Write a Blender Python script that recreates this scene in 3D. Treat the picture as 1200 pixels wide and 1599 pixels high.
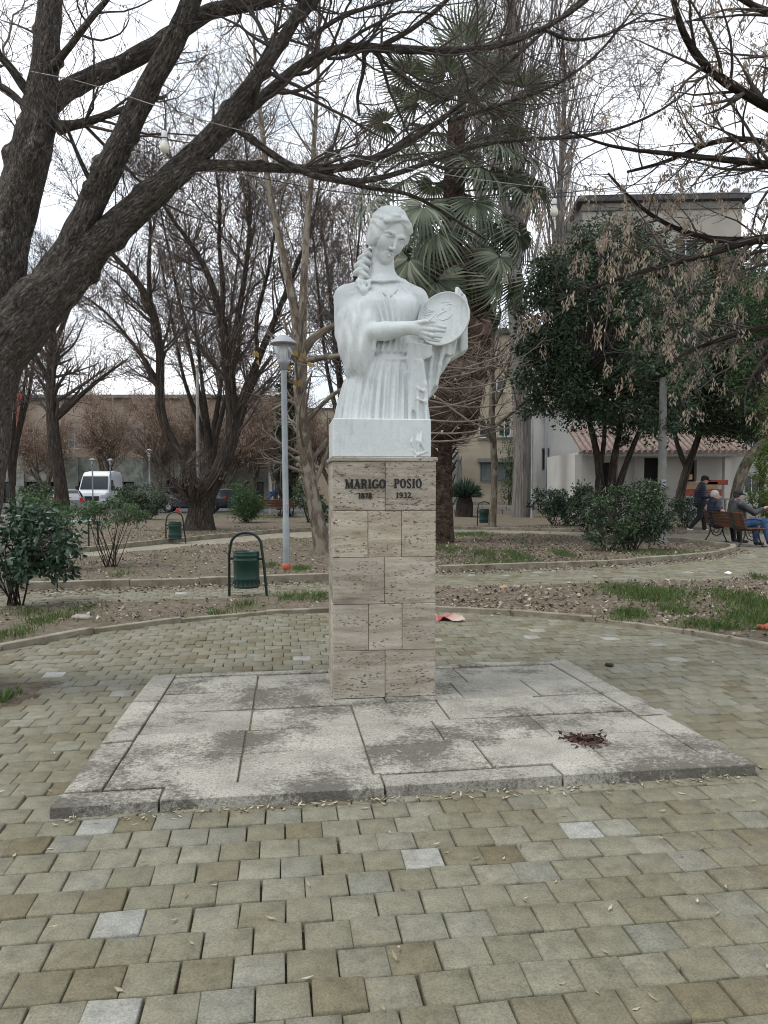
import bpy, bmesh, math, random
import numpy as np
from mathutils import Vector, Matrix

random.seed(11)
rng = np.random.default_rng(11)
scene = bpy.context.scene
for o in list(bpy.data.objects):
    bpy.data.objects.remove(o)
R = math.radians

# ------------------------------------------------------------------ camera
CAM_H, PITCH = 1.5, math.atan(44.5 / 1200.0)
cam_data = bpy.data.cameras.new('camera')
cam = bpy.data.objects.new('camera', cam_data)
scene.collection.objects.link(cam)
cam.location = (0, 0, CAM_H)
cam.rotation_euler = (math.pi / 2 - PITCH, 0, 0)
cam_data.sensor_fit = 'HORIZONTAL'
cam_data.sensor_width = 36.0
cam_data.lens = 36.0
cam_data.clip_start = 0.05
cam_data.clip_end = 2000
scene.camera = cam
scene.render.resolution_x, scene.render.resolution_y = 768, 1024

# ------------------------------------------------------------------ sky and sun
SUN_EL, SUN_AZ = R(64), R(-105)          # azimuth from +Y towards +X
world = bpy.data.worlds.new('World')
scene.world = world
world.use_nodes = True
wn = world.node_tree
wn.nodes.clear()
w_out = wn.nodes.new('ShaderNodeOutputWorld')
w_bg = wn.nodes.new('ShaderNodeBackground')
w_bg.inputs['Strength'].default_value = 0.1
sky = wn.nodes.new('ShaderNodeTexSky')
sky.sky_type = 'NISHITA'
sky.sun_disc = False
sky.sun_elevation = SUN_EL
sky.sun_rotation = SUN_AZ
tc = wn.nodes.new('ShaderNodeTexCoord')
mp = wn.nodes.new('ShaderNodeMapping')
mp.inputs['Scale'].default_value = (1.0, 1.0, 2.2)
cn = wn.nodes.new('ShaderNodeTexNoise')
cn.inputs['Scale'].default_value = 2.6
cn.inputs['Detail'].default_value = 6
cn.inputs['Roughness'].default_value = 0.55
cr = wn.nodes.new('ShaderNodeValToRGB')
cr.color_ramp.elements[0].position = 0.34
cr.color_ramp.elements[0].color = (6.8, 7.7, 8.9, 1)
cr.color_ramp.elements[1].position = 0.56
cr.color_ramp.elements[1].color = (10.2, 10.4, 10.8, 1)
mx = wn.nodes.new('ShaderNodeMix')
mx.data_type = 'RGBA'
mx.inputs[0].default_value = 0.93
wn.links.new(tc.outputs['Generated'], mp.inputs['Vector'])
wn.links.new(mp.outputs['Vector'], cn.inputs['Vector'])
wn.links.new(cn.outputs['Fac'], cr.inputs['Fac'])
wn.links.new(sky.outputs['Color'], mx.inputs[6])
wn.links.new(cr.outputs['Color'], mx.inputs[7])
wn.links.new(mx.outputs[2], w_bg.inputs['Color'])
wn.links.new(w_bg.outputs['Background'], w_out.inputs['Surface'])

sun_d = bpy.data.lights.new('sun', 'SUN')
sun_d.energy = 1.5
sun_d.angle = R(17)
sun_d.color = (1.0, 0.97, 0.92)
sun = bpy.data.objects.new('sun', sun_d)
scene.collection.objects.link(sun)
sdir = Vector((math.sin(SUN_AZ) * math.cos(SUN_EL), math.cos(SUN_AZ) * math.cos(SUN_EL), math.sin(SUN_EL)))
sun.rotation_euler = (sdir).to_track_quat('Z', 'Y').to_euler()
sky.sun_rotation = math.atan2(sdir.x, sdir.y)

scene.view_settings.view_transform = 'Standard'
scene.view_settings.look = 'None'
scene.view_settings.gamma = 1
scene.view_settings.use_curve_mapping = False
scene.view_settings.exposure = 0.42
scene.cycles.max_bounces = 5
scene.cycles.diffuse_bounces = 2
scene.cycles.glossy_bounces = 2
scene.cycles.transmission_bounces = 4
scene.cycles.transparent_max_bounces = 6
scene.cycles.use_denoising = True
scene.cycles.filter_width = 1.0

# ------------------------------------------------------------------ placing helpers
CP, SP = math.cos(PITCH), math.sin(PITCH)
def W(px, py, d):
    """point at distance d (metres along +Y) seen at picture position px, py of the 1200 x 1599 frame"""
    a = (px - 600.0) / 1200.0
    b = (799.5 - py) / 1200.0
    ry = CP + b * SP
    rz = -SP + b * CP
    k = d / ry
    return np.array((a * k, d, CAM_H + rz * k))
def G(px, py, z=0.0):
    a = (px - 600.0) / 1200.0
    b = (799.5 - py) / 1200.0
    ry = CP + b * SP
    rz = -SP + b * CP
    k = (z - CAM_H) / rz
    return np.array((a * k, ry * k, z))

COL = scene.collection
def tag(o, label=None, cat=None, group=None, kind=None):
    if label: o['label'] = label
    if cat: o['category'] = cat
    if group: o['group'] = group
    if kind: o['kind'] = kind
    return o
def empty(name, loc=(0, 0, 0), rz=0.0):
    o = bpy.data.objects.new(name, None)
    o.empty_display_size = 0.1
    COL.objects.link(o)
    o.location = loc
    o.rotation_euler = (0, 0, rz)
    return o
def link(name, me, mat=None, parent=None, loc=None, rot=None):
    o = bpy.data.objects.new(name, me)
    COL.objects.link(o)
    if mat is not None and len(me.materials) == 0:
        me.materials.append(mat)
    if parent is not None: o.parent = parent
    if loc is not None: o.location = loc
    if rot is not None: o.rotation_euler = rot
    return o
def copy_tree(o, parent=None):
    c = o.copy()
    COL.objects.link(c)
    if parent is not None: c.parent = parent
    for ch in list(o.children):
        copy_tree(ch, c)
    return c

def mesh_np(name, verts, faces, smooth=False, attrs=None):
    """verts (N,3); faces (M,k) array"""
    me = bpy.data.meshes.new(name)
    verts = np.asarray(verts, np.float32)
    faces = np.asarray(faces, np.int32)
    n, (m, k) = len(verts), faces.shape
    me.vertices.add(n)
    me.vertices.foreach_set('co', verts.ravel())
    me.loops.add(m * k)
    me.loops.foreach_set('vertex_index', faces.ravel())
    me.polygons.add(m)
    me.polygons.foreach_set('loop_start', np.arange(0, m * k, k, dtype=np.int32))
    me.polygons.foreach_set('loop_total', np.full(m, k, np.int32))
    if smooth:
        me.polygons.foreach_set('use_smooth', np.ones(m, bool))
    me.update(calc_edges=True)
    if attrs:
        for key, val in attrs.items():
            val = np.asarray(val, np.float32)
            if val.ndim == 1:
                a = me.attributes.new(key, 'FLOAT', 'POINT')
                a.data.foreach_set('value', val)
            else:
                a = me.attributes.new(key, 'FLOAT_VECTOR', 'POINT')
                a.data.foreach_set('vector', val.ravel())
    return me

class MB:
    """collects boxes, tubes, lathes and sheets into one mesh"""
    def __init__(s): s.v, s.f, s.sm = [], [], []
    def add(s, vs, fs, smooth=False):
        b = len(s.v)
        s.v.extend([tuple(map(float, p)) for p in vs])
        s.f.extend([tuple(i + b for i in f) for f in fs])
        s.sm.extend([smooth] * len(fs))
        return s
    def box(s, lo, hi, M=None):
        x0, y0, z0 = lo; x1, y1, z1 = hi
        vs = [(x0,y0,z0),(x1,y0,z0),(x1,y1,z0),(x0,y1,z0),(x0,y0,z1),(x1,y0,z1),(x1,y1,z1),(x0,y1,z1)]
        if M is not None: vs = [tuple(M @ Vector(p)) for p in vs]
        return s.add(vs, [(0,3,2,1),(4,5,6,7),(0,1,5,4),(1,2,6,5),(2,3,7,6),(3,0,4,7)])
    def tube(s, pts, rad, n=8, cap=True, smooth=True):
        P = np.array([np.asarray(p, float) for p in pts])
        K = len(P)
        rad = np.full(K, rad, float) if np.isscalar(rad) else np.asarray(rad, float)
        T = np.gradient(P, axis=0)
        T /= np.linalg.norm(T, axis=1)[:, None] + 1e-9
        ref = np.eye(3)[np.argmin(np.abs(T).mean(0))]
        U = np.cross(T, ref); U /= np.linalg.norm(U, axis=1)[:, None] + 1e-9
        V = np.cross(T, U)
        a = np.arange(n) * 2 * math.pi / n
        ring = P[:, None] + rad[:, None, None] * (np.cos(a)[None, :, None] * U[:, None] + np.sin(a)[None, :, None] * V[:, None])
        vs = ring.reshape(-1, 3)
        fs = []
        for k in range(K - 1):
            for i in range(n):
                j = (i + 1) % n
                fs.append((k*n+i, k*n+j, (k+1)*n+j, (k+1)*n+i))
        s.add(vs, fs, smooth)
        if cap:
            s.add(ring[0], [tuple(range(n))[::-1]])
            s.add(ring[-1], [tuple(range(n))])
        return s
    def lathe(s, prof, n=20, c=(0, 0, 0), smooth=True):
        vs, fs = [], []
        for r, z in prof:
            for i in range(n):
                a = i * 2 * math.pi / n
                vs.append((c[0] + r * math.cos(a), c[1] + r * math.sin(a), c[2] + z))
        for k in range(len(prof) - 1):
            for i in range(n):
                j = (i + 1) % n
                fs.append((k*n+i, k*n+j, (k+1)*n+j, (k+1)*n+i))
        return s.add(vs, fs, smooth)
    def prism(s, poly, y0, y1, M=None):
        """polygon of (x,z) extruded along y"""
        n = len(poly)
        vs = [(x, y0, z) for x, z in poly] + [(x, y1, z) for x, z in poly]
        if M is not None: vs = [tuple(M @ Vector(p)) for p in vs]
        fs = [tuple(range(n)), tuple(range(2*n-1, n-1, -1))]
        fs += [(i, i+n, (i+1) % n + n, (i+1) % n) for i in range(n)]
        return s.add(vs, fs)
    def build(s, name, mat, parent=None, loc=None, rot=None, bevel=0.0):
        me = bpy.data.meshes.new(name)
        me.from_pydata(s.v, [], s.f)
        me.polygons.foreach_set('use_smooth', np.array(s.sm, bool))
        me.update()
        bm = bmesh.new(); bm.from_mesh(me)
        bmesh.ops.recalc_face_normals(bm, faces=bm.faces)
        if bevel > 0:
            bmesh.ops.bevel(bm, geom=list(bm.edges), offset=bevel, segments=1, affect='EDGES', profile=0.5)
        bm.to_mesh(me); bm.free()
        return link(name, me, mat, parent, loc, rot)

# ------------------------------------------------------------------ noise and sculpting fields
def _hash(i, j, k):
    n = (i * 374761393 + j * 668265263 + k * 2147483647 + 1013904223) & 0xffffffff
    n = ((n ^ (n >> 13)) * 1274126177) & 0xffffffff
    return ((n ^ (n >> 16)) & 0xffff) / 65535.0
def vnoise(x, y, z):
    x, y, z = np.broadcast_arrays(x, y, z)
    xi, yi, zi = np.floor(x).astype(np.int64), np.floor(y).astype(np.int64), np.floor(z).astype(np.int64)
    fx, fy, fz = x - xi, y - yi, z - zi
    fx, fy, fz = fx*fx*(3-2*fx), fy*fy*(3-2*fy), fz*fz*(3-2*fz)
    r = 0
    for a in (0, 1):
        for b in (0, 1):
            for c in (0, 1):
                w = (fx if a else 1-fx) * (fy if b else 1-fy) * (fz if c else 1-fz)
                r = r + w * _hash(xi+a, yi+b, zi+c)
    return r * 2 - 1

class Field:
    """signed distance grid with smooth joins, meshed into one continuous surface"""
    def __init__(s, lo, hi, h):
        s.lo = np.array(lo, float); s.h = h
        n = (np.ceil((np.array(hi) - s.lo) / h)).astype(int) + 1
        s.ax = [s.lo[i] + h * np.arange(n[i]) for i in range(3)]
        s.v = np.full(n, 0.5, np.float32)
    def region(s, lo, hi, m):
        sl = []
        for i in range(3):
            a = max(0, int((lo[i] - m - s.lo[i]) / s.h)); b = min(len(s.ax[i]), int((hi[i] + m - s.lo[i]) / s.h) + 2)
            sl.append(slice(a, max(a, b)))
        X = s.ax[0][sl[0]][:, None, None]; Y = s.ax[1][sl[1]][None, :, None]; Z = s.ax[2][sl[2]][None, None, :]
        return tuple(sl), X, Y, Z
    def put(s, sl, d, k, mode):
        a = s.v[sl]
        if a.size == 0: return
        if mode == 'add':
            h = np.clip(0.5 + 0.5 * (a - d) / k, 0, 1)
            s.v[sl] = a * (1 - h) + d * h - k * h * (1 - h)
        else:
            h = np.clip(0.5 - 0.5 * (a + d) / k, 0, 1)
            s.v[sl] = a * (1 - h) - d * h + k * h * (1 - h)
    def cone(s, a, b, r1, r2, k=0.02, mode='add', bump=None):
        a, b = np.array(a, float), np.array(b, float)
        rr = max(r1, r2)
        sl, X, Y, Z = s.region(np.minimum(a, b) - rr, np.maximum(a, b) + rr, k + 4 * s.h)
        ba = b - a
        q = (X - a[0]) * ba[0] + (Y - a[1]) * ba[1] + (Z - a[2]) * ba[2]
        t = np.clip(q / (ba @ ba + 1e-12), 0, 1)
        d = np.sqrt((X - a[0] - t*ba[0])**2 + (Y - a[1] - t*ba[1])**2 + (Z - a[2] - t*ba[2])**2) - (r1 + (r2 - r1) * t)
        if bump is not None: d = d + bump(X, Y, Z)
        s.put(sl, d, k, mode); return s
    def ell(s, c, r, k=0.02, rot=None, mode='add', bump=None):
        c, r = np.array(c, float), np.array(r, float)
        m = r.max()
        sl, X, Y, Z = s.region(c - m, c + m, k + 4 * s.h)
        x, y, z = X - c[0], Y - c[1], Z - c[2]
        if rot is not None:
            M = np.array(rot)
            x, y, z = (M[0,0]*x + M[1,0]*y + M[2,0]*z), (M[0,1]*x + M[1,1]*y + M[2,1]*z), (M[0,2]*x + M[1,2]*y + M[2,2]*z)
        k0 = np.sqrt((x/r[0])**2 + (y/r[1])**2 + (z/r[2])**2)
        k1 = np.sqrt((x/r[0]**2)**2 + (y/r[1]**2)**2 + (z/r[2]**2)**2) + 1e-9
        d = k0 * (k0 - 1) / k1
        if bump is not None: d = d + bump(X, Y, Z)
        s.put(sl, d, k, mode); return s
    def chain(s, pts, rad, k=0.02):
        for i in range(len(pts) - 1):
            s.cone(pts[i], pts[i+1], rad[i], rad[i+1], k)
        return s
    def mesh(s, name, smooth_it=1):
        v = s.v
        ins = v < 0
        c = np.zeros(np.array(v.shape) - 1, np.int8)
        offs = [(a, b, d) for a in (0, 1) for b in (0, 1) for d in (0, 1)]
        nx, ny, nz = v.shape
        for a, b, d in offs:
            c += ins[a:nx-1+a, b:ny-1+b, d:nz-1+d]
        mixed = (c > 0) & (c < 8)
        idx = np.argwhere(mixed)
        vals = np.stack([v[idx[:,0]+a, idx[:,1]+b, idx[:,2]+d] for a, b, d in offs], 1)
        acc = np.zeros((len(idx), 3)); cnt = np.zeros(len(idx))
        O = np.array(offs, float)
        for i in range(8):
            for j in range(i+1, 8):
                if np.abs(O[i]-O[j]).sum() == 1:
                    va, vb = vals[:, i], vals[:, j]
                    m = (va < 0) != (vb < 0)
                    t = np.where(m, va / (va - vb + 1e-12), 0)
                    acc += np.where(m[:, None], O[i] + t[:, None] * (O[j]-O[i]), 0); cnt += m
        pos = s.lo + s.h * (idx + acc / cnt[:, None])
        ids = np.full(c.shape, -1, np.int64); ids[mixed] = np.arange(len(idx))
        F = []
        for ax in range(3):
            A = [slice(None)]*3; B = [slice(None)]*3
            A[ax] = slice(0, -1); B[ax] = slice(1, None)
            ch = ins[tuple(A)] != ins[tuple(B)]
            e = np.argwhere(ch)
            p, q = (ax+1) % 3, (ax+2) % 3
            ok = (e[:, p] > 0) & (e[:, q] > 0) & (e[:, p] < v.shape[p]-1) & (e[:, q] < v.shape[q]-1)
            e = e[ok]
            st = ins[e[:,0], e[:,1], e[:,2]]
            quad = []
            for dp, dq in ((-1,-1),(0,-1),(0,0),(-1,0)):
                t = e.copy(); t[:, p] += dp; t[:, q] += dq
                quad.append(ids[t[:,0], t[:,1], t[:,2]])
            quad = np.stack(quad, 1)
            quad[~st] = quad[~st][:, ::-1]
            F.append(quad)
        F = np.concatenate(F)
        F = F[(F >= 0).all(1)]
        for _ in range(smooth_it):
            sm = np.zeros_like(pos); n = np.zeros(len(pos))
            for a in range(4):
                b = (a+1) % 4
                np.add.at(sm, F[:, a], pos[F[:, b]]); np.add.at(n, F[:, a], 1)
                np.add.at(sm, F[:, b], pos[F[:, a]]); np.add.at(n, F[:, b], 1)
            pos = pos * 0.6 + 0.4 * sm / np.maximum(n, 1)[:, None]
        return mesh_np(name, pos, F, smooth=True)
# ------------------------------------------------------------------ materials
class NT:
    def __init__(s, name, rough=0.7, spec=0.4, metal=0.0):
        s.m = bpy.data.materials.new(name); s.m.use_nodes = True
        s.t = s.m.node_tree
        s.b = s.t.nodes['Principled BSDF']
        s.b.inputs['Roughness'].default_value = rough
        s.b.inputs['Specular IOR Level'].default_value = spec
        s.b.inputs['Metallic'].default_value = metal
    def n(s, typ, ins=None, **props):
        nd = s.t.nodes.new(typ)
        for k, v in props.items(): setattr(nd, k, v)
        for k, v in (ins or {}).items():
            if isinstance(v, bpy.types.NodeSocket): s.t.links.new(v, nd.inputs[k])
            else: nd.inputs[k].default_value = v
        return nd
    def coord(s, kind='Object', scale=(1, 1, 1), off=None):
        t = s.n('ShaderNodeTexCoord').outputs[kind]
        ins = {'Vector': t, 'Scale': scale}
        if off is not None: ins['Location'] = off
        return s.n('ShaderNodeMapping', ins).outputs['Vector']
    def attr(s, name, typ='GEOMETRY', out='Fac'):
        return s.n('ShaderNodeAttribute', attribute_name=name, attribute_type=typ).outputs[out]
    def noise(s, vec, scale, detail=4, rough=0.55, dist=0.0):
        ins = {'Scale': scale, 'Detail': detail, 'Roughness': rough, 'Distortion': dist}
        if vec is not None: ins['Vector'] = vec
        return s.n('ShaderNodeTexNoise', ins).outputs['Fac']
    def ramp(s, fac, stops, mode='LINEAR'):
        r = s.n('ShaderNodeValToRGB', {'Fac': fac})
        r.color_ramp.interpolation = mode
        el = r.color_ramp.elements
        while len(el) < len(stops): el.new(0.5)
        for e, (p, c) in zip(el, stops):
            e.position = p
            if not hasattr(c, '__len__'): c = (c, c, c)
            e.color = (*c, 1)
        return r.outputs['Color']
    def mix(s, fac, a, b, blend='MIX'):
        nd = s.n('ShaderNodeMix', data_type='RGBA', blend_type=blend)
        for k, v in ((0, fac), (6, a), (7, b)):
            if isinstance(v, bpy.types.NodeSocket): s.t.links.new(v, nd.inputs[k])
            elif k == 0: nd.inputs[0].default_value = v
            else: nd.inputs[k].default_value = (*v, 1) if hasattr(v, '__len__') else (v, v, v, 1)
        return nd.outputs[2]
    def math(s, op, a, b=0.0):
        return s.n('ShaderNodeMath', {0: a, 1: b}, operation=op).outputs[0]
    def color(s, c):
        if isinstance(c, bpy.types.NodeSocket): s.t.links.new(c, s.b.inputs['Base Color'])
        else: s.b.inputs['Base Color'].default_value = (*c, 1)
        return s
    def rough(s, c): s.t.links.new(c, s.b.inputs['Roughness']); return s
    def bump(s, h, strength=0.3, dist=0.01):
        nd = s.n('ShaderNodeBump', {'Height': h, 'Strength': strength, 'Distance': dist})
        s.t.links.new(nd.outputs['Normal'], s.b.inputs['Normal']); return s
    def translucent(s, col, f):
        tr = s.n('ShaderNodeBsdfTranslucent')
        if isinstance(col, bpy.types.NodeSocket): s.t.links.new(col, tr.inputs['Color'])
        else: tr.inputs['Color'].default_value = (*col, 1)
        mx = s.n('ShaderNodeMixShader', {'Fac': f})
        s.t.links.new(s.b.outputs[0], mx.inputs[1]); s.t.links.new(tr.outputs[0], mx.inputs[2])
        s.t.links.new(mx.outputs[0], s.t.nodes['Material Output'].inputs['Surface']); return s

def simple(name, col, rough=0.6, metal=0.0, spec=0.4, var=0.25, scale=6.0, bump=0.0, bscale=40.0):
    t = NT(name, rough, spec, metal)
    v = t.coord('Object')
    f = t.noise(v, scale, 5)
    lo = tuple(c * (1 - var) for c in col); hi = tuple(min(1, c * (1 + var)) for c in col)
    t.color(t.ramp(f, [(0.3, lo), (0.7, hi)]))
    if bump: t.bump(t.noise(v, bscale, 4), bump, 0.01)
    return t.m

def leafmat(name, stops, rough=0.45, trans=0.2, spec=0.4):
    t = NT(name, rough, spec)
    c = t.ramp(t.attr('rnd'), stops)
    t.color(c)
    if trans: t.translucent(c, trans)
    return t.m

MAT = {}
def make_mats():
    # concrete paving stones: each stone its own tone
    t = NT('paver_concrete', 0.78, 0.35)
    r = t.math('ADD', t.attr('rnd', 'OBJECT'), t.attr('rnd'))
    wp = t.n('ShaderNodeNewGeometry').outputs['Position']
    base = t.ramp(r, [(0.0, (0.125, 0.106, 0.062)), (0.08, (0.145, 0.130, 0.082)), (0.18, (0.158, 0.150, 0.104)), (0.45, (0.188, 0.181, 0.132)),
                      (0.68, (0.220, 0.213, 0.163)), (0.80, (0.178, 0.180, 0.152)), (0.90, (0.250, 0.246, 0.200)), (0.97, (0.275, 0.285, 0.262)), (1.0, (0.35, 0.362, 0.335))])
    big = t.noise(wp, 1.6, 4)
    base = t.mix(t.ramp(big, [(0.36, 0.0), (0.66, 0.62)]), base, (0.135, 0.118, 0.070))
    md = t.noise(wp, 14, 5, 0.65)
    base = t.mix(0.8, base, t.ramp(md, [(0.25, 0.55), (0.5, 0.98), (0.75, 1.3)]), 'MULTIPLY')
    sp = t.noise(wp, 125, 4, 0.75)
    base = t.mix(0.75, base, t.ramp(sp, [(0.3, 0.48), (0.5, 1.0), (0.72, 1.42)]), 'MULTIPLY')
    t.color(base)
    t.rough(t.ramp(md, [(0.3, 0.62), (0.7, 0.9)]))
    t.bump(t.math('ADD', t.noise(wp, 260, 3, 0.7), t.math('MULTIPLY', md, 1.5)), 0.35, 0.004)
    MAT['paver'] = t.m
    # sheet of paving too far away to tell the stones apart
    t = NT('far_paving', 0.8, 0.3)
    wp = t.n('ShaderNodeNewGeometry').outputs['Position']
    bt = t.n('ShaderNodeTexBrick', {'Vector': wp, 'Scale': 1.0, 'Color1': (0.30, 0.275, 0.215, 1), 'Color2': (0.235, 0.22, 0.165, 1), 'Mortar': (0.10, 0.085, 0.05, 1),
             'Mortar Size': 0.006, 'Brick Width': 0.16, 'Row Height': 0.157}).outputs['Color']
    t.color(t.mix(0.7, bt, t.ramp(t.noise(wp, 3, 5), [(0.3, 0.7), (0.7, 1.2)]), 'MULTIPLY'))
    MAT['far_paving'] = t.m
    # soil
    t = NT('soil', 0.95, 0.15)
    wp = t.n('ShaderNodeNewGeometry').outputs['Position']
    a = t.noise(wp, 0.9, 6, 0.6); b = t.noise(wp, 11, 6, 0.7); c = t.noise(wp, 60, 4, 0.7)
    col = t.ramp(b, [(0.28, (0.082, 0.066, 0.048)), (0.5, (0.155, 0.128, 0.098)), (0.75, (0.225, 0.19, 0.15))])
    col = t.mix(t.ramp(a, [(0.48, 0.0), (0.68, 0.55)]), col, (0.095, 0.10, 0.045))
    col = t.mix(0.8, col, t.ramp(c, [(0.3, 0.6), (0.7, 1.35)]), 'MULTIPLY')
    t.color(col); t.bump(t.math('ADD', b, t.math('MULTIPLY', c, 0.5)), 0.9, 0.03)
    MAT['soil'] = t.m
    # asphalt
    MAT['asphalt'] = simple('asphalt', (0.07, 0.07, 0.072), 0.9, var=0.2, scale=3)
    # kerb
    t = NT('kerb_concrete', 0.85, 0.25)
    wp = t.n('ShaderNodeNewGeometry').outputs['Position']
    col = t.ramp(t.noise(wp, 5, 6, 0.65), [(0.3, (0.135, 0.118, 0.078)), (0.55, (0.255, 0.23, 0.175)), (0.8, (0.34, 0.315, 0.255))])
    col = t.mix(0.6, col, t.ramp(t.noise(wp, 90, 4, 0.7), [(0.3, 0.6), (0.7, 1.3)]), 'MULTIPLY')
    t.color(col); t.bump(t.noise(wp, 90, 4), 0.4, 0.005)
    MAT['kerb'] = t.m
    # travertine of the pedestal
    t = NT('travertine', 0.7, 0.35)
    rn = t.n('ShaderNodeObjectInfo').outputs['Random']
    tcn = t.n('ShaderNodeTexCoord').outputs['Object']
    off = t.n('ShaderNodeCombineXYZ', {0: t.math('MULTIPLY', rn, 37.0), 1: t.math('MULTIPLY', rn, 11.0), 2: t.math('MULTIPLY', rn, 23.0)}).outputs[0]
    p = t.n('ShaderNodeVectorMath', {0: tcn, 1: off}, operation='ADD').outputs[0]
    def sc(v): return t.n('ShaderNodeMapping', {'Vector': p, 'Scale': v}).outputs['Vector']
    band = t.math('ADD', t.math('MULTIPLY', t.noise(sc((1.5, 1.5, 9)), 1.0, 6, 0.62, 0.6), 0.65), t.math('MULTIPLY', t.noise(sc((5, 5, 42)), 1.0, 5, 0.6, 0.4), 0.35))
    col = t.ramp(band, [(0.32, (0.20, 0.155, 0.108)), (0.44, (0.34, 0.29, 0.22)), (0.54, (0.44, 0.395, 0.315)), (0.68, (0.56, 0.52, 0.44))])
    tone = t.ramp(rn, [(0, (0.86, 0.87, 0.89)), (0.5, (0.95, 0.95, 0.96)), (1, (1.04, 1.02, 1.0))])
    col = t.mix(1.0, col, tone, 'MULTIPLY')
    st = t.noise(sc((2.2, 2.2, 1.6)), 1.3, 5, 0.6)
    col = t.mix(t.ramp(st, [(0.52, 0.0), (0.75, 0.55)]), col, (0.15, 0.135, 0.115))
    pit = t.noise(sc((34, 34, 85)), 1.0, 3, 0.6, 0.3)
    pm = t.ramp(pit, [(0.585, 0.0), (0.645, 1.0)])
    zone = t.ramp(t.noise(sc((3, 3, 17)), 1.0, 3), [(0.40, 0.0), (0.54, 1.0)])
    pm = t.mix(1.0, pm, zone, 'MULTIPLY')
    col = t.mix(pm, col, (0.115, 0.092, 0.070))
    col = t.mix(0.5, col, t.ramp(t.noise(p, 140, 3, 0.7), [(0.3, 0.7), (0.7, 1.25)]), 'MULTIPLY')
    t.color(col)
    t.bump(t.math('SUBTRACT', t.math('MULTIPLY', band, 0.35), pm), 0.7, 0.006)
    MAT['travertine'] = t.m
    # weathered slabs on the ground
    t = NT('weathered_slab', 0.85, 0.25)
    wp = t.n('ShaderNodeNewGeometry').outputs['Position']
    rn = t.n('ShaderNodeObjectInfo').outputs['Random']
    off = t.n('ShaderNodeCombineXYZ', {0: t.math('MULTIPLY', rn, 9.0), 1: t.math('MULTIPLY', rn, 5.0), 2: rn}).outputs[0]
    p2 = t.n('ShaderNodeVectorMath', {0: wp, 1: off}, operation='ADD').outputs[0]
    col = t.ramp(t.noise(wp, 3.2, 6, 0.7), [(0.28, (0.27, 0.262, 0.222)), (0.55, (0.412, 0.394, 0.34)), (0.8, (0.50, 0.482, 0.428))])
    tone = t.ramp(rn, [(0, 0.84), (1, 1.06)])
    col = t.mix(1.0, col, tone, 'MULTIPLY')
    m1 = t.noise(wp, 1.9, 5, 0.62, 0.2); m2 = t.noise(p2, 38, 6, 0.78)
    msk = t.math('ADD', t.math('MULTIPLY', m1, 0.9), t.math('MULTIPLY', m2, 0.6))
    msk = t.math('ADD', msk, t.math('MULTIPLY', rn, 0.09))
    msk = t.ramp(msk, [(0.765, 0.0), (0.90, 0.92)])
    col = t.mix(msk, col, (0.112, 0.105, 0.086))
    gv = t.n('ShaderNodeMapping', {'Vector': p2, 'Scale': (60, 150, 60)}).outputs['Vector']
    g = t.noise(gv, 1.0, 4, 0.7)
    col = t.mix(t.ramp(g, [(0.55, 0.0), (0.68, 0.85)]), col, (0.10, 0.093, 0.076))
    col = t.mix(0.85, col, t.ramp(t.noise(wp, 105, 4, 0.75), [(0.3, 0.42), (0.5, 1.0), (0.7, 1.35)]), 'MULTIPLY')
    t.color(col); t.bump(t.math('ADD', m2, g), 0.8, 0.008)
    MAT['slab'] = t.m
    # white painted statue
    t = NT('white_statue_paint', 0.55, 0.4)
    wp = t.n('ShaderNodeNewGeometry').outputs['Position']
    s1 = t.noise(t.n('ShaderNodeMapping', {'Vector': wp, 'Scale': (30, 30, 3.5)}).outputs['Vector'], 1.0, 5, 0.65)
    z1 = t.noise(wp, 4.5, 4, 0.6)
    col = t.mix(t.ramp(z1, [(0.3, 0.0), (0.7, 1.0)]), (0.585, 0.63, 0.62), (0.685, 0.725, 0.715))
    dm = t.math('MULTIPLY', t.ramp(s1, [(0.50, 0.0), (0.68, 1.0)]), t.ramp(t.noise(wp, 6, 4), [(0.46, 0.0), (0.62, 0.5)]))
    col = t.mix(dm, col, (0.33, 0.35, 0.32))
    col = t.mix(0.5, col, t.ramp(t.noise(wp, 55, 4, 0.7), [(0.3, 0.88), (0.7, 1.06)]), 'MULTIPLY')
    t.color(col); t.bump(t.math('ADD', t.noise(wp, 70, 4, 0.6), t.noise(wp, 22, 3)), 0.28, 0.006)
    MAT['statue'] = t.m
    MAT['letter'] = simple('black_letter_paint', (0.010, 0.010, 0.010), 0.6, var=0.5, scale=60)
    # barks (coordinate stored along the limb)
    def bark(name, dark, mid, light, sx=9.0, sz=1.5, bs=0.9, patch=None, dist=0.03, ridge=False):
        t = NT(name, 0.92, 0.15)
        v = t.n('ShaderNodeMapping', {'Vector': t.attr('bark', out='Vector'), 'Scale': (sx, sx, sz)}).outputs['Vector']
        f = t.noise(v, 1.0, 7, 0.66, 0.8)
        v2 = t.n('ShaderNodeMapping', {'Vector': t.attr('bark', out='Vector'), 'Scale': (sx*4, sx*4, sz*3)}).outputs['Vector']
        f2 = t.noise(v2, 1.0, 5, 0.7, 0.5)
        if ridge:
            v3 = t.n('ShaderNodeMapping', {'Vector': t.attr('bark', out='Vector'), 'Scale': (sx*1.7, sx*1.7, sz*.9)}).outputs['Vector']
            crk = t.math('ABSOLUTE', t.math('SUBTRACT', t.noise(v3, 1.0, 5, 0.62, 0.7), 0.5))
            crk = t.ramp(crk, [(0.0, 0.0), (0.07, 1.0)])
        c = t.ramp(f, [(0.32, dark), (0.5, mid), (0.68, light)])
        c = t.mix(0.75, c, t.ramp(f2, [(0.3, 0.55), (0.7, 1.4)]), 'MULTIPLY')
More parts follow.
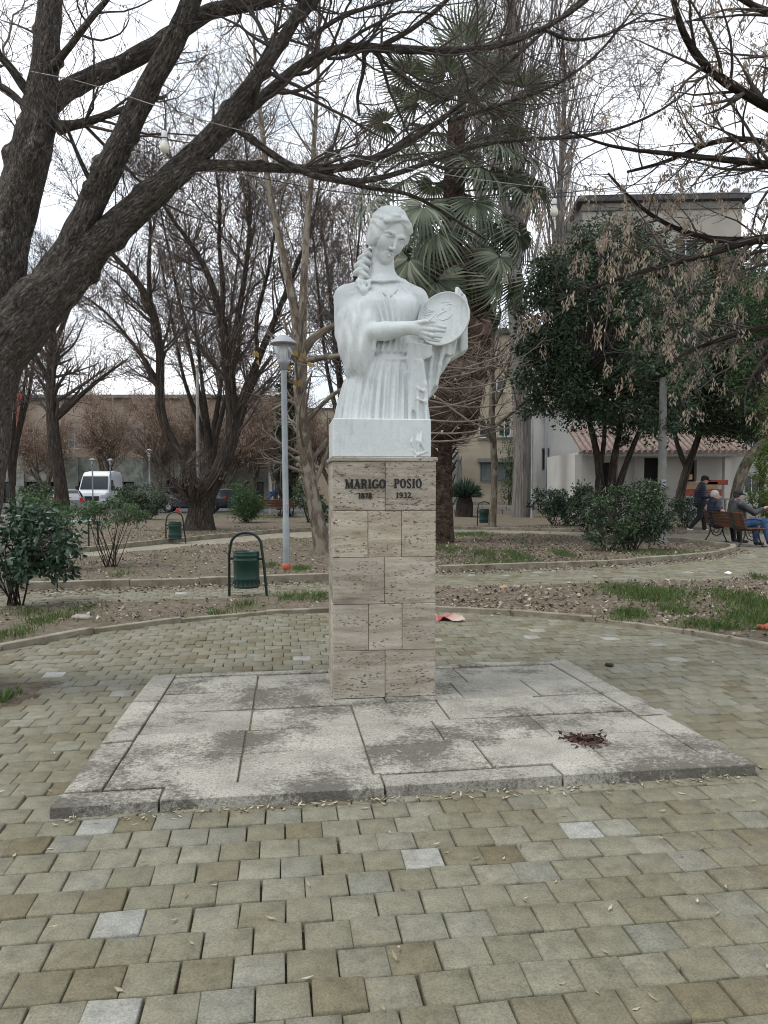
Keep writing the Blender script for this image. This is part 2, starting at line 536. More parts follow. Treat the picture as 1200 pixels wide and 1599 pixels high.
        if ridge:
            c = t.mix(0.7, c, t.ramp(crk, [(0.0, 0.42), (1.0, 1.10)]), 'MULTIPLY')
            f = t.math('ADD', f, crk)
        if patch:
            g = t.noise(t.attr('bark', out='Vector'), 3.0, 4, 0.5)
            c = t.mix(t.ramp(g, [(0.50, 0.0), (0.56, 0.8)]), c, patch)
        t.color(c); t.bump(t.math('ADD', f, t.math('MULTIPLY', f2, 0.5)), bs, dist)
        return t.m
    MAT['bark'] = bark('maple_bark', (0.080, 0.070, 0.061), (0.185, 0.165, 0.143), (0.32, 0.29, 0.255), 22, 20.0, 1.0, dist=0.035, ridge=True)
    MAT['bark_far'] = bark('brown_bark', (0.032, 0.026, 0.021), (0.085, 0.069, 0.056), (0.155, 0.13, 0.108), 9, 2.4, ridge=True)
    MAT['bark_plane'] = bark('plane_bark', (0.07, 0.055, 0.04), (0.14, 0.115, 0.088), (0.22, 0.19, 0.15), 5, 3, 0.4, (0.27, 0.24, 0.19))
    MAT['bark_grey'] = bark('poplar_bark', (0.075, 0.066, 0.058), (0.175, 0.16, 0.145), (0.29, 0.27, 0.25), 9, 0.9)
    MAT['bark_palm'] = bark('palm_bark', (0.018, 0.011, 0.008), (0.06, 0.040, 0.030), (0.12, 0.09, 0.07), 3, 12, 1.0)
    MAT['twig'] = simple('twig_bark', (0.085, 0.070, 0.061), 0.9, var=0.3, scale=3)
    MAT['twig_pale'] = simple('pale_twig_bark', (0.17, 0.145, 0.12), 0.9, var=0.3, scale=3)
    MAT['twig_grey'] = simple('grey_twig_bark', (0.235, 0.215, 0.20), 0.9, var=0.25, scale=1)
    MAT['twig_brown'] = simple('brown_twig_bark', (0.19, 0.135, 0.10), 0.9, var=0.3, scale=1)
    # leaves
    MAT['samara'] = leafmat('samara_tan', [(0, (0.19, 0.145, 0.105)), (0.5, (0.35, 0.285, 0.215)), (1, (0.50, 0.425, 0.34))], 0.8, 0.25)
    MAT['seed'] = leafmat('seed_brown', [(0, (0.09, 0.064, 0.048)), (0.6, (0.19, 0.135, 0.10)), (1, (0.33, 0.245, 0.185))], 0.8, 0.2)
    MAT['dead_leaf'] = leafmat('dead_leaf', [(0, (0.28, 0.20, 0.15)), (0.4, (0.43, 0.315, 0.24)), (0.8, (0.55, 0.44, 0.35)), (1, (0.62, 0.54, 0.45))], 0.8, 0.45)
    MAT['litter'] = leafmat('leaf_litter', [(0, (0.06, 0.044, 0.032)), (0.4, (0.14, 0.104, 0.076)), (0.75, (0.24, 0.185, 0.14)), (0.95, (0.36, 0.30, 0.24)), (1, (0.46, 0.40, 0.33))], 0.85, 0.05)
    MAT['fallen'] = leafmat('fallen_samara', [(0, (0.14, 0.10, 0.06)), (0.5, (0.30, 0.25, 0.17)), (1, (0.52, 0.46, 0.34))], 0.8, 0.05)
    MAT['evergreen'] = leafmat('evergreen_leaf', [(0, (0.018, 0.034, 0.016)), (0.5, (0.040, 0.072, 0.030)), (0.85, (0.072, 0.115, 0.046)), (1, (0.12, 0.17, 0.07))], 0.42, 0.12, 0.5)
    MAT['laurel'] = leafmat('laurel_leaf', [(0, (0.016, 0.036, 0.020)), (0.5, (0.032, 0.068, 0.035)), (0.9, (0.058, 0.105, 0.052)), (1, (0.10, 0.16, 0.075))], 0.36, 0.1, 0.5)
    MAT['fresh'] = leafmat('fresh_leaf', [(0, (0.030, 0.065, 0.022)), (0.5, (0.060, 0.118, 0.042)), (1, (0.125, 0.19, 0.07))], 0.5, 0.2)
    MAT['lime'] = leafmat('lime_leaf', [(0, (0.055, 0.095, 0.020)), (0.5, (0.115, 0.175, 0.042)), (1, (0.21, 0.26, 0.08))], 0.5, 0.25)
    MAT['blade'] = leafmat('grey_green_blade', [(0, (0.026, 0.055, 0.035)), (0.5, (0.062, 0.105, 0.072)), (1, (0.15, 0.20, 0.15))], 0.5, 0.15)
    MAT['cypress'] = leafmat('cypress_leaf', [(0, (0.012, 0.02, 0.01)), (0.6, (0.026, 0.042, 0.02)), (1, (0.055, 0.075, 0.035))], 0.6, 0.1)
    MAT['palm'] = leafmat('palm_frond', [(0, (0.055, 0.075, 0.045)), (0.5, (0.115, 0.145, 0.092)), (0.85, (0.20, 0.225, 0.155)), (1, (0.32, 0.33, 0.245))], 0.5, 0.15, 0.4)
    MAT['palm_dead'] = leafmat('dead_palm_frond', [(0, (0.045, 0.027, 0.019)), (0.5, (0.115, 0.073, 0.052)), (0.9, (0.20, 0.14, 0.10)), (1, (0.30, 0.235, 0.175))], 0.85, 0.1)
    MAT['grass'] = leafmat('grass_blade', [(0, (0.038, 0.075, 0.018)), (0.5, (0.085, 0.148, 0.036)), (0.85, (0.145, 0.205, 0.062)), (1, (0.27, 0.25, 0.13))], 0.5, 0.25)
    # hard goods
    MAT['bin_green'] = simple('bin_green_paint', (0.007, 0.038, 0.028), 0.42, var=0.25, scale=5)
    MAT['frame_green'] = simple('dark_green_paint', (0.006, 0.020, 0.017), 0.4, var=0.2)
    MAT['galv'] = simple('galvanised_steel', (0.27, 0.295, 0.30), 0.5, 0.35, var=0.15, scale=4)
    MAT['grey_metal'] = simple('grey_painted_metal', (0.30, 0.32, 0.34), 0.45, var=0.1)
    MAT['dark_metal'] = simple('dark_iron', (0.018, 0.018, 0.019), 0.5, var=0.3)
    MAT['concrete'] = simple('pole_concrete', (0.19, 0.19, 0.175), 0.85, var=0.2, bump=0.2)
    MAT['orange_foot'] = simple('faded_orange_paint', (0.44, 0.115, 0.062), 0.7, var=0.25, scale=12)
    t = NT('lantern_glass', 0.12, 0.5); t.color((0.86, 0.88, 0.88)); t.b.inputs['Transmission Weight'].default_value = 0.9; t.b.inputs['IOR'].default_value = 1.05
    MAT['clear'] = t.m
    MAT['opal'] = simple('opal_diffuser', (0.85, 0.85, 0.83), 0.4, var=0.05)
    MAT['bulb'] = simple('bulb_plastic', (0.70, 0.69, 0.58), 0.3, var=0.06)
    MAT['white_plastic'] = simple('white_plastic', (0.72, 0.73, 0.73), 0.4, var=0.05)
    MAT['cord'] = simple('black_cord', (0.02, 0.02, 0.022), 0.6)
    MAT['pale_cord'] = simple('pale_cord', (0.34, 0.33, 0.31), 0.7)
    MAT['bench_wood'] = simple('bench_wood', (0.115, 0.048, 0.027), 0.5, var=0.3, scale=9)
    MAT['beige_wall'] = simple('beige_render', (0.42, 0.365, 0.275), 0.9, var=0.16, scale=0.8, bump=0.2)
    MAT['pale_wall'] = simple('greyish_beige_render', (0.40, 0.375, 0.325), 0.9, var=0.16, scale=0.6)
    MAT['white_wall'] = simple('whitewash', (0.50, 0.49, 0.455), 0.9, var=0.10, scale=0.9)
    MAT['grey_wall'] = simple('grey_render', (0.40, 0.395, 0.37), 0.9, var=0.14, scale=0.8)
    MAT['roof_edge'] = simple('dark_roof_edge', (0.075, 0.072, 0.072), 0.8)
    MAT['tile'] = simple('terracotta_tile', (0.205, 0.152, 0.13), 0.85, var=0.4, scale=5)
    t = NT('green_grey_cladding', 0.85, 0.25)
    wp = t.n('ShaderNodeNewGeometry').outputs['Position']
    vv = t.n('ShaderNodeTexVoronoi', {'Vector': wp, 'Scale': 3.2}).outputs['Color']
    hs = t.ramp(vv, [(0.1, (0.20, 0.225, 0.20)), (0.9, (0.36, 0.385, 0.345))])
    t.color(t.mix(0.6, hs, t.ramp(t.noise(wp, 1.2, 4), [(0.3, 0.75), (0.7, 1.15)]), 'MULTIPLY'))
    MAT['cladding'] = t.m
    t = NT('brown_brick_wall', 0.9, 0.2)
    wp = t.n('ShaderNodeMapping', {'Vector': t.n('ShaderNodeNewGeometry').outputs['Position'], 'Rotation': (R(90), 0, 0)}).outputs['Vector']
    bt = t.n('ShaderNodeTexBrick', {'Vector': wp, 'Scale': 1.0, 'Color1': (0.50, 0.40, 0.31, 1), 'Color2': (0.56, 0.46, 0.37, 1), 'Mortar': (0.29, 0.25, 0.21, 1), 'Mortar Size': 0.012, 'Brick Width': 0.25, 'Row Height': 0.08}).outputs['Color']
    t.color(bt)
    MAT['brick'] = t.m
    t = NT('dark_glass', 0.12, 0.5); t.color((0.035, 0.04, 0.045)); MAT['glass'] = t.m
    t = NT('pale_glass', 0.2, 0.5); t.color((0.30, 0.34, 0.37)); MAT['pale_glass'] = t.m
    MAT['dark_hole'] = simple('dark_interior', (0.022, 0.022, 0.022), 0.9)
    MAT['window_white'] = simple('white_window_frame', (0.66, 0.67, 0.68), 0.5, var=0.05)
    MAT['green_grate'] = simple('green_grate', (0.16, 0.20, 0.16), 0.7)
    MAT['banner'] = simple('red_banner_cloth', (0.42, 0.045, 0.038), 0.8, var=0.15, scale=2)
    MAT['van_white'] = simple('white_van_paint', (0.74, 0.76, 0.79), 0.3, spec=0.5, var=0.03)
    MAT['silver'] = simple('silver_car_paint', (0.32, 0.33, 0.35), 0.3, 0.5, var=0.05)
    MAT['navy_paint'] = simple('dark_car_paint', (0.020, 0.026, 0.038), 0.25, spec=0.5, var=0.1)
    MAT['tyre'] = simple('tyre_rubber', (0.018, 0.018, 0.018), 0.85)
    MAT['rim'] = simple('alloy_rim', (0.36, 0.36, 0.37), 0.4, 0.6)
    MAT['red_light'] = simple('red_lamp_lens', (0.50, 0.03, 0.022), 0.25, spec=0.5, var=0.05)
    MAT['head_light'] = simple('headlight_lens', (0.6, 0.62, 0.63), 0.15, spec=0.5, var=0.05)
    MAT['red_plastic'] = simple('red_plastic', (0.38, 0.055, 0.04), 0.4, var=0.1)
    MAT['blue_plastic'] = simple('blue_plastic', (0.025, 0.10, 0.34), 0.4, var=0.1)
    MAT['green_board'] = simple('pale_green_board', (0.20, 0.29, 0.24), 0.6, var=0.1)
    MAT['skin'] = simple('skin', (0.46, 0.27, 0.20), 0.55, var=0.1)
    MAT['grey_hair'] = simple('grey_hair', (0.46, 0.44, 0.42), 0.8, var=0.2, scale=40)
    MAT['dark_hair'] = simple('dark_hair', (0.03, 0.025, 0.02), 0.8, var=0.2, scale=40)
    MAT['navy_cloth'] = simple('navy_quilted_cloth', (0.014, 0.018, 0.035), 0.5, var=0.25, scale=10)
    MAT['black_cloth'] = simple('black_cloth', (0.012, 0.012, 0.014), 0.8, var=0.25, scale=10)
    MAT['leather'] = simple('dark_leather', (0.036, 0.037, 0.039), 0.42, var=0.3, scale=14)
    MAT['denim'] = simple('blue_denim', (0.045, 0.10, 0.22), 0.85, var=0.25, scale=14)
    MAT['shoe_white'] = simple('white_shoe', (0.70, 0.70, 0.69), 0.6, var=0.06)
    MAT['shoe_dark'] = simple('dark_shoe', (0.02, 0.018, 0.017), 0.5)
    MAT['petal'] = leafmat('dried_petal', [(0, (0.035, 0.020, 0.016)), (0.6, (0.080, 0.034, 0.027)), (1, (0.13, 0.07, 0.055))], 0.8, 0.05)
    MAT['pink_wrap'] = leafmat('pink_wrapping', [(0, (0.36, 0.06, 0.06)), (0.3, (0.42, 0.20, 0.18)), (0.5, (0.46, 0.33, 0.28)), (1, (0.46, 0.38, 0.32))], 0.6, 0.05)
    MAT['cardboard'] = simple('cardboard', (0.34, 0.235, 0.145), 0.85, var=0.15)
    MAT['red_board'] = simple('red_board', (0.26, 0.06, 0.04), 0.7, var=0.2)
    MAT['stone'] = simple('grey_stone', (0.30, 0.27, 0.23), 0.9, var=0.3, scale=20, bump=0.3)
    MAT['brick_red'] = simple('red_clay_brick', (0.36, 0.085, 0.048), 0.85, var=0.25, scale=20)
    MAT['fence_wood'] = simple('weathered_wood', (0.21, 0.175, 0.14), 0.9, var=0.3, scale=8)
    MAT['statue_dark'] = simple('dark_stain', (0.2, 0.2, 0.19), 0.9)
make_mats()
# ------------------------------------------------------------------ ground plan
ROT = R(7.6)
PLAZA_C, PLAZA_R = np.array((0.05, 5.13)), 3.87
N1X, N1Y = [-14, -4.4, -2.6, -0.7, 0.7, 3.9, 5.3, 6.1, 14], [7.6, 9.37, 9.84, 10.23, 10.75, 11.6, 11.85, 12.2, 14.5]
F1X, F1Y = [-14, -4.6, -2.6, -0.8, 0.4, 0.9, 4.1, 6.4, 7.4, 8.15, 8.3, 14], [9.0, 10.8, 11.25, 11.75, 12.35, 13.0, 13.95, 15.4, 16.4, 17.5, 23.0, 23.0]
N2X, N2Y = [-14, -9, -6.2, -4.5, -2.76, 0, 1.7, 5, 7.3, 8.15, 14], [5, 11.1, 15.4, 18.0, 20.7, 22.6, 23.0, 22.0, 20.4, 18.2, 18.0]
F2X, F2Y = [-14, -9, -6.6, -5.0, -3.1, 0, 1.7, 6.2, 10, 16], [6.5, 12.8, 16.5, 20.0, 23.4, 25.4, 25.3, 23.6, 23.0, 22.6]
def in_plaza(x, y):
    a = (x - PLAZA_C[0])**2 + (y - PLAZA_C[1])**2 < PLAZA_R**2
    return a | ((y < 5.2) & (np.abs(x) < PLAZA_R + 0.3))
def in_path1(x, y): return (y > np.interp(x, N1X, N1Y)) & (y < np.interp(x, F1X, F1Y))
def in_path2(x, y): return (y > np.interp(x, N2X, N2Y)) & (y < np.interp(x, F2X, F2Y))
PIT = (-3.75, 5.5)
def in_pit(x, y): return ((x > -4.6) & (x < -2.42 - 0.25*(5.75-y)) & (y > 5.08) & (y < 5.76))
def paved(x, y): return (in_plaza(x, y) & ~in_pit(x, y)) | in_path1(x, y) | in_path2(x, y)
def soil_z(x, y):
    z = 0.03 + 0.03 * vnoise(x*0.9, y*0.9, 0*x) + 0.016 * vnoise(x*4, y*4, 0*x+3)
    far = np.clip((y - 37) / 2.0, 0, 1)
    return z * (1 - far) - 0.26 * far

def build_ground():
    xs = np.concatenate([-np.geomspace(14, 420, 26)[::-1], np.arange(-13.8, 13.9, 0.14), np.geomspace(14, 420, 26)])
    ys = np.concatenate([np.array([-120, -40, -12, -4, -1, 0.5]), np.arange(1.0, 28, 0.13), np.geomspace(28.2, 600, 70)])
    X, Y = np.meshgrid(xs, ys, indexing='ij')
    Z = soil_z(X, Y)
    Z = np.where(paved(X, Y), -0.034, Z)
    nx, ny = X.shape
    V = np.stack([X, Y, Z], -1).reshape(-1, 3)
    i, j = np.meshgrid(np.arange(nx-1), np.arange(ny-1), indexing='ij')
    a = (i*ny + j).ravel()
    F = np.stack([a, a+ny, a+ny+1, a+1], 1)
    o = link('ground', mesh_np('ground', V, F, True), MAT['soil'])
    tag(o, 'bare brown soil of the park beds', 'ground', kind='structure')
build_ground()

# ------------------------------------------------------------------ paving stones
PW, PL, GAP = 0.162, 0.157, 0.0055
def paver_template(w, l, h=0.05, b=0.0045):
    x, y = w/2 - GAP/2, l/2 - GAP/2
    v = [(-x,-y,-h),(x,-y,-h),(x,y,-h),(-x,y,-h),(-x,-y,-b),(x,-y,-b),(x,y,-b),(-x,y,-b),(-x+b,-y+b,0),(x-b,-y+b,0),(x-b,y-b,0),(-x+b,y-b,0)]
    f = [(8,9,10,11)]
    for k in range(4):
        m = (k+1) % 4
        f += [(k, m, 4+m, 4+k), (4+k, 4+m, 8+m, 8+k)]
    return np.array(v, float), np.array(f)
def paver_cells(test, x0, x1, y0, y1, rot, jit=0.004):
    c, s = math.cos(rot), math.sin(rot)
    out = []
    for r in range(int((y0 - 8) / PL), int((y1 + 8) / PL)):
        off = (0.5 if r % 2 else 0.0) * PW + rng.normal(0, 0.012)
        u = (np.arange(int((x0-4)/PW), int((x1+4)/PW))) * PW + off
        v = np.full(len(u), r * PL)
        X, Y = u*c - v*s, u*s + v*c
        ok = (X > x0) & (X < x1) & (Y > y0) & (Y < y1)
        ok[ok] = test(X[ok], Y[ok])
        X, Y = X[ok], Y[ok]
        out.append(np.stack([X + rng.normal(0, jit*0.5, len(X)), Y + rng.normal(0, jit*0.5, len(X))], 1))
    return np.concatenate(out)
def tone(n): return np.clip(0.9*rng.beta(2.3, 2.3, n) + np.where(rng.random(n) < 0.035, 0.4, 0) - np.where(rng.random(n) < 0.06, 0.4, 0), 0.0, 1.0)

PV, PF = paver_template(PW, PL)
def stone_pose(n):
    tilt = rng.normal(0, 0.012, (n, 2)); yaw = rng.normal(0, 0.011, n); dz = rng.normal(0, 0.0028, n) - 0.001
    return tilt, yaw, dz
def joined_pavers(name, C, rot, parent, zoff=0.0):
    n = len(C)
    tilt, yaw, dz = stone_pose(n)
    a = rot + yaw
    x, y, z = PV[:, 0], PV[:, 1], PV[:, 2]
    X = C[:, :1] + np.cos(a)[:, None]*x - np.sin(a)[:, None]*y
    Y = C[:, 1:] + np.sin(a)[:, None]*x + np.cos(a)[:, None]*y
    Z = z + dz[:, None] + tilt[:, :1]*x + tilt[:, 1:]*y + zoff
    V = np.stack([X, Y, Z], -1).reshape(-1, 3)
    F = (PF[None] + (np.arange(n) * len(PV))[:, None, None]).reshape(-1, 4)
    me = mesh_np(name, V, F, False, {'rnd': np.repeat(tone(n), len(PV))})
    o = link(name, me, MAT['paver'], parent)
    o['kind'] = 'stuff'
    return o

# the platform's corners on the ground (measured, slightly out of square)
BASE = [G(px, py, 0.055)[:2] for px, py in ((80, 1260), (1176, 1192), (885, 1030), (239, 1055))]
def in_base(x, y, m=0.0):
    ok = np.ones(np.shape(x), bool)
    for i in range(4):
        a, b = BASE[i], BASE[(i+1) % 4]
        e = (b - a) / np.linalg.norm(b - a)
        ok &= (e[0] * (y - a[1]) - e[1] * (x - a[0])) > m
    return ok

def build_paving():
    root = empty('plaza_paving'); tag(root, 'round plaza paved with mossy square concrete stones', 'paving', kind='structure')
    C = paver_cells(lambda x, y: in_plaza(x, y) & ~in_pit(x, y) & ~in_base(x, y, 0.10), -4.2, 4.2, 1.6, 9.1, ROT)
    d = np.hypot(C[:, 0], C[:, 1])
    vis = (np.abs(C[:, 0]) < 0.52 * C[:, 1]) & (C[:, 1] > 2.12)
    order = np.argsort(np.where(vis, d, 1e3 + d))
    near, rest = C[order[:300]], C[order[300:]]
    me = mesh_np('paver', PV, PF)
    me.materials.append(MAT['paver'])
    def single(cells, root, rot):
        tl, yw, dz = stone_pose(300); tn = tone(300)
        for i, (x, y) in enumerate(cells):
            o = bpy.data.objects.new('paver', me); COL.objects.link(o)
            o.parent = root; o.location = (x, y, dz[i]); o.rotation_euler = (tl[i, 1], -tl[i, 0], rot + yw[i])
            o['rnd'] = float(tn[i])
    single(near, root, ROT)
    joined_pavers('farther_pavers', rest, ROT, root)
    # cross path
    root = empty('cross_path'); tag(root, 'paved path crossing behind the plaza', 'path', kind='structure')
    C = paver_cells(lambda x, y: in_path1(x, y) & (y < 18.2), -7.5, 10.0, 7.0, 18.2, R(11))
    d = np.hypot(C[:, 0], C[:, 1])
    hid = np.abs(C[:, 0] - 0.0) < 0.075 * C[:, 1]            # behind the pedestal
    order = np.argsort(np.where((np.abs(C[:, 0]) < 0.5 * C[:, 1]) & ~hid, d, 1e3 + d))
    single(C[order[:300]], root, R(11))
    joined_pavers('path_pavers', C[order[300:]], R(11), root)
    # farther path as a sheet
    xs = np.linspace(-13.5, 15.5, 90)
    V, F = [], []
    for i, x in enumerate(xs):
        lo, hi = np.interp(x, N2X, N2Y), np.interp(x, F2X, F2Y)
        if x > 8.1: lo = max(18.2, np.interp(x, N1X, N1Y))
        V += [(x, lo, 0.004), (x, hi, 0.004)]
        if i: F.append((2*i-2, 2*i, 2*i+1, 2*i-1))
    o = link('far_path', mesh_np('far_path', V, F), MAT['far_paving'])
    tag(o, 'pale paved path winding past the bench', 'path', kind='structure')
    V = [(-90, 40.5, -0.25), (14, 40.5, -0.25), (14, 58.5, -0.25), (-90, 58.5, -0.25)]
    o = link('road', mesh_np('road', V, [(0, 1, 2, 3)]), MAT['asphalt']); tag(o, 'asphalt road behind the park', 'road', kind='structure')
build_paving()

# ------------------------------------------------------------------ kerbs
def kerb(name, label, pts, w, top, ln=0.95, base=-0.08):
    root = empty(name); tag(root, label, 'kerb', kind='structure')
    P = np.array(pts, float)
    seg = np.r_[0, np.cumsum(np.linalg.norm(np.diff(P, axis=0), axis=1))]
    n = max(1, int(round(seg[-1] / ln)))
    for i in range(n):
        s0, s1 = seg[-1]*i/n, seg[-1]*(i+1)/n
        a = np.array([np.interp(s0, seg, P[:, k]) for k in (0, 1)]); b = np.array([np.interp(s1, seg, P[:, k]) for k in (0, 1)])
        L = np.linalg.norm(b-a); ang = math.atan2(b[1]-a[1], b[0]-a[0]) + rng.normal(0, 0.008)
        m = MB().box((-L/2+0.006, -w/2, base), (L/2-0.006, w/2, top + rng.normal(0, 0.005)))
        m.build('kerb_stone', MAT['kerb'], root, (*((a+b)/2), 0), (rng.normal(0, 0.015), rng.normal(0, 0.006), ang), 0.007)
ang = np.linspace(R(-2), R(182), 60)
kerb('plaza_kerb', 'low concrete kerb ringing the round plaza', [(PLAZA_C[0]+(PLAZA_R+0.05)*math.cos(a), PLAZA_C[1]+(PLAZA_R+0.05)*math.sin(a)) for a in ang], 0.085, 0.045, 0.98)
xs = np.linspace(-7.5, 0.75, 40)
kerb('path_kerb', 'raised kerb on the far side of the cross path', [(x, np.interp(x, F1X, F1Y)+0.06) for x in xs], 0.11, 0.115, 1.0)
xs = list(np.linspace(0.95, 8.0, 40))
kerb('bed_kerb', 'kerb rounding the planted bed in front of the bench', [(x, np.interp(x, F1X, F1Y)+0.06) for x in xs] + [(8.13, 17.6), (8.1, 18.2), (7.9, 18.8), (7.3, 20.3), (6.2, 21.2)], 0.12, 0.10, 1.0)
xs = np.linspace(-8.6, -0.2, 40)
kerb('diagonal_path_kerb', 'kerb along the diagonal path under the big forked tree', [(x, np.interp(x, F2X, F2Y)+0.06) for x in xs], 0.11, 0.12, 1.0)
xs = np.linspace(0, 15, 40)
kerb('far_path_kerb', 'thin far kerb behind the bench path', [(x, np.interp(x, F2X, F2Y)+0.06) for x in xs], 0.11, 0.10, 1.0)

# ------------------------------------------------------------------ stone platform
def quadpt(u, v):
    a, b, c, d = BASE
    return (1-u)*(1-v)*a + u*(1-v)*b + u*v*c + (1-u)*v*d
def slab_mesh(u0, u1, v0, v1, z0, z1, gap=0.011):
    ps = [quadpt(u0, v0), quadpt(u1, v0), quadpt(u1, v1), quadpt(u0, v1)]
    c = sum(ps) / 4
    out = []
    for p in ps:
        e = c - p; e = np.sign(e) * 1.0
        out.append(p + e * gap * 0.5 * np.array((0.9, 1.6)))
    bm = bmesh.new()
    nu, nv = 8, 4
    # finely cut top with chipped, uneven edge
    lo = [bm.verts.new((*(p - c), z0)) for p in out]
    dz = rng.normal(0, 0.0028, 4)
    hi = [bm.verts.new((*(p - c), z1 + dz[i])) for i, p in enumerate(out)]
    bm.faces.new(hi); bm.faces.new(lo[::-1])
    for k in range(4):
        m = (k+1) % 4
        bm.faces.new((lo[k], lo[m], hi[m], hi[k]))
    bmesh.ops.bevel(bm, geom=list(bm.edges), offset=0.004, segments=1, affect='EDGES')
    me = bpy.data.meshes.new('slab'); bm.to_mesh(me); bm.free()
    return me, (c[0], c[1], 0)
def build_platform():
    root = empty('stone_platform'); tag(root, 'low weathered travertine platform of rectangular slabs under the pedestal', 'platform')
    H = 0.055
    bu, bv = 0.052, 0.065
    core = MB()
    ps = [quadpt(*p) for p in ((0.012, 0.016), (0.988, 0.016), (0.988, 0.984), (0.012, 0.984))]
    core.add([(*p, -0.05) for p in ps] + [(*p, H-0.012) for p in ps], [(4,5,6,7),(0,1,5,4),(1,2,6,5),(2,3,7,6),(3,0,4,7)])
    core.build('bed', MAT['soil'], root)
    def S(u0, u1, v0, v1, z=H, nm='slab'):
        me, loc = slab_mesh(u0, u1, v0, v1, -0.02, z + rng.normal(0, 0.002))
        link(nm, me, MAT['slab'], root, loc)
    fr = [-0.004, 0.135, 0.44, 0.70, 1.004]
    for a, b in zip(fr[:-1], fr[1:]): S(a, b, -0.004, bv, H, 'edging_slab')
    for a, b in zip([bv, 0.36, 0.70], [0.36, 0.70, 1.004]):
        S(0, bu, a, b, H+0.003, 'edging_slab'); S(1-bu, 1, a, b, H+0.002, 'edging_slab')
    for a, b in zip([bu, 0.4, 0.72], [0.4, 0.72, 1-bu]): S(a, b, 1-0.045, 1, H+0.001, 'edging_slab')
    rows = [bv, 0.24, 0.41, 0.585, 0.77, 1-0.045]
    cols = [[bu, 0.235, 0.43, 0.61, 0.79, 1-bu], [bu, 0.235, 0.43, 0.565, 0.75, 1-bu], [bu, 0.24, 0.43, 0.60, 0.80, 1-bu], [bu, 0.24, 0.50, 0.66, 0.82, 1-bu], [bu, 0.24, 0.47, 0.70, 1-bu]]
    for r in range(5):
        for a, b in zip(cols[r][:-1], cols[r][1:]): S(a, b, rows[r], rows[r+1], H - 0.002)
build_platform()

# ------------------------------------------------------------------ pedestal with lettering
PED_W, PED_D, PED_ROT, PED_Z = 0.696, 0.60, R(6.8), 0.056
fc = G(601, 1089.5, PED_Z)[:2]
PED_C = fc + np.array((-math.sin(PED_ROT), math.cos(PED_ROT))) * PED_D / 2
PED_H = 1.590
def stroke(pts, thick=0.22, thin=0.10, w=None):
    if w is not None: w = w*1.15
    P = np.array(pts, float)
    T = np.gradient(P, axis=0); T /= np.linalg.norm(T, axis=1)[:, None] + 1e-9
    Nn = np.stack([-T[:, 1], T[:, 0]], 1)
    ww = (thin + (thick - thin) * np.abs(T[:, 1])**1.3) if w is None else np.full(len(P), w)
    L, Rr = P + Nn * ww[:, None]/2, P - Nn * ww[:, None]/2
    return L, Rr
def arc(cx, cy, rx, ry, a0, a1, n=16):
    return [(cx + rx*math.cos(R(a0+(a1-a0)*i/n)), cy + ry*math.sin(R(a0+(a1-a0)*i/n))) for i in range(n+1)]
def ser(x, y, w=0.30): return ([(x-w/2, y), (x+w/2, y)], 0.075)
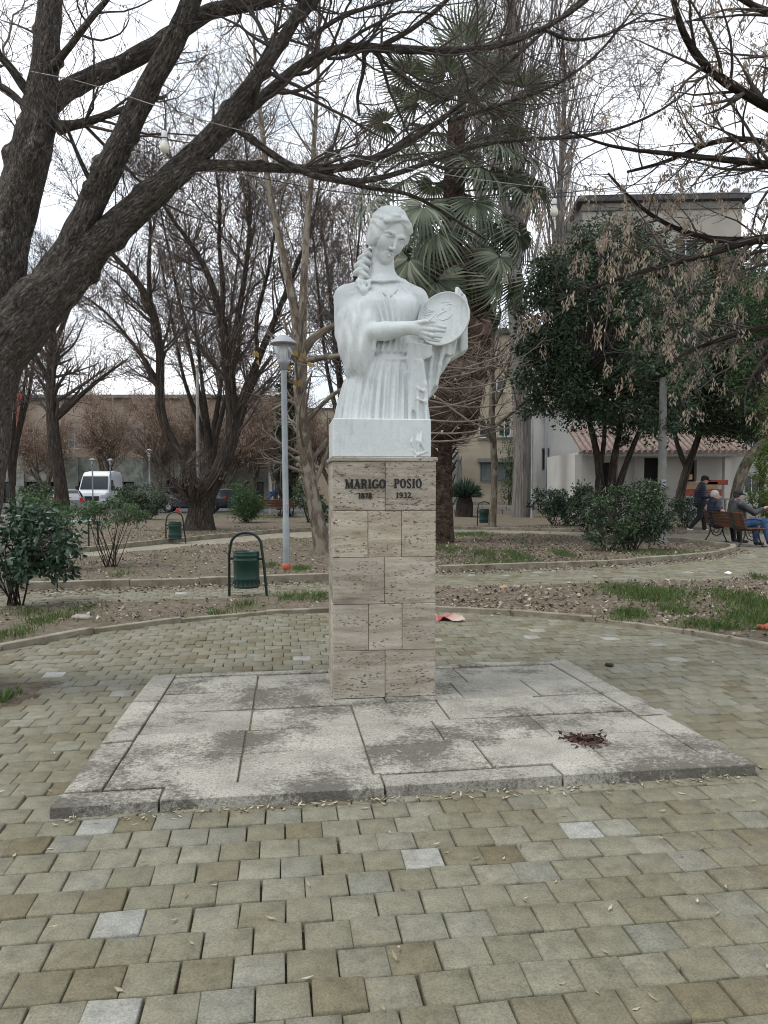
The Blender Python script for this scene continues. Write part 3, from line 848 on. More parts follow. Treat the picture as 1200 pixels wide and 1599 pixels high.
GLYPH = {
 'M': (1.02, [([(0.16,0),(0.16,1)], 0.09), ([(0.16,1),(0.5,0.05)], 0.19), ([(0.5,0.05),(0.84,1)], 0.08), ([(0.84,0),(0.84,1)], 0.2), ser(0.16,0.04,0.26), ser(0.84,0.04), ser(0.13,0.96,0.26), ser(0.87,0.96,0.26)]),
 'A': (0.84, [([(0.14,0),(0.42,1)], 0.085), ([(0.42,1),(0.70,0)], 0.2), ([(0.22,0.32),(0.62,0.32)], 0.07), ser(0.14,0.04,0.24), ser(0.70,0.04,0.28)]),
 'R': (0.84, [([(0.22,0),(0.22,1)], 0.2), (arc(0.36,0.74,0.26,0.225,90,-90), None), ([(0.2,0.965),(0.38,0.965)], 0.07), ([(0.2,0.515),(0.38,0.515)], 0.07), ([(0.40,0.5),(0.52,0.42),(0.58,0.2),(0.62,0.06),(0.74,0.06)], 0.15), ser(0.22,0.04), ser(0.16,0.96,0.18)]),
 'I': (0.46, [([(0.23,0),(0.23,1)], 0.21), ser(0.23,0.04,0.36), ser(0.23,0.96,0.36)]),
 'G': (0.86, [(arc(0.44,0.5,0.28,0.46,58,302,22), None), ([(0.70,0.08),(0.70,0.44)], 0.17), ser(0.68,0.44,0.30), ([(0.68,0.70),(0.68,0.98)], 0.06)]),
 'O': (0.84, [(arc(0.42,0.5,0.28,0.46,0,360,28), None)]),
 'P': (0.76, [([(0.22,0),(0.22,1)], 0.2), (arc(0.36,0.73,0.26,0.235,90,-90), None), ([(0.2,0.965),(0.38,0.965)], 0.07), ([(0.2,0.495),(0.38,0.495)], 0.07), ser(0.22,0.04,0.34), ser(0.16,0.96,0.18)]),
 'S': (0.70, [(arc(0.35,0.74,0.20,0.22,25,200,12) + [(0.22,0.60),(0.36,0.50),(0.48,0.40)] + arc(0.35,0.27,0.21,0.23,20,-160,12)[1:], 0.15), ([(0.56,0.76),(0.56,0.98)], 0.06), ([(0.13,0.02),(0.13,0.26)], 0.06)]),
 '1': (0.52, [([(0.28,0),(0.28,1)], 0.2), ser(0.28,0.04,0.38), ([(0.10,0.84),(0.26,0.96)], 0.09)]),
 '8': (0.66, [(arc(0.33,0.75,0.18,0.21,0,360,22), 0.13), (arc(0.33,0.27,0.22,0.24,0,360,22), 0.15)]),
 '7': (0.62, [([(0.08,0.93),(0.56,0.93)], 0.13), ([(0.54,0.93),(0.36,0.5),(0.30,0.0)], 0.17), ([(0.09,0.72),(0.09,0.98)], 0.07)]),
 '9': (0.66, [(arc(0.33,0.70,0.20,0.26,0,360,22), 0.14), (arc(0.30,0.60,0.25,0.55,0,-80,12), 0.14), ([(0.12,0.10),(0.26,0.05)], 0.13)]),
 '3': (0.62, [(arc(0.29,0.74,0.19,0.21,150,-80,16), 0.13), (arc(0.29,0.27,0.23,0.24,80,-155,18), 0.15)]),
 '2': (0.64, [(arc(0.31,0.73,0.20,0.22,160,-30,16) + [(0.40,0.42),(0.22,0.22),(0.12,0.09)], 0.14), ([(0.08,0.06),(0.56,0.06)], 0.13), ([(0.55,0.03),(0.55,0.22)], 0.06)]),
}
def glyph(ch, h, wtot, parent, x, z, y, depth=0.010):
    adv, strokes = GLYPH[ch]
    sx = wtot / adv
    m = MB()
    for q, (pts, w) in enumerate(strokes):
        if len(pts) == 2:
            pts = [pts[0], ((pts[0][0]+pts[1][0])/2, (pts[0][1]+pts[1][1])/2), pts[1]]
        L, Rr = stroke(pts, w=w)
        n = len(L)
        f = depth + q * 0.00025
        vs = [(x + p[0]*sx, y - f, z + p[1]*h) for p in L] + [(x + p[0]*sx, y - f, z + p[1]*h) for p in Rr] + \
             [(x + p[0]*sx, y, z + p[1]*h) for p in L] + [(x + p[0]*sx, y, z + p[1]*h) for p in Rr]
        fs = []
        for i in range(n-1):
            fs += [(i, i+1, n+i+1, n+i), (i+1, i, 2*n+i, 2*n+i+1), (n+i, n+i+1, 3*n+i+1, 3*n+i)]
        fs += [(0, n, 3*n, 2*n), (n-1, 2*n-1, 4*n-1, 3*n-1)]
        m.add(vs, fs)
    return m.build('letter' if ch.isalpha() else 'numeral', MAT['letter'], parent)
def build_pedestal():
    root = empty('stone_pedestal', (*PED_C, PED_Z), PED_ROT)
    tag(root, 'tall square travertine pedestal with black name and dates under the white statue', 'pedestal')
    w, d, t = PED_W/2, PED_D/2, 0.028
    MB().box((-w+t-0.004, -d+t-0.004, 0), (w-t+0.004, d-t+0.004, PED_H)).build('core', MAT['kerb'], root)
    rows = [0.0, 0.322, 0.636, 0.950, 1.262, PED_H]
    splits = [[0, 0.505, 1], [0, 0.345, 0.672, 1], [0, 0.497, 1], [0, 0.338, 0.665, 1], [0, 0.507, 1]]
    g = 0.0010
    for r in range(5):
        z0, z1 = rows[r]+g, rows[r+1]-g
        for a, b in zip(splits[r][:-1], splits[r][1:]):
            e = rng.normal(0, 0.0018)
            x0, x1 = -w + a*PED_W + g, -w + b*PED_W - g
            c = ((x0+x1)/2, -d + t/2, (z0+z1)/2)
            MB().box((x0-c[0], -t/2+e, z0-c[2]), (x1-c[0], t/2, z1-c[2])).build('facing_slab', MAT['travertine'], root, c, bevel=0.0035)
            c = (c[0], d - t/2, c[2])
            MB().box((x0-c[0], -t/2, z0-c[2]), (x1-c[0], t/2+e, z1-c[2])).build('facing_slab', MAT['travertine'], root, c, bevel=0.0035)
        for sx in (-1, 1):
            for a, b in ((0, 0.5), (0.5, 1)) if r % 2 else ((0, 1),):
                y0, y1 = -d + t + a*(PED_D-2*t) + g, -d + t + b*(PED_D-2*t) - g
                c = (sx*(w - t/2), (y0+y1)/2, (z0+z1)/2)
                MB().box((-t/2, y0-c[1], z0-c[2]), (t/2, y1-c[1], z1-c[2])).build('facing_slab', MAT['travertine'], root, c, bevel=0.003)
    MB().box((-w-0.012, -d-0.012, 0), (w+0.012, d+0.012, 0.030)).build('cap', MAT['travertine'], root, (0, 0, PED_H+0.001), bevel=0.006)
    # name and dates
    def word(s, x0, x1, z, h):
        tot = sum(GLYPH[c][0] for c in s)
        k = (x1-x0)/tot; x = x0
        for c in s:
            glyph(c, h, GLYPH[c][0]*k, root, x, z, -d + 0.001); x += GLYPH[c][0]*k
    px = lambda p: (p - 600.5) / 1200 * 5.165
    zz = lambda p: float(W(600, p, 5.165)[2]) - PED_Z
    word('MARIGO', px(538.5), px(602.5), zz(762.6), 0.0605)
    word('POSIO', px(614.5), px(659), zz(761.8), 0.0605)
    word('1878', px(559), px(581), zz(778.2), 0.037)
    word('1932', px(617.5), px(642), zz(777.4), 0.037)
build_pedestal()
# ------------------------------------------------------------------ white statue of a woman with a round hoop
SD = 5.49
def SPT(px, py, y=0.0): return W(px, py, SD + y)
def rotm(yaw, pitch, roll):
    return np.array(Matrix.Rotation(roll, 3, 'Y') @ Matrix.Rotation(yaw, 3, 'Z') @ Matrix.Rotation(pitch, 3, 'X'))
def poly_sd(X, Z, P):
    d = np.full(np.broadcast(X, Z).shape, 1e9); s = np.ones(d.shape)
    n = len(P)
    for i in range(n):
        a, b = P[i], P[i-1]
        ex, ez = b[0]-a[0], b[1]-a[1]
        wx, wz = X - a[0], Z - a[1]
        t = np.clip((wx*ex + wz*ez) / (ex*ex + ez*ez + 1e-12), 0, 1)
        d = np.minimum(d, (wx - ex*t)**2 + (wz - ez*t)**2)
        c1, c2, c3 = Z >= a[1], Z < b[1], ex*wz > ez*wx
        flip = (c1 & c2 & c3) | (~c1 & ~c2 & ~c3)
        s = np.where(flip, -s, s)
    return s * np.sqrt(d)

def statue_body():
    f = Field((-0.42, SD-0.46, 1.885), (0.66, SD+0.32, 3.06), 0.0052)
    # dress and torso: stacked elliptical sections
    prof = [  # picture row, left, right, depth half, centre offset
        (668, 524, 669, .262, .00), (640, 529, 667, .252, .00), (600, 538, 662, .232, .00), (575, 550, 656, .205, -.01), (563, 563, 650, .180, -.02), (560, 567, 648, .176, -.02),
        (556, 562, 652, .190, -.02), (540, 570, 650, .170, -.03), (520, 568, 650, .155, -.03), (500, 560, 653, .160, -.03), (478, 548, 656, .165, -.02), (462, 540, 656, .145, .0), (448, 548, 648, .110, .01), (438, 566, 632, .085, .01)]
    zz = np.array([SPT(600, p[0])[2] for p in prof])[::-1]
    xl = np.array([SPT(p[1], p[0])[0] for p in prof])[::-1]; xr = np.array([SPT(p[2], p[0])[0] for p in prof])[::-1]
    o = np.argsort(zz)
    zz, xl, xr = zz[o], xl[o], xr[o]
    bb = np.array([p[3] for p in prof])[::-1][o]; yc = np.array([p[4] for p in prof])[::-1][o]
    sl, X, Y, Z = f.region((-0.42, SD-0.4, 1.885), (0.5, SD+0.32, zz.max()), 0.03)
    zc = np.clip(Z, zz[0], zz[-1])
    a = (np.interp(zc, zz, xr) - np.interp(zc, zz, xl)) / 2; xc = (np.interp(zc, zz, xr) + np.interp(zc, zz, xl)) / 2
    b = np.interp(zc, zz, bb); y0 = SD + np.interp(zc, zz, yc)
    rr = np.sqrt(((X-xc)/a)**2 + ((Y-y0)/b)**2)
    d = (rr - 1) * np.minimum(a, b)
    zw = SPT(600, 560)[2]; zch = SPT(600, 480)[2]
    th = np.arctan2(X - xc, -(Y - y0))
    low = np.clip((zw - Z) / 0.12, 0, 1)
    nz = vnoise(X*7, Y*0+1.0, Z*1.6)
    d = d + low * 0.0125 * (np.sin(th*30 + nz*3.2) + 0.6*np.sin(th*53 + nz*2 + 1.0)) * (0.45 + 0.55*np.clip(vnoise(X*5, Y*0, Z*2.0+4)+0.5, 0, 1))
    mid = np.clip((Z - zw) / 0.02, 0, 1) * np.clip((zch + 0.12 - Z) / 0.1, 0, 1)
    d = d + mid * 0.012 * np.sin(th*26 + 2.6*vnoise(X*6, Y*0, Z*4)) * np.clip(1.1 - np.abs(th), 0, 1)
    d = np.maximum(d, zz[0] - Z)
    f.put(sl, np.maximum(d, Z - zz[-1]), 0.01, 'add')
    # shoulders and neck
    f.cone(SPT(545, 459, .02), SPT(600, 449, .02), .070, .082, .04); f.cone(SPT(600, 449, .02), SPT(650, 463, .02), .080, .062, .04)
    f.cone(SPT(596, 449, .02), SPT(597, 420, .02), .092, .082, .035)
    f.cone(SPT(575, 446, .02), SPT(596, 425, .02), .05, .05, .05); f.cone(SPT(622, 447, .02), SPT(600, 425, .02), .045, .045, .05)
    # breast
    f.ell(SPT(577, 482, -.125), (.088, .070, .092), .05); f.ell(SPT(633, 480, -.125), (.088, .070, .090), .05)
    # neckline hem of the blouse
    hem = [SPT(566, 441, -.06), SPT(578, 437.5, -.10), SPT(597, 439, -.118), SPT(617, 437, -.10), SPT(629, 440, -.06)]
    f.chain(hem, [.010]*5, .010)
    # blouse hem ridge at the waist
    f.chain([SPT(562, 557, -.12), SPT(583, 559, -.175), SPT(608, 561, -.20), SPT(636, 560, -.185), SPT(650, 556, -.12)], [.012, .013, .012, .014, .012], .015)
    # arm with hanging sleeve
    def fold(X, Y, Z):
        return 0.0065*np.sin(X*62 - Z*13 + 2.0*vnoise(X*6, Y*6, Z*3)) + 0.0035*np.sin(X*95 + Z*24)
    f.cone(SPT(539, 464, .01), SPT(543, 520, -.04), .079, .092, .03, bump=lambda X, Y, Z: 0.003*vnoise(X*14, Y*14, Z*10))
    f.ell(SPT(563, 531, -.155), (.106, .120, .262), .03, bump=lambda X, Y, Z: 1.2*fold(X, Y, Z))
    f.ell(SPT(553.5, 528, -.09), (.112, .115, .272), .03, bump=lambda X, Y, Z: 1.3*fold(X, Y, Z)*np.clip((SPT(600, 500)[2]-Z)/.12, 0, 1))
    f.cone(SPT(545, 500, -.08), SPT(574, 506, -.17), .075, .075, .03)
    f.chain([SPT(582, 497, -.20), SPT(586, 515, -.25), SPT(584, 545, -.225), SPT(577, 578, -.17)], [.015, .017, .016, .013], .012)
    # forearm, hand, fingers
    f.chain([SPT(570, 518, -.20), SPT(602, 517, -.255), SPT(638, 512, -.305)], [.062, .064, .045], .012)
    f.ell(SPT(651, 513, -.315), (.058, .032, .047), .025, rot=np.array(Matrix.Rotation(R(6), 3, 'Y')))
    F = [([(660, 507, -.325), (678, 508.5, -.345), (696, 511, -.335)], (.0175, .0150, .0105)),
         ([(661, 513, -.330), (679, 515, -.350), (695, 517, -.335)], (.0180, .0150, .0105)),
         ([(660, 519, -.325), (676, 523.5, -.345), (690, 526, -.330)], (.0170, .0140, .0100)),
         ([(657, 523, -.315), (671, 529.5, -.330), (686, 532.5, -.315)], (.0155, .0130, .0095)),
         ([(648, 505, -.320), (663, 502, -.345), (678, 502.5, -.350)], (.0185, .0150, .0115))]
    for p, r in F: f.chain([SPT(*q) for q in p], r, .006)
    # the arm behind the hoop and its hand over the rim
    f.cone(SPT(655, 466, .02), SPT(678, 520, .03), .060, .058, .03)
    f.cone(SPT(678, 520, .03), SPT(722, 476, -.12), .055, .038, .03)
    f.ell(SPT(724, 470, -.135), (.022, .03, .05), .02)
    for q in (((720, 458, -.15), (714.5, 451.5, -.17), (713, 459, -.205)), ((724, 463, -.14), (719, 458, -.165), (713.5, 463, -.20)), ((727, 469, -.13), (723.5, 465.5, -.15), (718, 469, -.185)), ((728, 476, -.12), (726.5, 472, -.14), (722, 474.5, -.17))):
        f.chain([SPT(*p) for p in q], (.0155, .0155, .0115), .006)
    # cloth hanging from the hoop, in layers
    def layer(poly, yf, yb, k=.012, fr=60.0, amp=.008, ph=0.0, slant=0.0):
        P = [(SPT(px, py, yf)[0], SPT(px, py, yf)[2]) for px, py in poly]
        xs = [p[0] for p in P]; zs = [p[1] for p in P]
        sl, X, Y, Z = f.region((min(xs), SD+yf-.02, min(zs)), (max(xs), SD+yb, max(zs)), .03)
        d2 = poly_sd(X[:, 0, :], Z[0, 0, :][None, :], P)[:, None, :]
        wob = 1.35*amp*np.sin(X*fr + slant*Z*20 + ph + 1.6*vnoise(X*6, 0*Y, Z*3)) + amp*0.5*np.sin(X*fr*1.9 + ph*2)
        d = np.maximum(np.maximum(d2, (SD+yf) - Y + wob), Y - (SD+yb))
        f.put(sl, d + 0.002, k, 'add')
    layer([(640, 520), (726, 478), (731, 476), (731.5, 545), (706, 559), (687, 588), (685, 606), (668, 624), (667, 640), (640, 645)], -.10, .12, .02, 42, .010)
    layer([(640, 530), (700, 530), (712, 520), (705, 556), (696, 553), (688, 565), (684, 594), (667, 622), (650, 600), (638, 582)], -.145, .0, .012, 55, .008, 1.0)
    layer([(638, 532), (676, 538), (676, 556), (660, 563), (650, 570), (638, 583), (634, 560)], -.215, -.08, .010, 48, .006, .4)
    layer([(646, 560), (662, 562), (668, 625), (669, 668), (636, 668), (640, 600)], -.235, .0, .012, 90, .009, 2.0)
    layer([(635, 580), (652, 567), (655, 600), (653, 648), (645, 640), (639, 650)], -.245, -.1, .016, 120, .007, .2)
    f.chain([SPT(652, 605, -.246), SPT(661, 610, -.250)], [.006, .007], .014); f.chain([SPT(652, 622, -.246), SPT(664, 627, -.250)], [.006, .007], .014)
    for p in ([(692, 543, -.15), (687, 570, -.15), (682, 600, -.14)], [(676, 552, -.165), (672, 585, -.155), (669, 618, -.15)], [(712, 532, -.12), (708, 552, -.115)], [(722, 520, -.105), (721, 545, -.10)], [(660, 566, -.235), (664, 600, -.235), (667, 660, -.235)]):
        f.chain([SPT(*q) for q in p], [.012]*len(p), .022)
    return f.mesh('figure', 1)

def statue_head():
    C = SPT(607.0, 366, -.035); s = 0.372
    M = rotm(R(30), R(24), R(13))
    f = Field(C - np.array((.32, .30, .50)), C + np.array((.27, .30, .26)), 0.0038)
    H = lambda x, y, z: C + s * (M @ np.array((x, y, z)))
    e = lambda c, r, k=.03, mode='add', rot=None, bump=None: f.ell(H(*c), np.array(r)*s, k*s, M if rot is None else M @ rot, mode, bump)
    cn = lambda a, b, r1, r2, k=.03, mode='add': f.cone(H(*a), H(*b), r1*s, r2*s, k*s, mode)
    e((0, .06, .10), (.33, .40, .37)); e((0, -.115, -.06), (.262, .275, .36), .06)
    e((0, -.285, -.415), (.092, .095, .085), .11); e((0, -.17, -.34), (.18, .19, .13), .07)
    for q in (-1, 1):
        e((q*.155, -.235, -.13), (.10, .09, .12), .08)
        e((q*.122, -.415, .020), (.088, .074, .044), .04, 'sub')
        f.chain([H(q*.042, -.372, .050), H(q*.09, -.380, .082), H(q*.15, -.352, .088), H(q*.215, -.285, .052)], np.array((.020, .020, .018, .014))*s, .045*s)
        e((q*.125, -.318, .006), (.066, .050, .036), .008)
        f.chain([H(q*.062, -.350, .000), H(q*.10, -.372, .024), H(q*.15, -.360, .025), H(q*.198, -.310, .000)], np.array((.010, .014, .013, .009))*s, .006*s)
        f.chain([H(q*.065, -.348, -.008), H(q*.12, -.364, -.026), H(q*.185, -.320, -.010)], np.array((.006, .008, .006))*s, .006*s)
        e((q*.040, -.402, -.172), (.032, .040, .026), .02)
    cn((0, -.372, .045), (0, -.452, -.145), .024, .034, .03); e((0, -.450, -.158), (.036, .038, .028), .018)
    # lips, with the parting between them
    f.chain([H(-.080, -.342, -.272), H(-.028, -.388, -.256), H(0, -.390, -.262), H(.028, -.388, -.256), H(.080, -.342, -.272)], np.array((.009, .020, .018, .020, .009))*s, .012*s)
    f.chain([H(-.066, -.346, -.292), H(0, -.388, -.308), H(.066, -.346, -.292)], np.array((.010, .026, .010))*s, .012*s)
    for a_, b_ in ((( -.085, -.372, -.277), (0, -.422, -.279)), ((0, -.422, -.279), (.085, -.372, -.277))): cn(a_, b_, .010, .012, .010, 'sub')
    # neck, set back under the chin
    f.cone(H(.0, .12, -.14), SPT(596.5, 438, .03), .20*s, .245*s, .05*s)
    # hair: smooth waves parted in the middle, drawn over the ears to the nape
    hb = lambda X, Y, Z: 0.0030*np.sin(70*(X*.35+Z*.94) + 9*vnoise(X*8, Y*8, Z*8)) + 0.0030*vnoise(X*34, Y*34, Z*34)
    g = Field(f.lo, f.lo + f.h*(np.array(f.v.shape)-1.001), f.h)
    g.ell(H(0, .07, .12), np.array((.372, .445, .395))*s, .02*s, M, bump=hb)
    g.ell(H(-.285, -.04, -.07), np.array((.105, .21, .25))*s, .10*s, M, bump=hb)
    g.ell(H(.285, -.02, .02), np.array((.09, .20, .17))*s, .10*s, M, bump=hb)
    for q in (-1, 1):
        g.ell(H(q*.170, -.262, .300), np.array((.18, .070, .070))*s, .06*s, M @ np.array(Matrix.Rotation(R(q*36), 3, 'Y')), bump=hb)
    g.ell(H(-.05, .30, -.20), np.array((.22, .18, .16))*s, .10*s, M, bump=hb)
    g.ell(H(0, -.50, -.10), np.array((.265, .42, .445))*s, .04*s, M, 'sub')
    g.cone(H(0, -.47, .32), H(0, -.1, .55), .020*s, .012*s, .03*s, 'sub')
    n = [min(a, b) for a, b in zip(f.v.shape, g.v.shape)]
    sl = tuple(slice(0, k) for k in n)
    f.put(sl, g.v[sl], .006, 'add')
    return f.mesh('head', 1)

def statue_braid():
    lo, hi = SPT(548, 480, -.2), SPT(592, 372, .12)
    f = Field(np.minimum(lo, hi) - .03, np.maximum(lo, hi) + .03, 0.0040)
    path = [(577, 391, .02, .036), (570, 400, .0, .040), (565.5, 411, -.03, .043), (563.5, 422, -.06, .043), (565.5, 433, -.09, .040)]
    for i in range(len(path)-1):
        for t in (0, .5):
            a, b = np.array(path[i]), np.array(path[i+1])
            p = a*(1-t) + b*t
            for q in (-1, 1):
                ph = (i*2 + (t > 0)) % 2
                if (q > 0) == bool(ph):
                    f.ell(SPT(p[0] + q*4.2, p[1]+2, p[2] - .012), (p[3]*1.02, p[3]*.85, p[3]*.56), .004, rot=np.array(Matrix.Rotation(R(q*32), 3, 'Y')))
        f.cone(SPT(*path[i][:3]), SPT(*path[i+1][:3]), path[i][3]*.55, path[i+1][3]*.55, .006)
    # ribbon bow and loose tail
    f.chain([SPT(559, 439, -.10), SPT(567, 441.5, -.125), SPT(577, 440, -.11)], [.017, .020, .017], .01)
    f.chain([SPT(560, 440, -.12), SPT(559.5, 447, -.13), SPT(564, 452, -.14)], [.013, .012, .009], .008)
    f.chain([SPT(575, 441, -.13), SPT(578, 447, -.135), SPT(573, 452, -.14)], [.013, .012, .009], .008)
    f.chain([SPT(567, 441, -.12), SPT(568.5, 454, -.145), SPT(569, 465, -.150)], [.018, .026, .008], .01)
    return f.mesh('braid', 1)

def build_statue():
    root = empty('statue', (*PED_C, PED_Z + PED_H + 0.031))
    tag(root, 'white painted bust of a woman with a braid and a round hoop, on the pedestal', 'statue')
    bpy.context.view_layer.update()
    inv = Matrix.Translation(root.location).inverted()
    def put(name, me, mat='statue', parent=root):
        if parent is root: me.transform(inv)
        return link(name, me, MAT[mat], parent)
    fig = put('figure', statue_body())
    put('head', statue_head()); put('braid', statue_braid())
    # hoop: flat disc with a raised rim, scratched fan lines and a bow
    c = SPT(692, 497, -.205)
    nrm = Vector((-0.44, -0.86, 0.18)).normalized()
    q = nrm.to_track_quat('Z', 'Y')
    Rr = 0.192
    m = MB().lathe([(0, .000), (Rr*.5, .0), (Rr*.95, .0), (Rr*.955, .0025), (Rr*.99, .003), (Rr, .0), (Rr, -.014), (Rr*.97, -.020), (0, -.020)], 64)
    hoop = m.build('hoop', MAT['statue'], root, Vector(c) - root.location)
    hoop.rotation_mode = 'QUATERNION'; hoop.rotation_quaternion = q
    Q = q.to_matrix()
    def onface(px, py):
        # local face position of a picture point, solved on the hoop's plane
        o = np.array((0, 0, CAM_H)); d = SPT(px, py) - o
        t = np.dot(np.array(c) - o, np.array(nrm)) / np.dot(d, np.array(nrm))
        l = Q.transposed() @ Vector(o + d*t - np.array(c))
        return (l.x, l.y, .001)
    for pts in ([(689,473),(697,470.5),(703,472)], [(697,476),(705,474),(710,478)], [(683,494),(689,489),(698,485)], [(686,498),(692,500),(701,497),(706,491)], [(664,476),(670,484),(680,487)], [(663,482),(669,487),(676,488)],
                [(661,486),(666,489),(674,491)], [(661,492),(666,492.5),(672,492)]):
        P = [onface(*p) for p in pts]
        MB().tube(P, [.0018] + [.0036]*(len(P)-2) + [.0018], 6).build('relief_line', MAT['statue'], hoop)
    mb = MB().lathe([(0, .006), (.004, .005), (.006, 0), (.0, -.002)], 8); b = onface(692, 482); mb.build('relief_knob', MAT['statue'], hoop, b)
    # needle, necklace, and the block the bust rises from
    inv3 = np.array(root.location)
    MB().tube([SPT(671, 500, -.37)-inv3, SPT(682, 489, -.36)-inv3], [.0065, .0035], 8).build('needle', MAT['statue'], root)
    nk = [(593, 452, -.135), (600, 458, -.162), (607.5, 464, -.168), (615, 458, -.160), (621, 451, -.130)]
    MB().tube([SPT(*p)-inv3 for p in nk], .0042, 6).build('necklace', MAT['statue'], root)
    MB().lathe([(0, .012), (.010, .008), (.013, 0), (.008, -.012), (0, -.018)], 10).build('pendant', MAT['statue'], root, SPT(607.5, 466, -.175)-inv3)
    w, d = 0.664/2, 0.545/2
    blk = MB().box((-w, -d, 0), (w, d, 0.258)).build('block', MAT['statue'], root, (-0.012, 0, 0.0), (0, 0, PED_ROT), bevel=0.007)
    # cloth falling over the block's front
    f = Field((0.10, SD-0.42, 1.655), (0.42, SD-0.10, 1.96), 0.0045)
    yb = -.301
    for p, r in (([(646, 664, yb+.03), (643, 690, yb), (650, 707, yb)], (.014, .013, .008)), ([(652, 662, yb+.03), (653, 688, yb), (655, 708, yb)], (.014, .012, .007)),
                 ([(660, 661, yb+.03), (657, 690, yb), (666, 706, yb+.01)], (.016, .013, .008)), ([(641, 700, yb), (652, 710, yb), (667, 705, yb+.01)], (.006, .010, .008)), ([(648, 714, yb), (655, 709, yb)], (.006, .008))):
        f.chain([SPT(*q) for q in p], r, .006)
    put('cloth_end', f.mesh('cloth_end', 1))
build_statue()
# ------------------------------------------------------------------ growing things
def nrm(v): return v / (np.linalg.norm(v, axis=-1, keepdims=True) + 1e-9)
def rvec(n): return nrm(rng.normal(size=(n, 3)))
def resample(P, Rr, K):
    P = np.asarray(P, float); Rr = np.asarray(Rr, float)
    s = np.r_[0, np.cumsum(np.linalg.norm(np.diff(P, axis=0), axis=1))]
    # smooth (Catmull-Rom like) by dense linear + averaging
    t = np.linspace(0, s[-1], K)
    Q = np.stack([np.interp(t, s, P[:, k]) for k in range(3)], 1)
    q = np.interp(t, s, Rr)
    for _ in range(2):
        Q[1:-1] = Q[1:-1]*0.5 + 0.25*(Q[:-2] + Q[2:])
    return Q, q
def limb(pts, K=16, d=None):
    """pts: (px, py, radius px[, depth]) -> world polyline + radii"""
    P, Rr = [], []
    for p in pts:
        dd = p[3] if len(p) > 3 else d
        P.append(W(p[0], p[1], dd)); Rr.append(p[2] * dd / 1200.0)
    return resample(P, Rr, K)
def tubes(P, Rr, S):
    N, K, _ = P.shape
    T = nrm(np.gradient(P, axis=1))
    m = np.argmin(np.abs(T).mean(1), axis=1)
    ref = np.eye(3)[m][:, None, :]
    U = nrm(np.cross(T, ref)); V = np.cross(T, U)
    a = np.arange(S) * 2*math.pi / S
    ring = P[:, :, None] + Rr[:, :, None, None] * (np.cos(a)[None, None, :, None]*U[:, :, None] + np.sin(a)[None, None, :, None]*V[:, :, None])
    verts = ring.reshape(-1, 3)
    n, k, s = np.meshgrid(np.arange(N), np.arange(K-1), np.arange(S), indexing='ij')
    s2 = (s+1) % S
    b = n*K*S
    F = np.stack([b+k*S+s, b+k*S+s2, b+(k+1)*S+s2, b+(k+1)*S+s], -1).reshape(-1, 4)
    return verts, F
def tube_mesh(name, P, Rr, S): return mesh_np(name, *tubes(P, Rr, S), smooth=True)

def bark_limbs(name, limbs, S=20, step=0.05, knots=0.0, rough=0.05, seed=0):
    """thick limbs as uneven, ridged bark tubes; limbs: list of (P, R)"""
    VV, FF, BB = [], [], []
    base = 0
    for li, (P, Rr) in enumerate(limbs):
        L = np.linalg.norm(np.diff(P, axis=0), axis=1).sum()
        K = int(np.clip(L / step, 6, 260))
        Q, q = resample(P, Rr, K)
        T = nrm(np.gradient(Q, axis=0))
        ref = np.eye(3)[np.argmin(np.abs(T).mean(0))]
        U = nrm(np.cross(T, ref)); V = np.cross(T, U)
        a = np.arange(S) * 2*math.pi / S
        s = np.r_[0, np.cumsum(np.linalg.norm(np.diff(Q, axis=0), axis=1))]
        ca, sa = np.cos(a)[None], np.sin(a)[None]
        sv = s[:, None]
        n1 = vnoise(ca*1.6 + li*7.1, sa*1.6 + seed, sv*2.2 / max(q.mean(), .05) * .25)
        n2 = vnoise(ca*6 + li*3.3, sa*6 + seed, sv*3.0)
        n3 = vnoise(ca*14 + li*1.3, sa*14 + seed, sv*9.0)
        rr = q[:, None] * (1 + rough*2.0*n1 + rough*n2) + np.minimum(q[:, None]*.10, .012)*n3*(rough > .052 or S > 40)
        if knots > 0:
            for _ in range(int(L * knots)):
                k0 = rng.uniform(0.02, 0.98)*s[-1]; a0 = rng.uniform(0, 6.28)
                w = rng.uniform(.5, 1.0) * np.interp(k0, s, q)
                da = (a[None] - a0 + math.pi) % (2*math.pi) - math.pi
                dd = ((sv-k0)/w)**2 + (da*q[:, None]/w)**2*1.3
                rr = rr + w * rng.uniform(.3, .8) * (np.exp(-dd*3.0) - 0.65*np.exp(-dd*16))
        ring = Q[:, None] + rr[..., None] * (ca[..., None]*U[:, None] + sa[..., None]*V[:, None])
        k, i = np.meshgrid(np.arange(K-1), np.arange(S), indexing='ij')
        j = (i+1) % S
        FF.append(np.stack([k*S+i, k*S+j, (k+1)*S+j, (k+1)*S+i], -1).reshape(-1, 4) + base)
        VV.append(ring.reshape(-1, 3))
        qm = max(q.mean(), 0.02)
        bk = np.stack([np.broadcast_to(ca*q[:, None]*2.2, (K, S)) + li*5.3, np.broadcast_to(sa*q[:, None]*2.2, (K, S)), np.broadcast_to(sv + li*1.7, (K, S))], -1)
        BB.append(bk.reshape(-1, 3)); base += K*S
    return mesh_np(name, np.concatenate(VV), np.concatenate(FF), True, {'bark': np.concatenate(BB)})

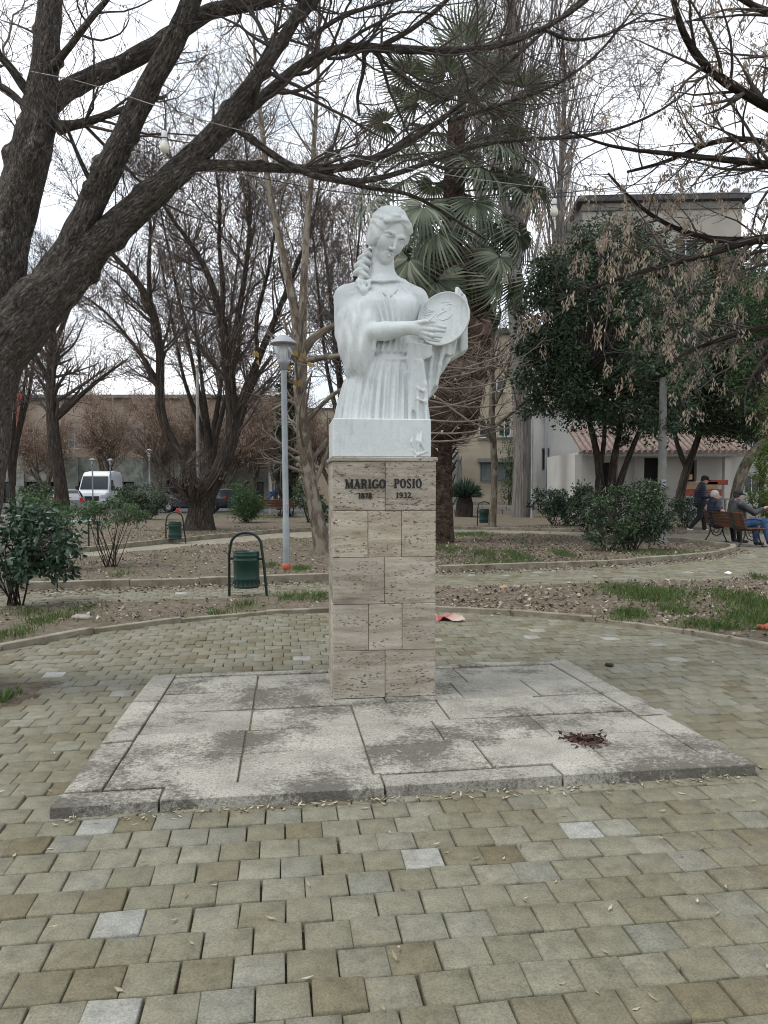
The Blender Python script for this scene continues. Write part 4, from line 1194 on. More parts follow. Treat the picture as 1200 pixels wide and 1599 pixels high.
def spawn(P, Rr, n, t=(0.15, 1.0), ang=(35, 70), L=(0.5, 1.2), wander=0.25, trop=0.05, rr=0.5, rmin=0.002, K=7, bias=None, taper=0.25, wlen=True):
    """n children from parent polylines P (N,K0,3)"""
    N, K0, _ = P.shape
    ln = np.linalg.norm(np.diff(P, axis=1), axis=2).sum(1)
    p = ln/ln.sum() if wlen else np.full(N, 1/N)
    i = rng.choice(N, n, p=p)
    tt = rng.uniform(t[0], t[1], n)
    x = tt * (K0-1); k = np.minimum(x.astype(int), K0-2); f = (x-k)[:, None]
    A, B = P[i, k], P[i, k+1]
    st = A*(1-f) + B*f
    T = nrm(B-A)
    pr = Rr[i, k]*(1-f[:, 0]) + Rr[i, k+1]*f[:, 0]
    q = nrm(np.cross(T, rvec(n)))
    if bias is not None: q = nrm(q + np.asarray(bias)); q = nrm(q - T*(q*T).sum(1, keepdims=True))
    a = np.radians(rng.uniform(ang[0], ang[1], n))[:, None]
    d = nrm(T*np.cos(a) + q*np.sin(a))
    le = rng.uniform(L[0], L[1], n) * (1.05 - 0.45*tt)
    st_len = (le/(K-1))[:, None]
    pts = [st]
    curl = rvec(n)*wander*0.5
    for s in range(K-1):
        d = nrm(d + rng.normal(size=(n, 3))*wander*0.55 + curl + np.array((0, 0, trop)))
        pts.append(pts[-1] + d*st_len)
    Pn = np.stack(pts, 1)
    r0 = np.maximum(pr*rr*rng.uniform(.6, 1.1, n), rmin)
    Rn = r0[:, None]*np.linspace(1, taper, K)[None]
    return Pn, np.maximum(Rn, rmin*0.6)

def leaves(name, C, L, Wd, axis=None, droop=0.0, nb=None, fold=0.25, shape=4, rnd=None):
    """one folded blade for each centre C; axis = long directions"""
    n = len(C)
    a = rvec(n) if axis is None else nrm(axis)
    if droop: a = nrm(a + np.array((0, 0, -droop)))
    r = rvec(n) if nb is None else nrm(nb)
    b = nrm(np.cross(a, r)); c = np.cross(a, b)
    L = np.broadcast_to(L, (n,))[:, None]; Wd = np.broadcast_to(Wd, (n,))[:, None]
    v0 = C; tip = C + a*L - c*L*0.08
    l = C + a*L*0.45 + b*Wd*0.5 + c*Wd*fold; r_ = C + a*L*0.45 - b*Wd*0.5 + c*Wd*fold
    V = np.stack([v0, l, tip, r_], 1).reshape(-1, 3)
    i = np.arange(n)*4
    F = np.concatenate([np.stack([i, i+1, i+2], 1), np.stack([i, i+2, i+3], 1)])
    rnd = rng.random(n) if rnd is None else rnd
    return mesh_np(name, V, F, False, {'rnd': np.repeat(rnd, 4)})

def clumps(centers, radii, n_each, squash=0.8):
    k = len(centers)
    idx = np.repeat(np.arange(k), n_each)
    p = rng.normal(size=(len(idx), 3)); p = nrm(p) * (rng.random((len(idx), 1))**0.45)
    p[:, 2] *= squash
    return centers[idx] + p * np.asarray(radii)[idx][:, None], p, idx
def crown_centers(c, r, n, shell=0.55):
    p = rvec(n) * (shell + (1-shell)*rng.random((n, 1))**0.6)
    lump = 1 + 0.22*vnoise(p[:, 0]*2.2+c[0], p[:, 1]*2.2, p[:, 2]*2.2)
    return np.asarray(c) + p*lump[:, None]*np.asarray(r)

def reroot(objs_root, loc):
    bpy.context.view_layer.update()
def tree_root(name, loc, label, cat='tree', group=None):
    o = empty(name, loc); tag(o, label, cat, group); return o
def put(name, me, mat, root):
    me.transform(Matrix.Translation(Vector(root.location)).inverted())
    o = link(name, me, MAT[mat], root)
    if name in ('twigs', 'crown', 'foliage', 'seed_clusters', 'leaves', 'dead_leaves', 'limbs', 'stems'): o['kind'] = 'stuff'
    return o
def clusters_hanging(name, tips, n_per, L, Wd, spread, mat, root, drop=0.08):
    n = len(tips)
    idx = np.repeat(np.arange(n), n_per)
    m = len(idx)
    off = rng.normal(size=(m, 3))*np.array((spread*.45, spread*.45, 0))
    off[:, 2] = -rng.random(m)*drop
    a = rvec(m)*0.55 + np.array((0, 0, -1.0))
    cl = rng.random(n)[idx]
    me = leaves(name, tips[idx] + off, L*rng.uniform(.7, 1.2, m), Wd*rng.uniform(.7, 1.2, m), a, rnd=np.clip(cl*0.6 + rng.random(m)*0.4, 0, 1))
    return put(name, me, mat, root)
def cat_(*ps): return np.concatenate([p[0] for p in ps]), np.concatenate([p[1] for p in ps])
def stack(limbs, K=16):
    q = [resample(P, Rr, K) for P, Rr in limbs]
    return np.stack([a for a, b in q]), np.stack([b for a, b in q])

def clear_of_statue(p, sky=318):
    # no twig grows into the space in front of the statue
    P, r = p
    k = 1200.0 / P[..., 1]
    px = 600 + P[..., 0]*k; py = 755 - (P[..., 2]-CAM_H)*k
    bad = ((px > 512) & (px < 742) & (py > sky) & (P[..., 1] < 7.0)).any(1)
    return P[~bad], r[~bad]
# ---- the big maple leaning into the picture beside the platform
def big_maple():
    D = 5.5
    T = [limb([(-150, 1100, 118, D), (-138, 1040, 98, D), (-100, 900, 82, D), (-68, 750, 78, D), (-58, 610, 78, D), (-30, 545, 74, D), (-6, 500, 58, D), (14, 462, 32, D), (22, 430, 5, D)], 30)]
    T[0] = (T[0][0] - np.array((.03, 0, 0)), T[0][1]*.95)
    A = limb([(-48, 590, 50, D), (-14, 510, 48, D), (6, 430, 40, D), (14, 350, 36, D), (42, 270, 35, D), (60, 203, 32, D), (70, 110, 24, D), (76, 34, 21, D), (82, -60, 18, D), (92, -260, 13, D), (120, -520, 6, D)], 30)
    B1 = limb([(-25, 570, 45, D), (45, 500, 46, D), (88, 438, 34, D), (116, 380, 26, 5.45), (142, 320, 24, 5.4), (175, 250, 22, 5.3), (205, 190, 20, 5.25), (240, 120, 19, 5.2), (280, 55, 18, 5.1), (302, 0, 17, 5.05), (318, -80, 14, 5), (330, -240, 9, 5), (300, -420, 4, 5)], 30)
    B2 = limb([(-45, 590, 50, D), (20, 515, 54, D), (85, 455, 42, D), (128, 408, 31, 5.5), (165, 367, 28, 5.45), (215, 325, 25, 5.4), (260, 285, 23.5, 5.35), (300, 250, 21, 5.3), (335, 210, 17, 5.3), (370, 160, 15, 5.25), (402, 122, 12, 5.25), (440, 68, 10.5, 5.2), (478, 5, 9, 5.2), (505, -70, 7, 5.2), (520, -240, 4, 5.2)], 30)
    C = limb([(68, 170, 22, D), (92, 142, 18, D), (120, 130, 17, 5.55), (180, 106, 16, 5.6), (240, 75, 15, 5.65), (290, 38, 15, 5.7), (330, 12, 13, 5.7), (400, 8, 11, 5.8), (470, -20, 9, 5.9), (560, -90, 6, 6)], 24)
    B2b = limb([(318, 238, 15, 5.3), (352, 205, 13, 5.35), (398, 162, 11, 5.4), (440, 128, 10, 5.5), (488, 80, 9, 5.6), (520, 70, 8.5, 5.6), (580, 74, 8, 5.7), (650, 79, 7, 5.8), (740, 79, 6.5, 6), (800, 66, 6, 6.1), (850, 45, 5, 6.2), (905, 12, 4, 6.3), (960, -40, 3, 6.4)], 24)
    B2c = limb([(300, 258, 12, 5.3), (330, 264, 10, 5.35), (380, 256, 9.5, 5.4), (440, 262, 9, 5.6), (500, 268, 8, 5.7), (560, 258, 7.5, 5.9), (620, 235, 6.5, 6.1), (680, 195, 5.5, 6.2), (735, 150, 4.5, 6.3), (790, 100, 4, 6.4), (860, 40, 3, 6.5), (930, -20, 2, 6.6)], 24)
    B2d = limb([(372, 200, 8, 5.3), (420, 245, 7, 5.4), (480, 276, 6, 5.5), (540, 289, 5.5, 5.6), (600, 280, 5, 5.8), (680, 248, 4.6, 6), (760, 220, 4, 6.2), (840, 216, 3.6, 6.4), (920, 214, 3.2, 6.5), (990, 195, 2.6, 6.6), (1050, 165, 2, 6.7), (1110, 110, 1.4, 6.8)], 24)
    more = [limb([(90, 200, 13, D), (115, 196, 9, D), (150, 186, 7, 5.4), (205, 165, 5, 5.3), (260, 150, 3, 5.2)]),
            limb([(500, 268, 5.5, 5.9), (560, 292, 4.5, 6.2), (640, 300, 3.5, 6.5), (700, 335, 3, 6.8), (760, 375, 2, 7.0)]),
            limb([(590, 74, 5, 5.7), (640, 48, 4.6, 5.7), (690, 10, 4, 5.7), (740, -50, 3, 5.7)]),
            limb([(568, 76, 4, 5.7), (570, 110, 3.6, 5.7), (556, 150, 3.2, 5.7), (562, 180, 2.4, 5.7)]),
            limb([(70, 120, 8, D), (110, 70, 6, 5.3), (150, 20, 5, 5.2), (190, -30, 4, 5)]),
            limb([(48, 150, 9, D), (10, 95, 7, 5.4), (-40, 50, 5, 5.3), (-120, 20, 3, 5.2)]),
            limb([(45, 170, 7, D), (0, 130, 6, 5.6), (-80, 120, 4, 5.7)]),
            limb([(470, 30, 6, 5.2), (520, -30, 5, 5.2), (600, -90, 3, 5.3)]),
            limb([(150, 300, 6, 5.4), (125, 250, 4, 5.3), (105, 200, 3, 5.2)]),
            limb([(480, 60, 4, 5.2), (540, 20, 4, 5.1), (620, 0, 3, 5.0), (700, -20, 2, 5)]),
            limb([(700, 190, 4, 6.2), (790, 160, 3.4, 6.3), (880, 130, 3, 6.4), (950, 70, 2, 6.5), (1000, 0, 1.5, 6.6)]),
            limb([(850, 45, 4, 6.2), (890, 65, 3, 6.2), (950, 55, 2.4, 6.3), (1010, 20, 1.6, 6.3)])]
    A, B1, B2, C = [(q[0], q[1]*.84) for q in (A, B1, B2, C)]
    limbs = T + [A, B1, B2, C]
    thin = [(q[0], q[1]*.82) for q in [B2b, B2c, B2d] + more]
    root = tree_root('maple_tree', (T[0][0][0][0], D, -0.03), 'thick dark leaning maple with forked limbs arching over the statue')
    put('trunk', bark_limbs('trunk', T, 44, 0.026, 0, 0.045), 'bark', root)
    for i, q in enumerate([A, B1, B2, C]): put('limb', bark_limbs('limb', [q], 44, 0.026, 5.0, 0.055, i+1), 'bark', root)
    for i, q in enumerate(thin): put('branch', bark_limbs('branch', [q], 10, 0.04, 2.0, 0.06, 5+i), 'bark', root)
    P, Rr = stack([A, B1, B2, C] + thin)
    P2, Rr2 = stack(thin + [(A[0][15:], A[1][15:]), (B1[0][18:], B1[1][18:]), (B2[0][18:], B2[1][18:]), (C[0][12:], C[1][12:])])
    l1 = spawn(P2, Rr2, 320, (0.1, 1), (30, 75), (0.5, 1.6), .30, .06, .42, .0035, 9)
    l1 = clear_of_statue(l1)
    l1b = spawn(P, Rr, 120, (0.3, 1), (50, 90), (0.25, 0.7), .2, .08, .10, .0032, 7)
    l1b = clear_of_statue(l1b)
    l2 = spawn(*cat_pad(l1, l1b), 2400, (0.15, 1), (30, 70), (0.18, 0.65), .34, .07, .55, .0024, 6)
    l2 = clear_of_statue(l2)
    l3 = spawn(*l2, 5200, (0.2, 1), (30, 70), (0.08, 0.30), .34, .05, .7, .0018, 5)
    l3 = clear_of_statue(l3)
    vs, fs, b = [], [], 0
    for p, S in ((l1, 5), (l1b, 5), (l2, 4), (l3, 3)):
        v, f = tubes(*p, S); vs.append(v); fs.append(f+b); b += len(v)
    put('twigs', mesh_np('twigs', np.concatenate(vs), np.concatenate(fs), True), 'twig', root)
    tips = np.concatenate([l2[0][:, -1], l3[0][:, -1]])
    sel = tips[rng.random(len(tips)) < 0.10]
    clusters_hanging('seed_clusters', sel, 4, .026, .010, .018, 'seed', root, .03)
    return root
def cat_pad(a, b):
    K = max(a[0].shape[1], b[0].shape[1])
    def up(p):
        P, r = p
        if P.shape[1] == K: return p
        t = np.linspace(0, P.shape[1]-1, K); k = np.minimum(t.astype(int), P.shape[1]-2); f = t-k
        return P[:, k]*(1-f)[None, :, None] + P[:, k+1]*f[None, :, None], r[:, k]*(1-f) + r[:, k+1]*f
    a, b = up(a), up(b)
    return np.concatenate([a[0], b[0]]), np.concatenate([a[1], b[1]])

# ---- box elder at the plaza's edge whose seed-laden branches hang in from the side
def side_maple():
    D = 6.8
    trunk = limb([(1452, 1040, 60, D), (1448, 900, 48, D), (1440, 700, 44, D), (1430, 500, 42, D), (1420, 330, 40, D), (1400, 150, 30, D), (1390, -100, 22, D), (1380, -400, 8, D)], 26)
    R1 = limb([(1415, 330, 24, D), (1330, 240, 14, 6.7), (1260, 195, 10, 6.6), (1200, 166, 8, 6.5), (1130, 128, 7, 6.4), (1085, 90, 6, 6.3), (1062, 45, 5, 6.3), (1050, 0, 4.2, 6.2), (1044, -60, 3, 6.2), (1050, -160, 2, 6.2)], 24)
    R2 = limb([(1420, 400, 18, D), (1300, 290, 9, 6.6), (1200, 253, 6, 6.5), (1130, 250, 5, 6.4), (1060, 240, 4, 6.3), (1000, 236, 3, 6.2), (940, 228, 2.2, 6.1), (890, 205, 1.5, 6)], 20)
    R3 = limb([(1425, 480, 20, D), (1320, 400, 11, 6.6), (1200, 364, 7.5, 6.4), (1140, 386, 6, 6.3), (1080, 404, 5, 6.2), (1000, 424, 3.6, 6.1), (930, 446, 2.6, 6), (870, 470, 1.6, 6)], 20)
    R4 = limb([(1330, 380, 9, 6.9), (1200, 372, 5, 6.9), (1110, 376, 4.5, 6.9), (1040, 352, 3.6, 6.9), (985, 312, 2.6, 6.8), (950, 270, 1.8, 6.8)], 18)
    R5 = limb([(1400, 200, 18, D), (1310, 80, 9, 6.4), (1250, 30, 7, 6.2), (1190, 20, 5, 6.1), (1130, -20, 3.5, 6), (1080, -70, 2, 5.9)], 16)
    R6 = limb([(1420, 560, 14, D), (1310, 520, 8, 6.6), (1200, 505, 5, 6.5), (1120, 530, 3.6, 6.4), (1050, 560, 2.2, 6.4)], 16)
    R7 = limb([(1330, 330, 7, 6.9), (1200, 215, 5, 6.9), (1120, 215, 4, 6.9), (1040, 255, 3, 6.8), (980, 268, 2, 6.8)], 16)
    root = tree_root('maple_tree', (trunk[0][0][0], D, 0), 'box elder branches hung with tan seed clusters in front of the dark evergreens')
    put('trunk', bark_limbs('trunk', [trunk], 20, 0.07, 1.5, .05), 'bark', root)
    br = [R1, R2, R3, R4, R5, R6, R7]
    for i, q in enumerate(br): put('branch', bark_limbs('branch', [q], 8, 0.05, 1.0, .05, 9+i), 'bark_far', root)
    P, Rr = stack(br, 20)
    l1 = spawn(P, Rr, 150, (.25, 1), (30, 70), (.4, 1.2), .16, .0, .5, .0032, 8)
    l1 = clear_of_statue(l1)
    l2 = spawn(*l1, 800, (.15, 1), (30, 70), (.15, .5), .2, -.02, .6, .0022, 6)
    l2 = clear_of_statue(l2)
    l3 = spawn(*l2, 900, (.2, 1), (30, 60), (.08, .22), .2, -.05, .7, .0016, 5)
    l3 = clear_of_statue(l3)
    vs, fs, b = [], [], 0
    for p, S in ((l1, 5), (l2, 4), (l3, 3)):
        v, f = tubes(*p, S); vs.append(v); fs.append(f+b); b += len(v)
    put('twigs', mesh_np('twigs', np.concatenate(vs), np.concatenate(fs), True), 'twig', root)
    tips = np.concatenate([l2[0][:, -1], l3[0][:, -1], l1[0][:, -1]])
    x = tips[:, 0]/tips[:, 1]
    zrow = (tips[:, 2]-1.5)/tips[:, 1]
    pr = np.where((zrow > .18) & (zrow < .40), .33, .20)
    sel = tips[(rng.random(len(tips)) < pr)]
    # several bunches share a tip
    sel = np.concatenate([sel, sel[rng.random(len(sel)) < .45] + rng.normal(0, .035, (1, 3))])
    clusters_hanging('seed_clusters', sel, 12, .046, .014, .04, 'samara', root, .10)

def generic_tree(name, label, base, limbs, barkm, twigm, n1, n2, n3, L1, L2, L3, seed=None, seed_n=4, seed_L=.05, frac=.5, trop=(.08, .06, .03), S=10, ang=(30, 65), knots=.8, rmin=(.006, .004, .003), step=.14, group=None, seedW=.35):
    root = tree_root(name, base, label, group=group)
    put('trunk', bark_limbs('trunk', limbs, S, step, knots, .05, int(abs(base[0])*10)), barkm, root)
    P, Rr = stack(limbs, 18)
    l1 = spawn(P, Rr, n1, (.35, 1), ang, L1, .13, trop[0], .42, rmin[0], 8)
    l2 = spawn(*l1, n2, (.15, 1), (30, 70), L2, .17, trop[1], .55, rmin[1], 6)
    vs, fs, b = [], [], 0
    sets = [(l1, 5), (l2, 3)]
    tips = [l2[0][:, -1], l2[0][:, 3]]
    if n3:
        l3 = spawn(*l2, n3, (.15, 1), (30, 70), L3, .2, trop[2], .7, rmin[2], 5); sets.append((l3, 3)); tips = [l3[0][:, -1], l3[0][:, 2]]
    for p, q in sets:
        v, f = tubes(*p, q); vs.append(v); fs.append(f+b); b += len(v)
    put('crown', mesh_np('crown', np.concatenate(vs), np.concatenate(fs), True), twigm, root)
    if seed:
        t = np.concatenate(tips); t = t[rng.random(len(t)) < frac]
        clusters_hanging('seed_clusters', t, seed_n, seed_L, seed_L*seedW, seed_L*1.4, seed, root, seed_L*1.8)
    return root

def forked_maple():
    D = 24.0
    L = [limb([(310, 832, 31), (311, 815, 24), (312, 795, 20), (314, 772, 17), (322, 758, 9)], 14, D),
         limb([(312, 785, 19), (298, 738, 15), (282, 712, 13), (256, 672, 12), (247, 640, 12), (250, 600, 11), (252, 560, 10.5), (247, 510, 10), (235, 466, 9), (205, 425, 7), (170, 393, 5), (150, 365, 3.5), (120, 300, 2)], 24, D),
         limb([(235, 470, 6), (231, 420, 5), (236, 370, 4), (233, 310, 3), (240, 240, 1.5)], 14, D),
         limb([(250, 600, 6), (225, 560, 5), (195, 520, 4), (160, 480, 3), (110, 450, 2)], 14, D),
         limb([(316, 792, 22), (334, 755, 21), (352, 716, 20), (365, 680, 17), (364, 640, 15), (358, 590, 14), (354, 540, 12), (346, 490, 10), (328, 430, 7.5), (300, 380, 5.5), (262, 335, 4), (230, 270, 2)], 24, D),
         limb([(360, 665, 12), (385, 610, 11), (404, 560, 9), (420, 520, 8), (442, 470, 6.5), (465, 410, 5), (490, 350, 3), (500, 280, 2)], 18, D),
         limb([(357, 560, 9), (372, 500, 7.5), (383, 430, 6), (392, 350, 4.5), (388, 270, 3.5), (380, 180, 2)], 18, D),
         limb([(347, 500, 7), (350, 440, 6), (340, 380, 5), (346, 310, 4), (330, 230, 3), (335, 140, 1.5)], 18, D),
         limb([(404, 565, 6), (396, 500, 5), (420, 430, 4), (430, 350, 3), (455, 260, 2)], 14, D),
         limb([(340, 745, 12), (358, 715, 12), (374, 660, 9), (392, 600, 7), (425, 555, 4)], 14, D)]
    L = [(P, r*(.62 if i else .95)) for i, (P, r) in enumerate(L)]
    generic_tree('maple_tree', 'dark forked maple with two spreading trunks beside a green bin', (*G(312, 830)[:2], 0), L, 'bark_far', 'twig', 260, 3200, 5000, (.9, 3.4), (.4, 1.5), (.2, .65), 'seed', 4, .075, .5, S=14, rmin=(.013, .009, .0065), step=.2, knots=1.0)

def plane_tree():
    D = 16.4
    L = [limb([(505, 868, 15), (500, 830, 12.5), (493, 800, 11.5), (484, 750, 11), (475, 690, 10), (469, 640, 9.5), (469, 590, 10), (471, 545, 9), (465, 512, 8.5)], 24, D),
         limb([(467, 525, 9), (460, 480, 7), (452, 440, 6), (436, 370, 5.4), (420, 300, 5), (412, 225, 4), (404, 150, 3), (396, 60, 2)], 20, D),
         limb([(470, 535, 8), (475, 450, 6), (477, 380, 5), (484, 310, 4.4), (492, 210, 3.4), (498, 100, 2.4), (500, -20, 1.5)], 20, D),
         limb([(474, 545, 7), (490, 524, 6), (508, 513, 5), (530, 508, 4), (545, 488, 3), (560, 460, 2)], 12, D),
         limb([(473, 565, 6), (500, 556, 4.5), (540, 555, 3.5), (600, 548, 2.6, 15.5), (680, 545, 2, 15), (760, 520, 1.2, 14.6)], 14, D),
         limb([(478, 660, 4), (500, 630, 3.4), (540, 600, 3, 15.8), (620, 590, 2.6, 15), (700, 596, 2, 14.5), (770, 570, 1.2, 14.2)], 14, D),
         limb([(487, 765, 4), (500, 735, 3.4), (515, 700, 2.8), (530, 640, 2)], 10, D),
         limb([(470, 600, 3.4), (478, 605, 3.2), (480, 615, 3), (465, 622, 2.4), (445, 628, 2), (425, 640, 1.4)], 10, D)]
    root = generic_tree('plane_tree', 'slender mottled plane tree directly behind the near lamp post', (*G(505, 866)[:2], 0), L, 'bark_plane', 'twig_pale', 130, 700, 0, (.6, 2.2), (.3, 1.1), (.1, .3), None, S=14, rmin=(.008, .0055, .004), step=.12, knots=.6, trop=(.04, .03, .02))
    # low whippy branches reaching past the statue, in front of the palm
    tr = []
    for y0, y1 in ((566, 575), (585, 560), (604, 600), (622, 637), (640, 612), (655, 653), (676, 668), (690, 676), (600, 680)):
        tr.append(limb([(560, y0-10, 2.6, 15.2), (620, y0-4, 2.2, 14.8), (670, y0, 1.8, 14.6), (715, (y0+y1)/2+9, 1.5, 14.5), (760, y1+4, 1.2, 14.4), (805, y1-12, .8, 14.4)], 12))
    P, Rr = stack(tr, 12)
    l1 = spawn(P, Rr, 40, (.2, 1), (25, 55), (.25, .8), .12, .05, .7, .004, 6)
    v, f = tubes(P, Rr, 5); v2, f2 = tubes(*l1, 3)
    put('twigs', mesh_np('twigs', np.concatenate([v, v2]), np.concatenate([f, f2+len(v)]), True), 'twig_pale', root)
    # a few yellow leaves left near the lantern
    C = np.array([W(x, y, 13.4) for x, y in ((455, 548), (462, 560), (470, 555), (448, 575), (476, 572), (466, 585), (458, 590), (402, 552), (396, 548), (408, 560), (430, 570))])
    put('leaves', leaves('leaves', C + rng.normal(0, .03, C.shape), rng.uniform(.10, .17, len(C)), .12, droop=.5), 'lime_dead', root)
    C = l1[0][rng.random(len(l1[0])) < .35, -1]
    put('dead_leaves', leaves('dead_leaves', C, .10, .08, droop=1.0), 'dead_leaf', root)

def slim_trees():
    D = 36.0
    L = [limb([(97, 798, 12), (95, 760, 10), (92, 730, 9.5), (83, 690, 10), (82, 645, 8.5), (78, 600, 7), (84, 540, 5.5), (80, 480, 4), (88, 400, 2)], 20, D),
         limb([(86, 655, 5), (108, 636, 4.5), (130, 612, 3.5), (165, 585, 2.4), (200, 560, 1.5)], 10, D), limb([(78, 600, 4), (60, 560, 3.4), (30, 520, 2.5), (10, 470, 1.5)], 10, D),
         limb([(84, 540, 4), (110, 480, 3), (130, 420, 2)], 10, D)]
    generic_tree('maple_tree', 'straight dark maple trunk in front of the grey clad building', (*G(97, 806)[:2], 0), L, 'bark_far', 'twig', 80, 900, 1100, (1.2, 3.6), (.5, 1.8), (.3, .8), 'seed', 4, .10, .5, S=10, rmin=(.016, .011, .009), step=.3)
    D = 25.6
    L = [limb([(769, 828, 7), (770, 790, 5.5), (774, 750, 5), (773, 715, 5.4), (769, 680, 5), (768, 640, 4.6), (770, 600, 4), (768, 540, 3), (775, 470, 2)], 18, D),
         limb([(768, 690, 3.6), (755, 668, 3.2), (742, 650, 2.8), (722, 625, 2)], 8, D), limb([(770, 668, 3), (795, 648, 2.8), (830, 622, 2.2), (860, 580, 1.5)], 8, D), limb([(769, 640, 3), (790, 600, 2.4), (800, 540, 1.6)], 8, D)]
    generic_tree('young_tree', 'thin crooked sapling beside the small distant bin', (*G(769, 827)[:2], 0), L, 'bark_plane', 'twig_pale', 60, 420, 0, (.7, 2.4), (.4, 1.2), (.1, .2), None, S=8, rmin=(.012, .008, .006), step=.2)

def poplars():
    for i, (px, base_y, D, rb, lab) in enumerate(((815, 808, 33.5, 16, 'thick grey poplar trunk rising behind the sapling'), (742, 790, 44.0, 12, 'tall bare poplar directly behind the palm crown'), (868, 788, 47.0, 11, 'tall bare poplar rising behind the flat roofed block'))):
        b = G(px, base_y); b[1] = D; b[0] = (px-600)/1200*D; b[2] = 0 if D < 37 else -.25
        top = 25 if D < 40 else 29
        lean = (-.025 if i == 0 else .01)
        st = (np.array([b + np.array((lean*z + .12*math.sin(z*.5+i), 0, z)) for z in np.linspace(0, top, 14)]), np.linspace(rb*D/1200, .05, 14))
        root = tree_root('poplar_tree', b, lab)
        put('trunk', bark_limbs('trunk', [st], 14, .3, .6, .05, i), 'bark_grey', root)
        P, Rr = stack([st], 18)
        l1 = spawn(P, Rr, 70, (.32, .98), (14, 30), (4, 10), .035, .10, .45, .03, 9)
        l2 = spawn(*l1, 420, (.1, 1), (12, 30), (1.2, 3.6), .06, .14, .5, .014, 6)
        l3 = spawn(*l2, 900, (.1, 1), (15, 35), (.5, 1.5), .08, .12, .6, .009, 4)
        vs, fs, bb = [], [], 0
        for p, S in ((l1, 5), (l2, 3), (l3, 3)):
            v, f = tubes(*p, S); vs.append(v); fs.append(f+bb); bb += len(v)
        put('crown', mesh_np('crown', np.concatenate(vs), np.concatenate(fs), True), 'twig_grey', root)

# ---- palm: fan fronds above, a skirt of dead ones below
def fan_mesh(n=34, L=0.85, span=250, droop=.55, w=.045, dead=False):
    V, F, Rn = [], [], []
    for i in range(n):
        a = R(-span/2 + span*i/(n-1)); l = L*(0.72 + 0.28*math.cos(a*.6))*random.uniform(.92, 1.05)
        dx, dy = math.cos(a), math.sin(a)
        sag = droop*random.uniform(.7, 1.3)
        prof = []
        for t in (0.06, .38, .68, 1.0):
            r = l*t
            prof.append((dx*r*(1-.10*sag*t*t), dy*r*(1-.10*sag*t*t), -sag*l*max(0, t-.35)**1.7 + .05*abs(dy)*r))
        px, py = -dy, dx
        ws = (.2*w, w, .8*w, .004)
        b = len(V); tone_ = random.random()
        for (x, y, z), q in zip(prof, ws):
            V += [(x - px*q/2, y - py*q/2, z + q*.22), (x, y, z), (x + px*q/2, y + py*q/2, z + q*.22)]
            Rn += [tone_]*3
        for k in range(3):
            for m in (0, 1):
                F.append((b+3*k+m, b+3*k+m+1, b+3*k+4+m, b+3*k+3+m))
    return mesh_np('frond', V, F, False, {'rnd': Rn})
